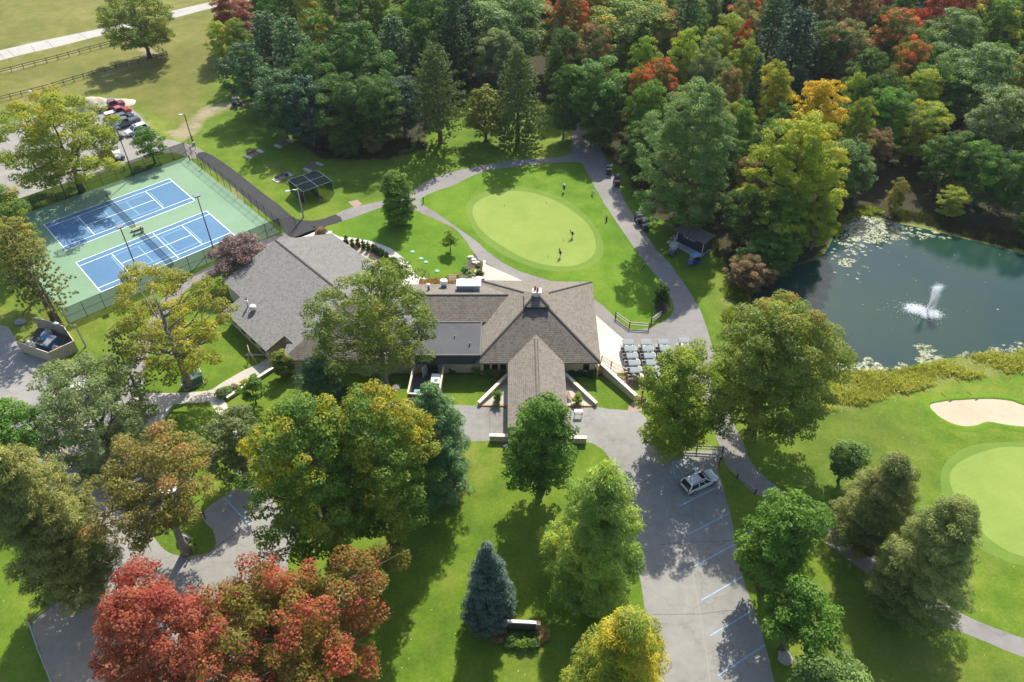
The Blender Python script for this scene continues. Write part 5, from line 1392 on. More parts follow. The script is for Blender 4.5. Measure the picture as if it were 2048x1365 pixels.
make_car('parked_car', 'sedan', P_black, 'black car half hidden by the small round tree', at(271, 283), at(311, 270), LOTG)
make_car('parked_car', 'sedan', P_plum, 'plum coloured car under the wide yellowing oak', at(115, 332), at(76, 340))
make_car('parked_suv', 'suv', P_white, 'white car glimpsed through the crown of the yellowing oak', at(70, 285), at(104, 276))
make_car('parked_car', 'sedan', P_navy, 'dark blue car nosed up to the dumpster pen', at(106, 757), at(166, 737))
make_car('parked_van', 'van', P_white, 'white van under the big grey green tree', at(148, 800), at(202, 780))
make_car('parked_suv', 'suv', P_white, 'white suv facing down at the left edge of the lower lot', at(56, 868), at(74, 914))
make_car('parked_car', 'sedan', P_white, 'white car glimpsed under the orange tree', at(262, 962), at(302, 946))
make_car('parked_car', 'sedan', P_silver, 'silver car under the right side of the orange tree', at(300, 1000), at(340, 985))
make_car('parked_car', 'sedan', P_black, 'black car tucked behind the gold flecked maple', at(772, 830), at(815, 822))
make_car('parked_car', 'sedan', P_blue, 'bright blue car under the red and green maple', at(545, 1340), at(600, 1365))

# ------------------------------------------------------------------ golf carts
M_roofc = paint('grey_cart_roof', (.24, .27, .28), .85, var=.08, spec=.08); M_cream = paint('cream_cart_body', (.68, .66, .60), .4, coat=.5); M_seat = paint('beige_vinyl', (.55, .45, .30), .6); M_dkcart = paint('charcoal_cart_body', (.03, .034, .04), .35, coat=.5)
M_clear = mesh_screen('clear_plastic', (.5, .55, .58), .25)
def make_cart(body, roofm, seat, label, group):
    """golf cart, front towards +x"""
    t = empty('golf_cart', (0, 0, 0), 0, label, 'golf cart', group)
    q = MB(); q.loft([ring(-1.12, .50, .38, .62), ring(-1.05, .58, .30, .78), ring(-.45, .60, .26, .80), ring(-.28, .60, .24, .42), ring(.45, .58, .24, .36), ring(.62, .58, .26, .80), ring(.95, .55, .28, .74), ring(1.18, .46, .32, .56), ring(1.24, .36, .38, .5)]); q.build('body', body, t, bevel=.02)
    q = MB(); q.box((-.30, 0, .82), (.52, 1.08, .14)); q.build('seat', seat, t, bevel=.04)
    q = MB(); q.box((-.60, 0, 1.08), (.12, 1.08, .42)); q.build('seat_back', seat, t, bevel=.04)
    q = MB(); q.loft([[(x, -.60, z - .13), (x, .60, z - .13), (x, .61, z - .09), (x, .52, z - .035), (x, .36, z - .008), (x, 0, z), (x, -.36, z - .008), (x, -.52, z - .035), (x, -.61, z - .09)] for x, z in ((-.94, 1.84), (-.86, 1.90), (.5, 1.92), (.70, 1.86))]); q.build('roof', roofm, t, smooth=False)
    for s in (-1, 1):
        q = MB(); q.tube([(.85, s * .52, .72), (.60, s * .54, 1.80)], .022, 6); q.tube([(-.62, s * .54, .8), (-.80, s * .54, 1.80)], .022, 6); q.build('roof_strut', M_black, t)
    q = MB(); q.add([(.84, -.5, .8), (.84, .5, .8), (.62, .5, 1.76), (.62, -.5, 1.76)], [(0, 1, 2, 3)]); q.build('windscreen', M_clear, t)
    q = MB(); q.tube([(.60, .26, .75), (.28, .26, 1.02)], .02, 6); q.tube([(.28 + .05 * math.cos(a), .26 + .16 * math.sin(a), 1.02 + .15 * math.cos(a)) for a in np.linspace(0, 2 * PI, 13)], .015, 5); q.build('steering_wheel', M_black, t)
    q = MB(); q.box((-.95, 0, .84), (.42, .9, .14)); q.build('bag_well', M_trimk, t)
    for x, y in ((-.82, -.46), (-.82, .46), (.82, -.46), (.82, .46)): wheel(t, x, y, .22, .2)
    return t
def place(src, used, a, b, label, group=None, bag=None):
    a, b = Vector(a), Vector(b); o = src if not used[0] else copy_tree(src); used[0] = True
    o.location = ((a.x + b.x) / 2, (a.y + b.y) / 2, .012); o.rotation_euler = (0, 0, math.atan2(b.y - a.y, b.x - a.x)); o['label'] = label
    if group: o['group'] = group
    return o
FG = 'golf carts parked in four columns beside the clubhouse'
cart = make_cart(M_cream, M_roofc, M_seat, '', FG); used = [False]
fleet = [('first column from the clubhouse', [(1258, 684.6), (1261.5, 697.4), (1266, 711.3), (1270, 725.6), (1273, 740)]), ('second column from the clubhouse', [(1293.3, 684.6), (1297.4, 697.4), (1301, 711.3), (1305, 725), (1309, 739)]),
         ('third column from the clubhouse', [(1327.7, 683.6), (1332.3, 696.4), (1337, 711), (1341, 725)]), ('separate right hand column', [(1370, 681), (1375, 695.5), (1380, 710.5)])]
ordn = ['rearmost', 'second', 'third', 'fourth', 'nearest']
for cn, row in fleet:
    for k, (x, y) in enumerate(row):
        c = at(x, y, 1.85); c = Vector((c.x, c.y, 0))
        dv = Vector((1, .0, 0))
        nm = 'last' if (k == len(row) - 1) else ('top' if k == 0 else ordn[k])
        place(cart, used, c - dv, c + dv, f'grey roofed golf cart, {nm} in the {cn}')
CG = 'dark golf carts along the tree shaded path'
dc = make_cart(M_dkcart, paint('dark_cart_roof', (.05, .06, .07), .7, spec=.1), paint('pale_vinyl', (.6, .6, .58), .6), '', CG); used2 = [False]
for a, b, lab in (((1218, 354), (1217, 337), 'dark golf cart furthest up the shaded path'), ((1235, 377), (1231, 361), 'dark golf cart second up the shaded path, below the furthest'),
                  ((1282, 452), (1272, 436), 'dark golf cart behind the sunlit one on the shaded path'), ((1294, 464), (1284, 448), 'dark golf cart with sun on its roof beside the shaded path')):
    place(dc, used2, at(*a), at(*b), lab, CG)
wc = make_cart(M_dkcart, paint('pale_green_roof', (.36, .41, .38), .8, spec=.1), paint('grey_vinyl', (.4, .42, .42), .6), '', None); u3 = [False]
place(wc, u3, at(1352, 498), at(1338, 517), 'pale roofed golf cart on the grass in front of the hut')
bc = make_cart(paint('royal_blue_body', (.02, .06, .24), .3, coat=.6), paint('blue_cart_roof', (.11, .26, .48), .4), M_trimk, '', None); u4 = [False]
place(bc, u4, at(1398, 524), at(1376, 532), 'blue golf cart with matching roof at the right end of the hut')
tc_ = make_cart(paint('teal_body', (.03, .07, .085), .3), paint('white_cart_roof', (.85, .85, .83), .4), M_seat, '', None); u5 = [False]
place(tc_, u5, at(228, 322), at(249, 318), 'white roofed golf cart crossing the upper car park')
kc = make_cart(M_dkcart, M_dkcart, M_trimk, '', None); u6 = [False]
place(kc, u6, at(230, 283), at(244, 277), 'black golf cart behind the lamp post in the upper car park')
place(kc, u6, at(468, 212), at(483, 210), 'dark cart stored between two posts at the edge of the woods')
# ------------------------------------------------------------------ tennis courts
ca = R(42.738); cA = Vector((math.cos(ca), math.sin(ca), 0)); cB = Vector((-math.sin(ca), math.cos(ca), 0))
CO = Vector((-84.90, 118.30, 0))
def cw(u, v, z=0.0): p = CO + cA * u - cB * v; return Vector((p.x, p.y, z))
def cuv(px, py): q = at(px, py) - CO; return q.dot(cA), -q.dot(cB)
SU0, SU1, SV0, SV1 = -6.6, 30.2, -6.0, 31.2
M_court = asphalt('green_court', (.165, .27, .17), (.22, .335, .215), patch=.25, crack=0)
M_courtb = asphalt('blue_court', (.075, .17, .29), (.115, .22, .35), patch=.2, crack=0)
M_line = paint('court_line', (.85, .87, .88), .6, var=.05, world=True); M_lline = paint('pickle_line', (.25, .50, .68), .6, var=.08, world=True)
def crect(name, u0, u1, v0, v1, z, mat, parent=None):
    q = MB(); q.add([cw(u0, v0, z), cw(u0, v1, z), cw(u1, v1, z), cw(u1, v0, z)], [(0, 1, 2, 3)]); o = q.build(name, mat, parent)
    if parent is None: o['kind'] = 'structure'
    return o
slab = crect('tennis_court', SU0, SU1, SV0, SV1, .012, M_court)
def cline(q, u0, v0, u1, v1, w, z):
    a, b = cw(u0, v0, z), cw(u1, v1, z); d = (b - a).normalized(); n = Vector((-d.y, d.x, 0)) * w / 2
    q.add([a + n, a - n, b - n, b + n], [(0, 1, 2, 3)])
for k, (ou, ov) in enumerate(((0, 0), (-.06, 15.80))):
    f = crect('playing_field', ou, ou + 23.77, ov, ov + 10.97, .018, M_courtb, slab)
    q = MB(); z = .024; w = .13
    L = lambda a, b, c, d: cline(q, ou + a, ov + b, ou + c, ov + d, w, z)
    L(-.06, 0, 23.83, 0); L(-.06, 10.97, 23.83, 10.97); L(0, 0, 0, 10.97); L(23.77, 0, 23.77, 10.97)
    L(0, 1.37, 23.77, 1.37); L(0, 9.6, 23.77, 9.6); L(5.485, 1.37, 5.485, 9.6); L(18.285, 1.37, 18.285, 9.6); L(5.485, 5.485, 18.285, 5.485)
    if k: L(13.4, .2, 13.4, 10.8)
    q.build('court_lines', M_line, slab)
    q = MB(); w = .09; z = .021
    L = lambda a, b, c, d: cline(q, ou + a, ov + b, ou + c, ov + d, w, z)
    for s in (-1, 1):
        L(11.885 + s * 6.8, 2.4, 11.885 + s * 6.8, 8.6); L(11.885 + s * 2.13, 2.4, 11.885 + s * 2.13, 8.6)
    L(5.1, 2.4, 18.7, 2.4); L(5.1, 8.6, 18.7, 8.6)
    q.build('court_lines', M_lline, slab)
    t = empty('tennis_net', cw(ou + 11.885, ov + 5.485), ca + PI / 2, 'dark net of the %s tennis court' % ('upper' if k == 0 else 'lower'), 'tennis net', 'tennis nets')
    q = MB(); q.add([(-6.35, 0, .05), (6.35, 0, .05), (6.35, 0, 1.0), (0, 0, .92), (-6.35, 0, 1.0)], [(0, 1, 2, 3, 4)]); q.build('netting', mesh_screen('net_mesh', (.02, .03, .03), .55), t)
    q = MB(); q.bar((-6.35, 0, 1.03), (0, 0, .95), .05, .07); q.bar((0, 0, .95), (6.35, 0, 1.03), .05, .07); q.build('tape', M_trimk, t)
    for s in (-1, 1): q = MB(); q.tube([(s * 6.4, 0, 0), (s * 6.4, 0, 1.1)], .06, 8); q.build('post', paint('green_post', (.02, .06, .045), .5), t)
bn = empty('court_bench', cw(11.6, 13.1), ca, 'brown plank bench between the two courts', 'bench')
q = MB(); q.box((0, 0, .46), (1.9, .42, .06)); q.build('seat', wood('bench_plank', (.35, .22, .13), (.5, .34, .22)), bn)
for s in (-.8, .8): q = MB(); q.box((s, 0, .22), (.08, .36, .44)); q.build('leg', M_black, bn)
bn = empty('court_bench', cw(11.5, 14.35), ca, 'dark green bench beside the lower net post', 'bench')
q = MB(); q.box((0, 0, .46), (1.9, .42, .06)); q.box((0, -.2, .75), (1.9, .05, .3)); q.build('seat', paint('green_bench', (.03, .09, .07), .5), bn)
for s in (-.8, .8): q = MB(); q.box((s, 0, .22), (.08, .36, .44)); q.build('leg', M_black, bn)
# fences
M_post = paint('dark_post', (.025, .026, .028), .6); M_screen = mesh_screen('wind_screen', (.018, .038, .024), .66); M_chain = mesh_screen('chain_link', (.05, .05, .05), .16)
def fence_run(name, a, b, h, n, screen, label, group='chain fences round the tennis courts', mid=True, gap=0.0):
    a, b = Vector(a), Vector(b); d = b - a; Ln = d.length
    t = empty(name, a, math.atan2(d.y, d.x), label, 'fence', group)
    for k in range(n + 1):
        x = Ln * k / n; q = MB(); q.tube([(x, 0, -.1), (x, 0, h)], .045, 6); q.build('post', M_post, t)
    for z in ([h, h * .5] if mid else [h]):
        q = MB(); q.tube([(0, 0, z), (Ln, 0, z)], .03, 6); q.build('rail', M_post, t)
    q = MB(); q.add([(0, .0, gap), (Ln, .0, gap), (Ln, .0, h), (0, .0, h)], [(0, 1, 2, 3)]); q.build('mesh_panel', screen, t)
    return t
e = .25
fence_run('court_fence', cw(SU0 - e, SV0 - e), cw(SU1 + e, SV0 - e), 3.0, 13, M_screen, 'screened chain fence along the far side of the courts')
fence_run('court_fence', cw(SU0 - e, SV1 + e), cw(SU1 + e, SV1 + e), 3.0, 13, M_screen, 'screened chain fence along the near side of the courts')
fence_run('court_fence', cw(SU1 + e, SV0 - e), cw(SU1 + e, SV1 + e), 3.0, 14, M_chain, 'open chain fence beside the black service path')
fence_run('court_fence', cw(SU0 - e, SV0 - e), cw(SU0 - e, SV1 + e), 3.0, 14, M_chain, 'open chain fence at the left end of the courts')
g0 = at(383, 318); fence_run('gate_frame', cw(SU1 + e, SV0 - e), cw(SU1 + 2.8, SV0 - 1.6), 3.0, 2, M_chain, 'narrow chain gate at the far corner of the courts', None, False)
fence_run('gate_frame', cw(SU1 + e + .2, SV1 + e + .1), cw(SU1 + 2.7, SV1 + 1.2), 2.6, 1, M_chain, 'short chain gate at the near corner of the courts', None, False)

# ------------------------------------------------------------------ lamp posts
M_rust = paint('brown_pole', (.10, .045, .04), .6); M_wpole = wood('grey_pole', (.30, .29, .25), (.46, .44, .39))
def flood(top, h, label, az):
    g = at(top[0], top[1], h); t = empty('court_light', (g.x, g.y, 0), az, label, 'floodlight', 'floodlights round the tennis courts')
    q = MB(); q.tube([(0, 0, -.1), (0, 0, h)], [.11, .075], 8); q.build('pole', M_rust, t)
    q = MB(); q.box((.15, 0, h + .05), (1.0, .9, .22)); q.build('lamp_head', paint('lamp_grey', (.20, .22, .25), .5), t, bevel=.02)
    q = MB(); q.box((.15, 0, h - .07), (.8, .75, .03)); q.build('lens', paint('lamp_lens', (.5, .52, .55), .1), t)
flood((232, 256), 10.4, 'brown floodlight pole behind the upper court near the parked cars', ca - PI / 2)
flood((90, 298), 10.4, 'brown floodlight pole standing in front of the yellowing oak', ca - PI / 2)
flood((240, 455), 10.4, 'brown floodlight pole at the left of the lower court', ca + PI / 2)
flood((394, 393), 10.4, 'brown floodlight pole at the right of the lower court', ca + PI / 2)
def street(base, top_y, ang, arm, label, pole, rad=.10, head=None, cat='street lamp'):
    g = at(*base); h = rise(g, top_y); t = empty('lamp_post', g, ang, label, cat)
    q = MB(); q.tube([(0, 0, -.1), (0, 0, h)], [rad * 1.2, rad * .8], 8); q.build('pole', pole, t)
    q = MB(); q.tube([(0, 0, h - .25), (arm * .5, 0, h - .02), (arm, 0, h - .1)], .035, 6); q.build('arm', M_galv, t)
    q = MB(); q.lathe([(.06, -.12), (.22, -.1), (.26, 0), (.16, .12), (.03, .15)], 12, (arm + .3, 0, h - .12), sx=2.0); q.build('lamp_head', M_whitep, t, smooth=True)
street((607, 435), 378, PI + .35, 1.5, 'grey wooden lamp post beside the practice cage', M_wpole, .14)
street((387, 290), 229, PI, .5, 'dark lamp post at the corner of the upper car park', M_post, .10, cat='street lamp')
q = MB(); g = at(388, 291); q.lathe([(.34, 0), (.34, .7), (.2, .75)], 12, (g.x, g.y, 0)); q.build('post_base', M_conc, label='concrete footing under the dark lamp post', cat='footing')
street((172, 694), 650, PI - .15, 2.8, 'grey wooden lamp post with a long arm over the dumpster pen', M_wpole, .13)
street((75, 206), 182, PI, .2, 'white headed lamp post in the dry field', M_post, .07)
def bollard(px, py, h, label, cat='path light', group=None):
    g = at(px, py); t = empty('path_light', g, 0, label, cat, group)
    q = MB(); q.lathe([(.10, -.05), (.09, h * .8)], 8); q.build('post', M_fascia, t)
    q = MB(); q.lathe([(.14, h * .78), (.15, h * .84), (.13, h * .95), (.17, h), (.04, h + .1)], 10); q.build('lamp_head', M_black, t)
for px, py, h, lab in ((1283.5, 796, 1.3, 'brown bollard light beside the brick walkway'), (847, 406, 1.1, 'thin bollard light at the fork of the cart paths'), (631, 468, 1.6, 'dark post light beside the dry grass clump'), (645, 404, 1.0, 'small dark post light on the lawn by the cage'), (869, 360, 1.0, 'small post light at the edge of the shaded path'), (411, 1037, 1.3, 'dark post light at the corner of the left apron'), (395, 1100, 1.2, 'thin dark post on the grass island'), (378, 1120, 1.0, 'small round topped post below the grass island'), (250, 341, 1.4, 'black box on a post behind the upper court'), (380, 322, 1.0, 'black litter bin at the far court gate'), (1438, 930, 1.4, 'dark sign post beside the cart path'), (405, 338, 1.2, 'dark bin on the court side of the service path')):
    bollard(px, py, h, lab, 'post')

# ------------------------------------------------------------------ practice cage and horseshoe pits
cg = [at(611.5, 411), at(671, 391), None, None]
ch_ = rise(cg[0], 384)
ct = [at(605.7, 384, ch_), at(663.8, 362.4, ch_), at(634.3, 341, ch_), at(576, 360, ch_)]
M_tube = paint('pale_tube', (.20, .27, .30), .5); M_cagenet = mesh_screen('cage_net', (.006, .012, .016), .93); M_cageside = mesh_screen('cage_side_net', (.006, .012, .018), .68)
t = empty('practice_cage', (ct[0].x, ct[0].y, 0), 0, 'netted golf practice cage on a pale tube frame', 'practice cage'); O = Vector((ct[0].x, ct[0].y, 0))
T = [c - O for c in ct]; mids = {(0, 1): (T[0] + T[1]) / 2, (1, 2): (T[1] + T[2]) / 2, (2, 3): (T[2] + T[3]) / 2, (3, 0): (T[3] + T[0]) / 2}
for c in T + [mids[(0, 1)], mids[(2, 3)]]:
    q = MB(); q.tube([(c.x, c.y, 0), c], .045, 6); q.build('post', M_tube, t)
for a, b in ((T[0], T[1]), (T[1], T[2]), (T[2], T[3]), (T[3], T[0]), (mids[(0, 1)], mids[(2, 3)]), (mids[(1, 2)], mids[(3, 0)])):
    q = MB(); q.tube([a, b], .035, 6); q.build('top_rail', M_tube, t)
dz = Vector((0, 0, -.06)); q = MB(); q.add([c + dz for c in T], [(0, 1, 2, 3)]); q.build('roof_net', M_cagenet, t)
def drop(c): return Vector((c.x, c.y, .05))
for a, b in ((T[3], T[0]), (T[1], T[2]), (T[2], T[3]), (mids[(2, 3)], mids[(0, 1)])):
    k = a.lerp(b, .0); q = MB(); q.add([drop(a), drop(b), b.lerp(Vector((b.x, b.y, 0)), .0) + dz, a + dz], [(0, 1, 2, 3)]); q.build('side_net', M_cageside, t)
for k, (px, py, lab) in enumerate(((508, 309, 'horseshoe pit with two pale slabs nearest the service path'), (568, 288, 'horseshoe pit in the deep shade of the woods'), (565, 356, 'horseshoe pit behind the left corner of the practice cage'), (627, 335, 'horseshoe pit behind the back corner of the practice cage'))):
    t = empty('horseshoe_pit', at(px, py), ca + .15, lab, 'horseshoe pit', 'horseshoe pits on the lawn')
    q = MB(); q.box((0, 0, .03), (2.2, 1.5, .06)); q.build('dirt_box', M_dirtpad, t)
    for s in (-1, 1): q = MB(); q.box((s * 1.55, 0, .06), (.8, 2.0, .12)); q.build('slab', M_conc, t)
    q = MB(); q.box((0, .85, .22), (2.3, .12, .5)); q.build('backboard', M_fence, t)
    q = MB(); q.tube([(0, 0, 0), (.05, 0, .4)], .02, 6); q.build('stake', M_black, t)
q = MB(); g = at(574, 352); q.box((g.x, g.y, .3), (.6, .5, .6)); q.build('blue_box', paint('blue_plastic', (.03, .06, .3), .5), bevel=.03, label='blue plastic box on the pit behind the cage corner', cat='box')

# ------------------------------------------------------------------ rail fences
M_rail = wood('dark_rail', (.055, .042, .035), (.12, .095, .08)); M_prail = wood('pale_rail', (.42, .33, .25), (.62, .52, .42)); M_greyrail = wood('grey_rail', (.30, .27, .23), (.48, .44, .39)); M_drk = paint('dark_stain', (.03, .026, .024), .8)
def rail_fence(pts, h, nper, label, rails=2, mat=None, pmat=None, th=.12, cat='fence', group=None, post=.14, name='rail_fence'):
    P3 = [at(*p) for p in pts]; t = empty(name, P3[0], 0, label, cat, group); O = P3[0]
    for i in range(len(P3) - 1):
        a, b = P3[i] - O, P3[i + 1] - O; n = max(1, round((b - a).length / nper))
        for k in range(n + (1 if i == len(P3) - 2 else 0)):
            c = a.lerp(b, k / n); q = MB(); q.box((c.x, c.y, h / 2), (post, post, h + .1), rz=math.atan2(b.y - a.y, b.x - a.x)); q.build('post', pmat or mat or M_rail, t)
        for r_ in range(rails):
            z = h * (.92 - .42 * r_); q = MB(); q.bar((a.x, a.y, z), (b.x, b.y, z), th * .5, th * 1.1); q.build('rail', mat or M_rail, t)
    return t
rail_fence([(-150, 186), (0, 149.5), (117, 120), (243, 86), (292, 83)], 1.25, 2.5, 'black rail fence nearer the field road', group='rail fences in the dry field')
rail_fence([(334, 114), (278, 129), (188, 152), (88, 182), (0, 204), (-150, 244)], 1.25, 2.5, 'black rail fence along the lower edge of the strip', group='rail fences in the dry field')
rail_fence([(292, 83), (336, 113)], 1.25, 2.5, 'short black rail fence closing the corner by the oak', group='rail fences in the dry field')
rail_fence([(1231, 636), (1258.5, 656), (1297.5, 658.5)], 1.15, 4.2, 'pale split rail fence round the lower tip of the lawn', mat=M_prail, pmat=M_drk, th=.16)
rail_fence([(1302, 648), (1322, 633)], 1.15, 4.2, 'short split rail fence with a mat hung on it', mat=M_prail, pmat=M_drk, th=.16)
a, b = at(1303.5, 648), at(1320, 635.5); q = MB(); q.add([a + Vector((0, -.15, .35)), b + Vector((0, -.15, .35)), b + Vector((0, .1, .8)), a + Vector((0, .1, .8)), a + Vector((0, -.1, .33)), b + Vector((0, -.1, .33)), b + Vector((0, .15, .78)), a + Vector((0, .15, .78))], [(0, 1, 2, 3), (7, 6, 5, 4), (0, 4, 5, 1), (3, 2, 6, 7)]); q.build('hung_mat', M_plank, label='pale mat leaning on the short split rail fence', cat='mat')
rail_fence([(1346, 900), (1393, 902), (1444, 905)], 1.1, 3.4, 'weathered rail fence between the stalls and the leafy island', mat=M_greyrail, pmat=M_drk, th=.15)
rail_fence([(1318, 862), (1325, 898)], 1.1, 2.8, 'dark stacked rail at the left edge of the leafy island', mat=M_rail, th=.18)
rail_fence([(1474, 957), (1510, 988)], .8, 4.0, 'low grey rail between the stalls and the cart path', mat=M_greyrail, pmat=M_drk, rails=1)
rail_fence([(64, 1250), (108, 1216), (156, 1194)], 1.1, 3.4, 'brown rail fence at the back of the gravel yard', mat=M_fence)
rail_fence([(64, 1254), (82, 1306), (106, 1365), (126, 1420)], .9, 3.2, 'grey log fence along the left of the gravel yard', mat=M_greyrail, rails=1, th=.24)

# ------------------------------------------------------------------ stair and deck by the cart yard
M_deck = wood('cedar_rail', (.40, .26, .16), (.58, .41, .28)); M_deckd = wood('brown_board', (.22, .14, .09), (.34, .23, .16))
t = empty('wooden_ramp', at(1205, 700), 0, 'cedar railed landing and stair down to the cart yard', 'deck stair'); O = at(1205, 700)
def lp(px, py, z): return at(px, py, z) - O
q = MB(); q.add([lp(1200, 735, .25), lp(1203, 728, .25), lp(1236, 744, .25), lp(1232, 756, .25)], [(0, 1, 2, 3)]); q.add([lp(1200, 735, .05), lp(1203, 728, .05), lp(1236, 744, .05), lp(1232, 756, .05)], [(3, 2, 1, 0)]); q.build('landing', M_white, t)
def rail_run(pts, h=1.05, n=5):
    P3 = [lp(*p) for p in pts]
    for i in range(len(P3) - 1):
        a, b = P3[i], P3[i + 1]
        q = MB(); q.bar(a + Vector((0, 0, h)), b + Vector((0, 0, h)), .14, .05); q.bar(a + Vector((0, 0, .15)), b + Vector((0, 0, .15)), .05, .08); q.build('hand_rail', M_deck, t)
        q = MB()
        m_ = max(3, int((b - a).length / .22))
        for k in range(m_): c = a.lerp(b, (k + .5) / m_); q.bar(c + Vector((0, 0, .15)), c + Vector((0, 0, h)), .035)
        q.build('balusters', M_deckd, t)['kind'] = 'stuff'
        for c in (a, b): q = MB(); q.bar(c, c + Vector((0, 0, h + .05)), .11); q.build('post', M_deck, t)
rail_run([(1203, 722, .1), (1222, 734, .1), (1254, 750, .1)])
rail_run([(1234, 757, .1), (1255, 754, .1), (1288, 766, -.05), (1318, 778, -.05)])
rail_run([(1200, 747, .1), (1216, 749, .1)])
for k in range(6):
    c = lp(1258 + k * 7, 761 + k * 2.6, 0); q = MB(); q.box((c.x, c.y, .16 - k * .025 - .0), (.42, 1.3, .3 - .05 * k), rz=-.3); q.build('step', M_deckd, t)
# ------------------------------------------------------------------ shrubs, beds and grasses
def shrub_proto(seed, mat, R0=.6, H0=1.0, leaf=.13, prof='round', dens=1.6):
    cm, cl = broad_crown(seed, R0, H0, .05, mat, dens=dens, leaf=leaf, csize=.55, profile=prof)
    st = MB()
    for k in range(4): st.tube([(0, 0, -.05), (.2 * R0 * math.cos(k * 1.6), .2 * R0 * math.sin(k * 1.6), H0 * .5)], [.03, .012], 5)
    return cm, st.mesh('stem', M_fascia)
SHR = [shrub_proto(301, L_shrub), shrub_proto(302, L_shrub, prof='egg'), shrub_proto(303, L_box)]
HED = shrub_proto(304, L_box, .5, 1.3, .12, 'egg', 2.0)
def shrub(px, py, r, h, label, mat=None, proto=None, group=None, name='shrub', base=True):
    cm, st = proto or rw.choice(SHR); g = at(px, py)
    t = empty(name, g, rw.uniform(0, 6), label, 'shrub', group); t.scale = (r / .6, r / .6, h / 1.0)
    for nm, m_ in (('stem', st), ('crown', cm)):
        o = bpy.data.objects.new(nm, m_); COL.objects.link(o); o.parent = t
        if nm == 'crown' and mat: o.material_slots[0].link = 'OBJECT'; o.material_slots[0].material = mat
    return t
HG = 'clipped hedge shrubs in an arc round the brick patio'
hp = [(693, 488), (706, 495), (717, 494), (728, 497), (738, 501), (747, 505), (755, 509), (762, 513), (768, 517), (774, 521)]
for k, (x, y) in enumerate(hp):
    shrub(x, y, .46, 1.1, 'clipped hedge shrub standing in the arc of ten along the brick patio', proto=HED, group=HG, name='hedge_shrub')
for k, (x, y, m_, lab) in enumerate(((770, 527, L_gmtips, 'yellow flecked shrub at the lower end of the hedge arc'), (778, 534, L_shrub, 'green shrub between the hedge arc and the white walkway'), (784, 540, L_lime, 'lime shrub on the patio edge'), (790, 548, L_box, 'dark shrub at the end of the patio bed'), (775, 545, L_gold, 'golden shrub on the patio'), (796, 555, L_shrub, 'round shrub where the patio meets the roof'), (786, 527, L_box, 'dark shrub on the outer rim of the patio bed'), (795, 538, L_box, 'dark shrub near the curved kerb'), (800, 549, L_shrub, 'bright shrub by the curved kerb end'))):
    shrub(x, y, .75, 1.0, lab, m_)
for x, y, r, m_, lab in ((955, 744, .85, L_lime, 'bright round shrub left in the front bed'), (975, 745, .8, L_shrub, 'darker round shrub in the middle of the front bed'), (994, 748, .9, L_lime, 'bright round shrub right in the front bed'), (905, 742, .6, L_box, 'dark little shrub alone at the left of the front bed'), (1012, 749, .5, L_box, 'dark little shrub against the canopy wall'),
                         (1140, 748, .7, L_box, 'dark shrub next to the canopy on the right'), (1160, 749, .75, L_box, 'dark shrub in the middle of the right bed'), (1183, 750, .75, L_box, 'dark shrub at the corner of the right bed'),
                         (932, 541, .55, L_pale, 'grey green clump at the lawn side of the rock bed'), (938, 553, .6, L_grey, 'grassy clump in the middle of the rock bed'), (945, 546, .45, L_ygreen, 'straw tinted clump in the rock bed'), (960, 547, .5, L_shrub, 'green clump by the pale patio kerb'), (957, 532, .4, L_pale, 'small green clump at the top of the rock bed'), (916, 556, .5, L_brown, 'red brown shrub beside the signboard'), (926, 562, .6, L_grey, 'grey clump behind the air handler'),
                         (447, 792, .8, L_pale, 'silvery clump at the lower end of the planting bed'), (460, 786, .7, L_grey, 'grey clump in the planting bed'), (470, 779, .6, L_brown, 'rusty clump in the planting bed'), (490, 768, .5, L_gold, 'yellow clump in the planting bed'), (509, 758, .5, L_shrub, 'green clump at the upper end of the planting bed'), (1275, 764, .5, L_lime, 'tall green grass clump by the stair foot'), (1290, 768, .5, L_ygreen, 'yellow grass clump by the stair foot'),
                         (643, 468, .9, L_brown, 'dry ornamental grass clump behind the grey gable'), (1345, 868, .6, L_dark, 'dark clump at the foot of the yellow green maple')):
    shrub(x, y, r, r * 1.25, lab, m_)
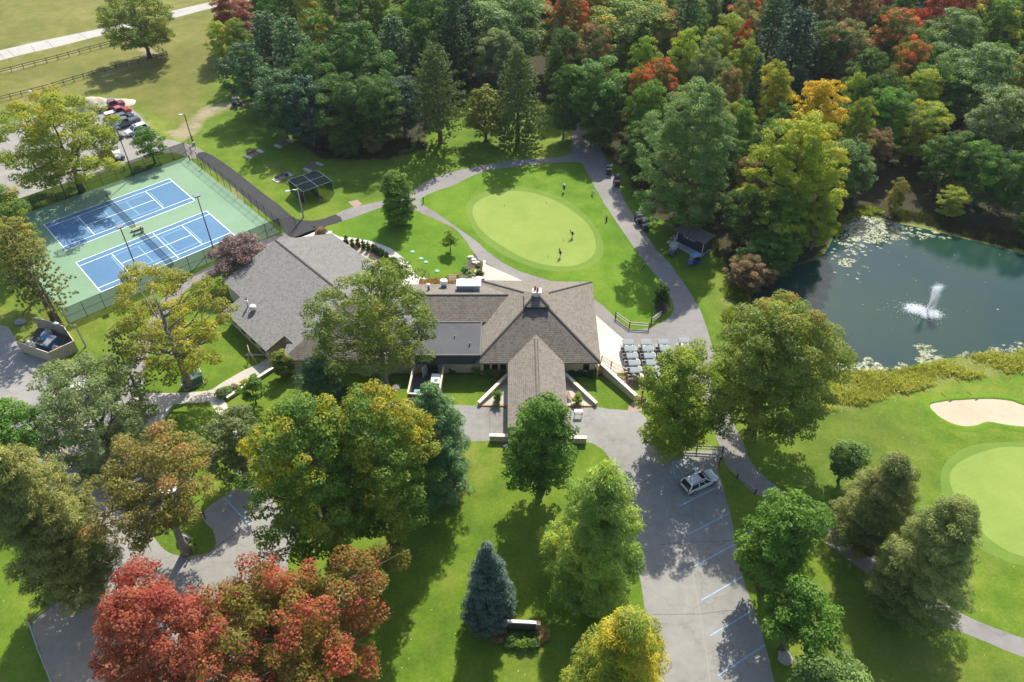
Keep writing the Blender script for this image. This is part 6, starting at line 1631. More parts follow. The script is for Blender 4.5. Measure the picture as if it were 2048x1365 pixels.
# weeds and tall grass on the banks
def tufts(name, zones, n, hmin, hmax, mat, seed):
    rg = np.random.default_rng(seed); P_ = []
    for poly, wt in zones:
        w_ = wpoly(poly); xs = [p[0] for p in w_]; ys = [p[1] for p in w_]
        m_ = int(n * wt); X = rg.uniform(min(xs), max(xs), m_ * 4); Y = rg.uniform(min(ys), max(ys), m_ * 4)
        k = inside(X, Y, w_); P_.append(np.stack([X[k][:m_], Y[k][:m_]], 1))
    P_ = np.concatenate(P_)
    gap = np.sin(P_[:, 0] * .9 + 1.3 * np.sin(P_[:, 1] * .7)) + np.sin(P_[:, 1] * 1.3 + P_[:, 0] * .37) + np.sin(P_[:, 0] * .23 + 2)
    P_ = P_[gap + rg.normal(size=len(P_)) * .8 > -.5]; hm = .75 + .25 * np.sin(P_[:, 0] * .5 + P_[:, 1] * .8); M_ = len(P_); B = 9; N = M_ * B
    hs = np.repeat(rg.uniform(hmin, hmax, M_) * hm, B) * rg.uniform(.6, 1.2, N)
    base = np.repeat(P_, B, 0) + rg.normal(size=(N, 2)) * .22
    ax = np.stack([rg.normal(size=N) * .45, rg.normal(size=N) * .45, np.ones(N)], 1); ax /= np.linalg.norm(ax, axis=1, keepdims=True)
    cen = np.concatenate([base, np.zeros((N, 1))], 1) + ax * (hs * .5)[:, None]
    cv = np.repeat(rg.uniform(0, 1, M_), B); fl = np.sin(base[:, 0] * .35) * np.cos(base[:, 1] * .5) * .5 + .5
    at_ = np.stack([rg.uniform(0, 1, N), np.clip(.5 * cv + .5 * fl, 0, 1), rg.uniform(.2, 1, N)], 1)
    me_ = leaves_mesh(name, cen, unit(rg, N) * np.array([1, 1, .3]) + np.array([0, -.3, .3]), ax, hs, np.full(N, .11) * rg.uniform(.6, 1.5, N), at_, mat, .05)
    o = bpy.data.objects.new(name, me_); COL.objects.link(o); o['kind'] = 'stuff'
L_weed = LG('bank_weeds', (.16, .20, .035), (.32, .34, .075), (.50, .46, .19), g=1.6, trans=.62)
L_weedg = LG('bank_green_weeds', (.07, .11, .014), (.14, .19, .024), (.26, .28, .05), g=1.8, trans=.6)
L_weedd = LG('shade_weeds', (.03, .045, .014), (.06, .075, .022), (.13, .12, .05), g=1.3)
L_straw = LG('straw_grass', (.30, .19, .07), (.42, .28, .11), (.55, .40, .2), g=1.2)
tufts('bank_weeds', [(Z_WEED[0][0], 1.0)], 6500, .25, .95, L_weed, 1)
tufts('bank_weeds', [([(1452, 560), (1498, 590), (1490, 690), (1550, 735), (1470, 740), (1448, 650)], 1.0)], 1500, .6, 1.6, L_weedg, 2)
tufts('pond_reeds', [([(1660, 470), (1695, 428), (1735, 415), (1770, 430), (1720, 432), (1690, 445), (1672, 476)], 1.0)], 700, .6, 1.5, L_weedg, 3)
tufts('shade_weeds', [([(1780, 420), (2060, 470), (2100, 520), (1990, 490), (1860, 455), (1790, 444)], 1.0), ([(1500, 490), (1560, 520), (1560, 560), (1490, 610), (1470, 560)], .6), (Z_WEED[1][0], .8), ([(1335, 430), (1430, 470), (1440, 520), (1400, 480)], .4)], 1500, .5, 1.2, L_weedd, 4)
tufts('straw_grass', [([(840, 562), (905, 557), (905, 568), (840, 572)], 1.0)], 260, .4, .9, L_straw, 5)
tufts('forest_undergrowth', [([(600, 285), (760, 300), (1100, 210), (1240, 330), (1330, 430), (1460, 480), (1660, 430), (1760, 330), (1900, 400), (2060, 450), (2060, 300), (1500, 250), (1100, 150), (700, 200)], 1.0)], 3000, .4, 1.2, L_weedd, 6)

# ------------------------------------------------------------------ rocks and slabs
def rock(px, py, sx, sy, sz, seed, label, mat, z=0.0, cat='rock', group=None, rz=0.0):
    r_ = random.Random(seed); g = at(px, py); bm = bmesh.new(); bmesh.ops.create_icosphere(bm, subdivisions=2, radius=1)
    ph = [r_.uniform(0, 6) for _ in range(6)]
    for v in bm.verts:
        n = v.co.normalized(); k = 1 + .18 * math.sin(3 * n.x + ph[0]) + .14 * math.sin(4 * n.y + ph[1]) + .12 * math.sin(5 * n.z + ph[2]) + r_.uniform(-.06, .06)
        v.co = Vector((n.x * sx * k, n.y * sy * k, max(-.3, n.z * k) * sz + sz * .3))
    me_ = bpy.data.meshes.new('rock'); bm.to_mesh(me_); bm.free(); me_.materials.append(mat)
    o = bpy.data.objects.new('rock', me_); COL.objects.link(o); o.location = (g.x, g.y, 0); o.rotation_euler = (0, 0, rz); return tag(o, label, cat, group)
M_rockg = asphalt('grey_rock', (.16, .155, .15), (.36, .345, .33), patch=1, crack=0); M_rockp = asphalt('pale_rock', (.52, .48, .42), (.78, .73, .66), patch=.4, crack=0)
for q_ in ((1497, 1066, .8, .6, .55, 1, 'dark boulder left of the round maple by the stalls'), (1529, 1166, 1.0, .9, .8, 2, 'grey boulder with a small white sign between the two maples'), (1569, 1316, .85, .8, .5, 3, 'flat grey boulder near the bottom right maple'), (368, 1083, .9, .7, .75, 4, 'angular boulder on the grass island of the left lot'), (488, 952, .8, .6, .5, 5, 'boulder under the round tree by the apron'), (42, 646, .8, .6, .5, 6, 'boulder beside the dumpster pen'), (762, 778, .9, .5, .35, 7, 'low stone left of the clubhouse oak trunk'), (792, 776, .8, .5, .35, 8, 'low stone right of the clubhouse oak trunk')):
    rock(*q_, M_rockg)
t = empty('small_sign', at(1524, 1159), 0, 'small white marker sign on the grey boulder', 'sign'); q = MB(); q.box((0, 0, 1.1), (.32, .04, .42)); q.build('plate', M_whitep, t); q = MB(); q.box((0, .04, .5), (.05, .05, 1.0)); q.build('post', M_black, t)
for k, (x, y, sx, sy) in enumerate(((941, 516, .7, .45), (947, 522, .8, .5), (951, 527, .8, .5), (949, 545, .8, .5), (944, 550, .6, .4), (938, 557, 1.0, .5), (950, 558, .8, .5), (960, 558, .9, .5))):
    rock(x, y, sx * .8, sy * .8, .3, 20 + k, 'pale flat stone set in the rock bed beside the patio', M_rockp, cat='stone', group='pale stones of the rock bed')
q = MB(); a, b = at(969, 526), at(967, 548); q.bar(a + Vector((0, 0, .25)), b + Vector((0, 0, .25)), .35, .5); q.build('patio_kerb', M_cap, label='pale kerb wall between the rock bed and the patio slab', cat='kerb wall')
q = MB()
kp = [at(774, 512, .0), at(786, 521), at(796, 532), at(803, 545), at(806, 558)]
for i in range(4): q.bar(kp[i] + Vector((0, 0, .2)), kp[i + 1] + Vector((0, 0, .2)), .35, .45)
q.build('curved_kerb', M_white, label='curved pale kerb wall inside the white walkway', cat='kerb wall')
for x, y in ((825, 504.5), (842, 518), (852, 525), (874, 543)):
    g = at(x, y); q = MB(); q.lathe([(.40, 0), (.40, .06), (.34, .12), (.1, .16), (.02, .165)], 18); q.build('tank_lid', paint('pale_green_lid', (.26, .44, .35), .8, spec=.1), loc=g, label='round pale green tank lid set in the lawn behind the clubhouse', cat='lid', group='green tank lids in the lawn')
g = at(660, 465); q = MB(); q.lathe([(.35, 0), (.35, .08), (.02, .12)], 12); q.build('tank_lid', M_whitep, loc=g, label='white round lid on the lawn behind the grey gable', cat='lid')

# ------------------------------------------------------------------ entrance furniture
M_pot = paint('dark_pot', (.10, .085, .075), .6)
t = empty('potted_palm', at(995, 803, .1), 0, 'tall potted palm on the left of the entrance canopy', 'potted plant'); q = MB(); q.lathe([(.28, 0), (.42, .55), (.38, .55), (.36, .48)], 14); q.build('pot', M_pot, t)
rg = np.random.default_rng(8); N = 60; ax = unit(rg, N) * np.array([1, 1, .3]) + np.array([0, 0, .75]); ax /= np.linalg.norm(ax, axis=1, keepdims=True); ln = rg.uniform(.7, 1.3, N)
o = bpy.data.objects.new('fronds', leaves_mesh('fronds', np.array([0, 0, 1.0]) + ax * (ln * .5)[:, None] + np.array([0, 0, .2]), unit(rg, N) + np.array([0, 0, 1.]), ax, ln, np.full(N, .2), rg.uniform(0, 1, (N, 3)), L_shrub)); COL.objects.link(o); o.parent = t
o = bpy.data.objects.new('leaves', broad_crown(77, .5, .7, .5, L_lime, dens=1.5, leaf=.14, csize=.5)[0]); COL.objects.link(o); o.parent = t
t = empty('potted_bush', at(1155, 806, .1), 0, 'round potted bush on the right of the entrance canopy', 'potted plant'); q = MB(); q.lathe([(.26, 0), (.38, .5), (.34, .5), (.32, .44)], 14); q.build('pot', M_pot, t)
o = bpy.data.objects.new('leaves', broad_crown(78, .55, .8, .45, L_ygreen, dens=1.6, leaf=.13, csize=.5)[0]); COL.objects.link(o); o.parent = t
t = empty('porch_bench', at(1136.5, 795, .1), R(105), 'brown slatted bench under the right eave of the canopy', 'bench'); mw = wood('bench_brown', (.20, .11, .07), (.32, .19, .12))
q = MB()
for k in range(4): q.box((0, -.22 + k * .15, .45), (1.4, .11, .04))
q.build('seat', mw, t); q = MB()
for k in range(3): q.box((0, .32 + k * .04, .62 + k * .14), (1.4, .04, .11))
q.build('backrest', mw, t)
for s in (-.62, .62):
    for y in (-.2, .3): q = MB(); q.box((s, y, .22), (.07, .07, .45)); q.build('leg', mw, t)
t = empty('bag_stand', at(1156.5, 832), 0, 'white topped stand with two dark holes on the drive', 'bag stand')
q = MB(); q.box((0, 0, 1.0), (1.15, .55, .07)); q.build('top_board', paint('cream_board', (.80, .76, .70), .6), t, bevel=.01)
for s in (-.14, .22): q = MB(); q.box((s, .08, 1.042), (.24, .2, .015)); q.build('opening', M_black, t)
for s in (-.5, .5):
    for y in (-.22, .22): q = MB(); q.tube([(s, y, 0), (s, y, 1.0)], .025, 6); q.build('leg', M_black, t)
q = MB(); q.box((0, -.22, .5), (1.0, .03, .05)); q.build('crossbar', M_black, t)
t = empty('flag_pair', at(1157, 818), 0, 'pair of thin dark stakes between the stand and the porch', 'stakes')
for s in (-.5, .6): q = MB(); q.tube([(s, 0, 0), (s, 0, .9)], .02, 6); q.build('stake', M_black, t)
g = at(1011, 893); q = MB(); q.box((0, 0, .1), (.55, .3, .2), rz=.6); q.build('ground_box', M_whitep, loc=g, label='small white box on the grass below the drive wall', cat='box')
# roof side sign board behind the range
t = empty('sign_board', at(906, 570, 0), 0, 'orange framed board on posts behind the range roof', 'sign board'); fr_ = paint('orange_frame', (.38, .13, .05), .6)
q = MB(); q.bar((-.75, 0, 2.0), (.75, 0, 2.0), .12, .16); q.build('top_rail', fr_, t)
for s in (-.72, .72): q = MB(); q.box((s, 0, 1.0), (.1, .1, 2.0)); q.build('post', fr_, t)
q = MB(); q.box((0, 0, 1.35), (1.3, .05, .9)); q.build('panel', paint('pale_panel', (.7, .62, .55), .6), t)
# A-frame and log on the left lawn
t = empty('timber_frame', at(505, 722), R(-25), 'leaning timber frame beside a log on the left lawn', 'timber frame'); mf = wood('pale_log', (.38, .29, .20), (.55, .44, .33))
q = MB(); q.tube([(-.2, -.9, 0), (-.1, 0, 1.9)], .07, 6); q.tube([(1.0, -.2, 0), (-.1, 0, 1.9)], .07, 6); q.tube([(-.1, 0, 1.9), (-.9, .7, 2.2)], .07, 6); q.build('frame', mf, t)
a, b = at(492, 713), at(530, 713); q = MB(); q.tube([a + Vector((0, 0, .25)), b + Vector((0, 0, .25))], .16, 8); q.build('log', mf, label='straight pale log lying beside the corner of the grey gable', cat='log')
# utility boxes
t = empty('transformer_box', at(386, 768), R(38), 'green metal transformer box beside the front walk', 'utility box'); gm = paint('box_green', (.06, .12, .085), .5)
q = MB(); q.box((0, 0, .65), (2.6, 1.3, 1.3), taper=.97); q.build('cabinet', gm, t, bevel=.04); q = MB(); q.box((0, 0, .03), (2.9, 1.6, .12)); q.build('pad', M_conc, t)
q = MB(); q.box((0, 0, 1.33), (2.66, 1.36, .07)); q.build('lid', gm, t)
t = empty('white_signpost', at(404, 752), R(-60), 'narrow white panel standing behind the transformer box', 'panel'); q = MB(); q.box((0, 0, .8), (1.5, .16, 1.2)); q.build('panel', M_whitep, t, bevel=.02)
for s in (-.6, .6): q = MB(); q.box((s, 0, .2), (.08, .08, .4)); q.build('post', M_whitep, t)
# dumpster pen
pen = [(34, 704), (106, 725), (158, 690), (126, 652)]
cs = [at(*p) for p in pen]; hpen = 2.0
cs = [at(31.5, 683, 2.0), at(96.5, 706, 2.0), at(147.5, 682.5, 2.0), at(127, 653, 2.0), at(90.5, 640.5, 2.0), at(66, 635.5, 2.0)]
cs = [Vector((c.x, c.y, 0)) for c in cs]
t = empty('dumpster_pen', cs[0], 0, 'open topped board pen around the blue dumpster', 'screen fence'); O = cs[0]; mb_ = wood('pen_boards', (.33, .25, .17), (.52, .42, .31))
for i in range(5):
    a, b = cs[i] - O, cs[i + 1] - O; d = b - a; nb = int(d.length / .15)
    q = MB()
    for k in range(nb):
        p = a + d * ((k + .5) / nb); q.box((p.x, p.y, 1.0 + .015 * math.sin(k * 7)), (d.length / nb * .93, .03 + .008 * (k % 2), 2.0), rz=math.atan2(d.y, d.x))
    q.build('board_panel', mb_, t)
    q = MB(); q.bar(a + Vector((0, 0, 2.02)), b + Vector((0, 0, 2.02)), .1, .05); q.build('cap_rail', M_plank, t)
    q = MB(); n_ = Vector((-d.y, d.x, 0)).normalized() * .07
    for z in (.4, 1.0, 1.6): q.bar(a + n_ + Vector((0, 0, z)), b + n_ + Vector((0, 0, z)), .05, .1)
    q.build('frame', M_fence, t)
sheet('pen_floor', [c[:2] for c in cs], asphalt('pen_dirt', (.05, .045, .04), (.12, .11, .10), patch=1, crack=0), .014, smooth=False, world=True)
t = empty('dumpster', at(100, 694), R(-18), 'blue steel dumpster with an open lid inside the board pen', 'dumpster'); mbl = paint('dumpster_blue', (.02, .12, .24), .5, var=.25)
q = MB(); q.loft([[(-1.2, -.9, .12), (1.2, -.9, .12), (1.2, .9, .12), (-1.2, .9, .12)], [(-1.2, -1.15, 1.25), (1.2, -1.15, 1.25), (1.2, .9, 1.55), (-1.2, .9, 1.55)]]); q.build('body', mbl, t, bevel=.03)
q = MB(); q.add([(-.9, -1.0, 1.32), (.1, -1.0, 1.32), (.1, -.2, 1.44), (-.9, -.2, 1.44)], [(0, 1, 2, 3)]); q.build('opening', M_black, t)
q = MB(); q.add([(.1, -1.1, 1.33), (1.2, -1.1, 1.33), (1.2, .9, 1.68), (.1, .9, 1.68)], [(0, 1, 2, 3)]); q.bar((-.95, -1.05, 1.36), (.1, -1.05, 1.36), .1, .06); q.bar((-.95, -1.05, 1.36), (-.95, -.15, 1.5), .1, .06); q.build('lid', paint('grey_lid', (.25, .26, .27), .5), t)
for s in (-1, 1): q = MB(); q.box((s * 1.28, 0, .8), (.16, .3, .2)); q.build('lift_pocket', mbl, t)
for k, (px, py, col, lab) in enumerate(((92, 672, (.78, .78, .76), 'white bag of rubbish behind the dumpster'), (98, 668, (.5, .5, .5), 'grey sack behind the dumpster'), (70, 694, (.55, .45, .36), 'cardboard box left of the dumpster'), (113, 700, (.5, .38, .26), 'brown carton right of the dumpster'), (62, 690, (.6, .6, .58), 'grey board left of the carton pile'))):
    rock(px, py, .7, .5, .6, 60 + k, lab, paint('rubbish_%d' % k, col, .7, var=.3), cat='rubbish')
# garden sign by the spruce
t = empty('garden_sign', at(1041, 1262), R(-3), 'timber entrance sign with a white ridge cap, seen from behind', 'sign')
q = MB(); q.box((0, 0, 1.0), (3.3, .22, 1.7)); q.build('board', paint('dark_green_board', (.045, .05, .035), .8, var=.3), t)
q = MB(); q.box((-.1, 0, 1.93), (3.5, .34, .14)); q.build('cap', M_whitep, t, bevel=.02)
q = MB(); q.bar((-1.75, -.19, 1.84), (1.55, -.19, 1.84), .05, .05); q.build('trim', fr_, t)
for s in (-1.9, 1.85): q = MB(); q.box((s, 0, .95), (.5, .5, 1.9)); q.build('pillar', M_deckd, t); 
q = MB(); q.box((0, -.75, .25), (3.0, .5, .12)); q.build('bench_ledge', paint('bleached_wood', (.46, .36, .28), .8), t)
for dx, dy, m_, lab in ((-2.3, -.6, L_brown, 'dry brown grass clump at the left of the garden sign'), (2.3, -.5, L_straw, 'straw coloured grass clump at the right of the garden sign'), (-1.0, -1.4, L_dark, 'dark plants in the bed left under the garden sign'), (.2, -1.5, L_shrub, 'green plants in the middle of the garden sign bed'), (1.3, -1.4, L_dark, 'dark plants in the bed right under the garden sign')):
    g = at(1041, 1262); c = pix((g.x + dx, g.y + dy, 0)); shrub(c[0], c[1], .75, .9, lab, m_)
t = empty('spot_light', at(1038, 1277), 0, 'small white spotlight in front of the garden sign', 'spotlight'); q = MB(); q.lathe([(.1, .1), (.14, .3), (.12, .34)], 10); q.build('lamp_head', M_whitep, t); q = MB(); q.tube([(0, 0, 0), (0, 0, .15)], .03, 6); q.build('stake', M_black, t)

# ------------------------------------------------------------------ hut by the path
t = empty('snack_hut', at(1362, 505), 0, 'small dark shuttered hut on a plank deck at the edge of the woods', 'hut')
ha, hb = at(1333, 486), at(1398, 519); hd = (hb - ha); hz = math.atan2(hd.y, hd.x); HL = hd.length
t.location = ha; t.rotation_euler = (0, 0, hz)
q = MB(); q.box((HL / 2, .55, .17), (HL, 1.3, .16)); q.box((HL / 2, 1.9, .17), (HL, 3.2, .14)); q.build('deck', wood('grey_deck', (.24, .24, .23), (.38, .38, .36)), t)
q = MB(); q.box((HL * .55, 2.6, 1.4), (HL * .80, 2.4, 2.4)); q.build('wall', paint('hut_wall', (.05, .055, .06), .8), t)
q = MB(); q.box((HL * .55, 1.36, 1.35), (HL * .74, .07, 1.9)); 
sh = q.build('shutter', paint('shutter_navy', (.018, .024, .042), .6), t)
q = MB()
for k in range(9): q.box((HL * .55, 1.31, .5 + k * .21), (HL * .74, .05, .03))
q.build('slats', paint('shutter_navy', (.018, .024, .042), .6), t)
q = MB(); q.bar((HL * .16, 1.33, 2.36), (HL * .94, 1.33, 2.36), .08, .12); q.bar((HL * .16, 1.33, .3), (HL * .16, 1.33, 2.4), .12, .08); q.bar((HL * .94, 1.33, .3), (HL * .94, 1.33, 2.4), .12, .08); q.build('frame', M_plank, t)
q = MB(); q.loft([[(HL * .08, .95, 2.5), (HL * 1.0, .95, 2.5), (HL * 1.0, .95, 2.62), (HL * .08, .95, 2.62)], [(HL * .08, 4.0, 2.9), (HL * 1.0, 4.0, 2.9), (HL * 1.0, 4.0, 3.02), (HL * .08, 4.0, 3.02)]]); ho = q.build('roof', M_sh_brown, t); planar_uv(ho.data)
fc_ = bpy.data.curves.new('lettering', 'FONT'); fc_.body = 'THE HUT'; fc_.size = .62; fc_.align_x = 'CENTER'; fc_.extrude = .01
tmp = bpy.data.objects.new('lettering_tmp', fc_); COL.objects.link(tmp); bpy.context.view_layer.update()
lm_ = bpy.data.meshes.new_from_object(tmp.evaluated_get(bpy.context.evaluated_depsgraph_get())); bpy.data.objects.remove(tmp)
lm_.materials.clear(); lm_.materials.append(paint('sign_letters', (.42, .55, .62), .6)); lo_ = bpy.data.objects.new('lettering', lm_); COL.objects.link(lo_); lo_.parent = t; lo_.location = (HL * .52, 1.27, 1.75); lo_.rotation_euler = (PI / 2, 0, 0)
for k, (x, y, col, lab) in enumerate(((.4, .9, (.3, .10, .08), 'red cooler on the left end of the hut deck'), (.9, 1.3, (.5, .4, .38), 'tan box on the left end of the hut deck'), (.35, 1.6, (.08, .2, .2), 'teal box at the back of the hut deck'))):
    p = t.location + Vector((x * math.cos(hz) - y * math.sin(hz), x * math.sin(hz) + y * math.cos(hz), .25)); q = MB(); q.box((0, 0, .3), (.55, .45, .6), rz=hz); q.build('crate', paint('crate_%d' % k, col, .6), loc=p, bevel=.02, label=lab, cat='box')
q = MB(); p = t.location + Vector((1.2 * math.cos(hz) - .35 * math.sin(hz), 1.2 * math.sin(hz) + .35 * math.cos(hz), .25)); q.lathe([(.18, 0), (.2, .3), (.18, .42), (.02, .44)], 12); q.build('white_bucket', M_whitep, loc=p, label='white bucket on the front edge of the hut deck', cat='bucket')

# ------------------------------------------------------------------ bags, rakes, sand heap
def golf_bag(px, py, col, lab):
    t = empty('golf_bag', at(px, py), rw.uniform(0, 6), lab, 'golf bag'); q = MB(); q.tube([(0, 0, .05), (.12, 0, .5), (.26, 0, .95)], [.13, .15, .15], 10); q.build('bag', paint('bag_' + lab[:5], col, .6), t)
    q = MB()
    for k in range(6): q.tube([(.26, .08 * math.cos(k), .9), (.34, .10 * math.cos(k * 1.1), 1.2)], .018, 5); q.ball((.36, .10 * math.cos(k * 1.1), 1.22), .045, 6)
    q.build('clubs', M_galv, t)
    for s in (-1, 1): q = MB(); q.tube([(.22, 0, .8), (.6, s * .25, 0)], .014, 5); q.build('leg', M_black, t)
golf_bag(1183.5, 391, (.5, .55, .62), 'blue white golf bag in the shade at the path edge'); golf_bag(1213, 444, (.03, .03, .03), 'black golf bag standing at the right of the putting green'); golf_bag(1284.5, 538, (.18, .14, .11), 'pale topped golf bag at the right edge of the lawn')
for x, y, lab in ((1901, 803, 'left rake lying on the bunker rim'), (1953, 800, 'right rake lying on the bunker rim')):
    t = empty('bunker_rake', at(x, y), R(115), lab, 'rake'); q = MB(); q.tube([(0, 0, .05), (1.7, 0, .12)], .03, 5); q.build('handle', M_black, t); q = MB(); q.box((0, 0, .06), (.08, .6, .06)); q.build('head', M_black, t)
bm = bmesh.new(); bmesh.ops.create_grid(bm, x_segments=40, y_segments=40, size=1)
rs = random.Random(4)
for v in bm.verts:
    x, y = v.co.x, v.co.y; h = max(0, 1 - (x + .35) ** 2 * 3.0 - y * y * 1.25) * 2.3 + max(0, .8 - (x - .45) ** 2 * 2.2 - (y - .1) ** 2 * 1.5) * 1.2
    h += (.10 * math.sin(9 * x + 2) * math.sin(8 * y) + rs.uniform(-.03, .03)) * (h > .05)
    v.co = Vector((x * 7.0, y * 3.3, h - .06))
me_ = bpy.data.meshes.new('sand_heap'); bm.to_mesh(me_); bm.free(); me_.materials.append(asphalt('heap_sand', (.42, .35, .26), (.62, .54, .43), crack=0)); me_.polygons.foreach_set('use_smooth', [True] * len(me_.polygons))
o = bpy.data.objects.new('sand_heap', me_); COL.objects.link(o); g = at(206, 212); o.location = (g.x, g.y, 0); o.rotation_euler = (0, 0, R(12)); tag(o, 'large pale heap of sand beside the red pickups', 'sand heap')
for s, (x, y) in enumerate(((464, 211), (488, 209))):
    q = MB(); q.tube([(0, 0, 0), (0, 0, 2.2)], .07, 6); q.build('black_post', M_post, loc=at(x, y), label=('left' if s == 0 else 'right') + ' black post beside the cart stored by the woods', cat='post')
for k, (x, y) in enumerate(((1009, 413), (1093, 408), (1127, 482), (1096, 515))):
    q = MB(); q.tube([(0, 0, 0), (0, 0, .35)], .035, 6); q.build('hole_marker', M_black, loc=at(x, y), label='short dark hole marker standing on the putting green', cat='hole marker', group='hole markers on the putting green')

# ------------------------------------------------------------------ fountain
fg = at(1853, 623)
t = empty('fountain', fg, 0, 'fountain throwing a slanting white jet in the pond', 'fountain')
q = MB(); q.lathe([(.55, -.05), (.6, .12), (.4, .2), (.1, .22)], 16); q.build('float', paint('grey_float', (.2, .22, .23), .5), t)
m, nt, b = nodes('water_spray'); b.inputs['Base Color'].default_value = (.92, .95, .97, 1); b.inputs['Roughness'].default_value = .35
tr = nt.nodes.new('ShaderNodeBsdfTranslucent'); tr.inputs[0].default_value = (.95, .97, 1, 1); mx = nt.nodes.new('ShaderNodeMixShader'); mx.inputs[0].default_value = .55
nt.links.new(b.outputs[0], mx.inputs[1]); nt.links.new(tr.outputs[0], mx.inputs[2]); nt.links.new(mx.outputs[0], nt.nodes['Material Output'].inputs[0])
rg = np.random.default_rng(12)
def drops(name, cen, size, parent):
    N = len(cen); cen = np.array(cen); d = unit(rg, N)
    me_ = leaves_mesh(name, cen, d, unit(rg, N), size, size * .8, rg.uniform(0, 1, (N, 3)), m); o = bpy.data.objects.new(name, me_); COL.objects.link(o); o.parent = parent; return o
N = 6500; s_ = rg.uniform(0, 1, N) ** .8
jx = .25 * s_ ** 1.4; jz = 5.6 * s_ * (1.18 - .36 * s_); sp_ = .04 + .52 * s_ ** 1.5
cj = np.stack([jx + rg.normal(size=N) * sp_ * .8, .3 * s_ + rg.normal(size=N) * sp_ * .5, jz + rg.normal(size=N) * sp_ * .4 + .2], 1)
drops('jet', cj, rg.uniform(.035, .09, N), t)
N = 1400; s2 = rg.uniform(0, 1, N)
cf = np.stack([.55 + .5 * s2 + rg.normal(size=N) * .25, .3 + rg.normal(size=N) * .3, 5.0 * (1 - s2 ** 1.6) * rg.uniform(.6, 1, N) + .1], 1)
drops('falling_spray', cf, rg.uniform(.03, .07, N), t)
N = 7500; a_ = rg.uniform(0, 2 * PI, N); r_ = np.abs(rg.normal(size=N)) ** .7
cx_ = -.6 + np.where(rg.uniform(size=N) < .5, -1.0, .8); 
cr_ = np.stack([cx_ + np.cos(a_) * r_ * 1.2, np.where(cx_ < 0, .5, -.7) + np.sin(a_) * r_ * .85, .03 + np.abs(rg.normal(size=N)) * .10], 1)
drops('foam', cr_, rg.uniform(.06, .16, N), t)
N = 110; drops('splashes', np.stack([rg.normal(size=N) * 3.2 - 1.5, rg.normal(size=N) * 1.5, np.full(N, .05)], 1), rg.uniform(.06, .18, N), t)
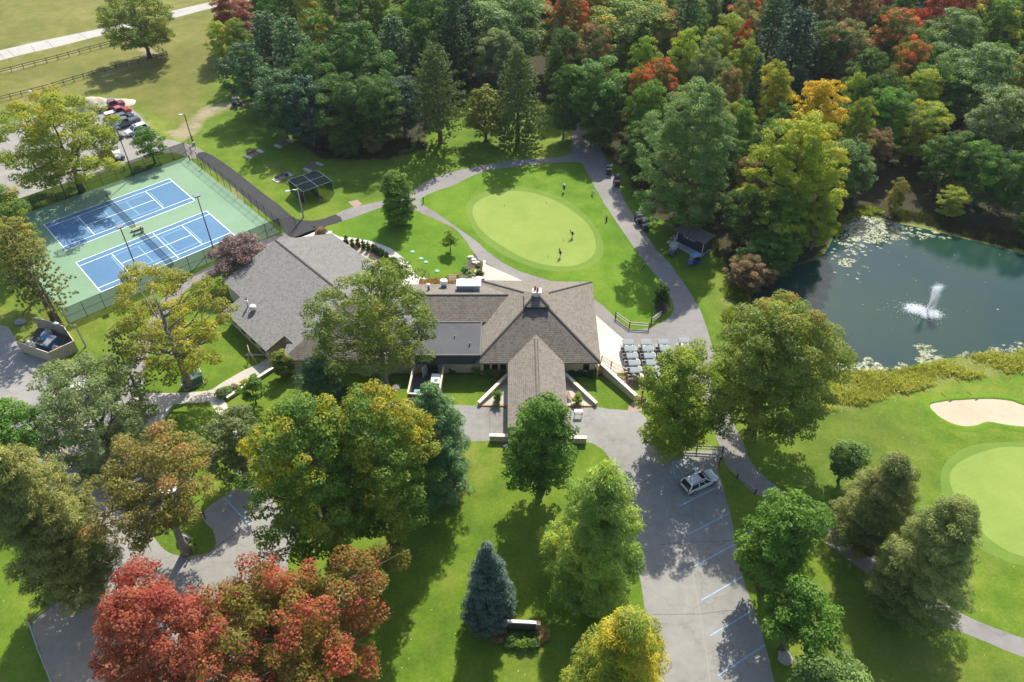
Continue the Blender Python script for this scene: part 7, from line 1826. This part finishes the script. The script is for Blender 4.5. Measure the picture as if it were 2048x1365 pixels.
# ------------------------------------------------------------------ people
M_skin = paint('skin', (.45, .27, .19), .5, var=.05)
def person(px, py, head, pose, shirt, shorts, label, hat=None, sc=1.0):
    """one continuous skinned body; clothes, hair and shoes follow it. +x is where the figure faces"""
    t = empty('person', at(px, py), head, label, 'person'); t.scale = (sc, sc, sc)
    if pose == 'putt':
        J = dict(pel=(-.10, 0, .90), wst=(-.04, 0, 1.02), chs=(.14, 0, 1.26), nck=(.27, 0, 1.40), hd0=(.33, 0, 1.45), hd=(.42, 0, 1.53),
                 hL=(-.10, .10, .86), kL=(.03, .16, .48), aL=(-.05, .19, .09), tL=(.12, .22, .04), hR=(-.10, -.10, .86), kR=(.03, -.16, .48), aR=(-.05, -.19, .09), tR=(.12, -.22, .04),
                 sL=(.20, .18, 1.32), eL=(.30, .22, 1.05), wL=(.42, .05, .86), sR=(.20, -.18, 1.32), eR=(.30, -.20, 1.05), wR=(.42, -.03, .82))
    elif pose == 'walk':
        J = dict(pel=(0, 0, .93), wst=(0, 0, 1.06), chs=(.03, 0, 1.32), nck=(.04, 0, 1.48), hd0=(.05, 0, 1.54), hd=(.08, 0, 1.63),
                 hL=(0, .10, .89), kL=(.16, .11, .50), aL=(.12, .11, .09), tL=(.29, .12, .04), hR=(0, -.10, .89), kR=(.02, -.11, .48), aR=(-.24, -.11, .14), tR=(-.10, -.12, .05),
                 sL=(.03, .19, 1.41), eL=(-.08, .25, 1.14), wL=(.0, .26, .90), sR=(.03, -.19, 1.41), eR=(.08, -.26, 1.14), wR=(.26, -.22, 1.0))
    else:
        J = dict(pel=(0, 0, .93), wst=(0, 0, 1.06), chs=(.06, 0, 1.30), nck=(.11, 0, 1.45), hd0=(.14, 0, 1.50), hd=(.20, 0, 1.58),
                 hL=(0, .10, .89), kL=(.04, .13, .49), aL=(.0, .15, .09), tL=(.17, .18, .04), hR=(0, -.10, .89), kR=(.04, -.13, .49), aR=(.0, -.15, .09), tR=(.17, -.18, .04),
                 sL=(.08, .19, 1.38), eL=(.14, .23, 1.10), wL=(.30, .08, .95), sR=(.08, -.19, 1.38), eR=(.14, -.23, 1.10), wR=(.31, -.02, .90))
    rad = dict(pel=.135, wst=.125, chs=.145, nck=.06, hd0=.075, hd=.10, hL=.095, kL=.058, aL=.04, tL=.035, hR=.095, kR=.058, aR=.04, tR=.035, sL=.065, eL=.045, wL=.028, sR=.065, eR=.045, wR=.028)
    E_ = [('pel', 'wst'), ('wst', 'chs'), ('chs', 'nck'), ('nck', 'hd0'), ('hd0', 'hd'), ('pel', 'hL'), ('hL', 'kL'), ('kL', 'aL'), ('aL', 'tL'), ('pel', 'hR'), ('hR', 'kR'), ('kR', 'aR'), ('aR', 'tR'), ('chs', 'sL'), ('sL', 'eL'), ('eL', 'wL'), ('chs', 'sR'), ('sR', 'eR'), ('eR', 'wR')]
    for s in 'LR':
        w_ = Vector(J['w' + s]); e_2 = Vector(J['e' + s]); d = (w_ - e_2).normalized(); sd_ = d.cross(Vector((1, 0, .3))).normalized()
        J['p' + s] = w_ + d * .07; rad['p' + s] = .026; E_.append(('w' + s, 'p' + s))
        for k in range(4):
            f1 = J['p' + s] + d * .045 + sd_ * (k - 1.5) * .021; f2 = f1 + d * (.032 - .004 * abs(k - 1.4)) + Vector((.012, 0, -.012))
            J[f'f{s}{k}'] = f1; J[f'g{s}{k}'] = f2; rad[f'f{s}{k}'] = .009; rad[f'g{s}{k}'] = .008; E_ += [('p' + s, f'f{s}{k}'), (f'f{s}{k}', f'g{s}{k}')]
        J['th' + s] = w_ + d * .045 + sd_ * .045; rad['th' + s] = .010; E_.append(('w' + s, 'th' + s))
    def skin(name, keys, grow, mat, root, extra=None):
        me_ = bpy.data.meshes.new(name); ix = {k: i for i, k in enumerate(keys)}
        me_.from_pydata([tuple(J[k]) for k in keys], [(ix[a], ix[b_]) for a, b_ in E_ if a in ix and b_ in ix], [])
        me_.materials.append(mat); o = bpy.data.objects.new(name, me_); COL.objects.link(o); o.parent = t
        md = o.modifiers.new('skin', 'SKIN'); md.use_smooth_shade = True
        for k, sv in zip(keys, me_.skin_vertices[0].data):
            r_ = rad[k] + (grow if not hasattr(grow, '__getitem__') else grow.get(k, .012)); sv.radius = (r_, r_ * (1.25 if k in ('pel', 'wst', 'chs') else 1)); sv.use_root = (k == root)
        o.modifiers.new('smooth', 'SUBSURF').render_levels = 1
        return o
    skin('body', list(J), 0.0, M_skin, 'pel')
    J['hemL'] = Vector(J['sL']).lerp(Vector(J['eL']), .75); J['hemR'] = Vector(J['sR']).lerp(Vector(J['eR']), .75); rad['hemL'] = rad['hemR'] = .052; E_ += [('sL', 'hemL'), ('sR', 'hemR')]
    skin('shirt', ['wst', 'chs', 'sL', 'hemL', 'sR', 'hemR', 'pel'], .02, shirt, 'chs')
    for s in 'LR':
        J['cf' + s] = Vector(J['h' + s]).lerp(Vector(J['k' + s]), .85); rad['cf' + s] = .066; E_.append(('h' + s, 'cf' + s))
    skin('shorts', ['pel', 'hL', 'cfL', 'hR', 'cfR'], .026, shorts, 'pel')
    for s in 'LR':
        q = MB(); a_, b_ = Vector(J['a' + s]), Vector(J['t' + s]); q.loft([[(a_.x - .07, a_.y - .045, 0), (a_.x - .07, a_.y + .045, 0), (a_.x - .06, a_.y + .04, .10), (a_.x - .06, a_.y - .04, .10)], [(b_.x, b_.y - .05, 0), (b_.x, b_.y + .05, 0), (b_.x, b_.y + .045, .07), (b_.x, b_.y - .045, .07)], [(b_.x + .06, b_.y - .03, 0), (b_.x + .06, b_.y + .03, 0), (b_.x + .055, b_.y + .025, .05), (b_.x + .055, b_.y - .025, .05)]]); q.build('shoe', M_whitep, t, bevel=.01)
    h = Vector(J['hd']); q = MB(); q.ball((h.x - .015, h.y, h.z + .035), (.108, .098, .088), 12); q.build('hair', paint('dark_hair', (.03, .022, .018), .8), t, smooth=True)
    q = MB(); q.ball((h.x + .105, h.y, h.z - .005), (.02, .016, .024), 6); q.build('nose', M_skin, t)
    for s in (-1, 1):
        q = MB(); q.ball((h.x + .092, h.y + s * .036, h.z + .02), .013, 6); q.build('eye', M_black, t); q = MB(); q.ball((h.x, h.y + s * .10, h.z), (.022, .012, .032), 6); q.build('ear', M_skin, t)
    q = MB(); q.box((h.x + .093, h.y, h.z - .05), (.012, .045, .010)); q.build('mouth', paint('lips', (.3, .12, .10), .5), t)
    if hat:
        q = MB(); q.lathe([(.112, 0), (.11, .05), (.08, .095), (.01, .11)], 14, (h.x - .01, h.y, h.z + .045)); q.box((h.x + .15, h.y, h.z + .05), (.12, .15, .015)); q.build('cap', hat, t)
    return t
M_navysh = paint('navy_shirt', (.022, .03, .05), .8); M_blksh = paint('black_cloth', (.012, .012, .014), .85); M_bluesh = paint('blue_shirt', (.06, .13, .24), .8); M_wht = paint('white_cap', (.75, .75, .74), .7)
def putter(a, ang, lab, name='putter'):
    t = empty(name, a, ang, lab, 'golf club'); q = MB(); q.tube([(.45, 0, .86), (.62, 0, .04)], .014, 6); q.build('shaft', M_galv, t); q = MB(); q.box((.64, .04, .03), (.05, .14, .045)); q.build('head', M_black, t)
person(1144, 475.5, R(195), 'putt', M_navysh, M_blksh, 'golfer in navy bent over a putt, the upper of two on the green')
putter(at(1144, 475.5), R(195), 'putter held by the golfer in navy')
person(1120.5, 514, R(200), 'stand', M_blksh, M_blksh, 'golfer in black standing over a putt, the lower of two on the green', hat=M_blksh)
putter(at(1120.5, 514) - Vector((.1, 0, 0)), R(200), 'putter held by the golfer in black')
person(1127.5, 384, R(-70), 'walk', M_bluesh, M_blksh, 'golfer in a blue shirt walking in the shade above the green', hat=M_wht)
# ------------------------------------------------------------------ air
hm_ = bpy.data.materials.new('haze_air'); hm_.use_nodes = True; nt = hm_.node_tree
nt.nodes.remove(nt.nodes['Principled BSDF']); pv = nt.nodes.new('ShaderNodeVolumePrincipled')
pv.inputs['Color'].default_value = (.82, .90, 1.0, 1); pv.inputs['Density'].default_value = .00008; pv.inputs['Anisotropy'].default_value = .2
nt.links.new(pv.outputs[0], nt.nodes['Material Output'].inputs['Volume'])
q = MB(); q.box((0, 150, 44), (900, 900, 90)); q.build('haze', hm_, kind='stuff')
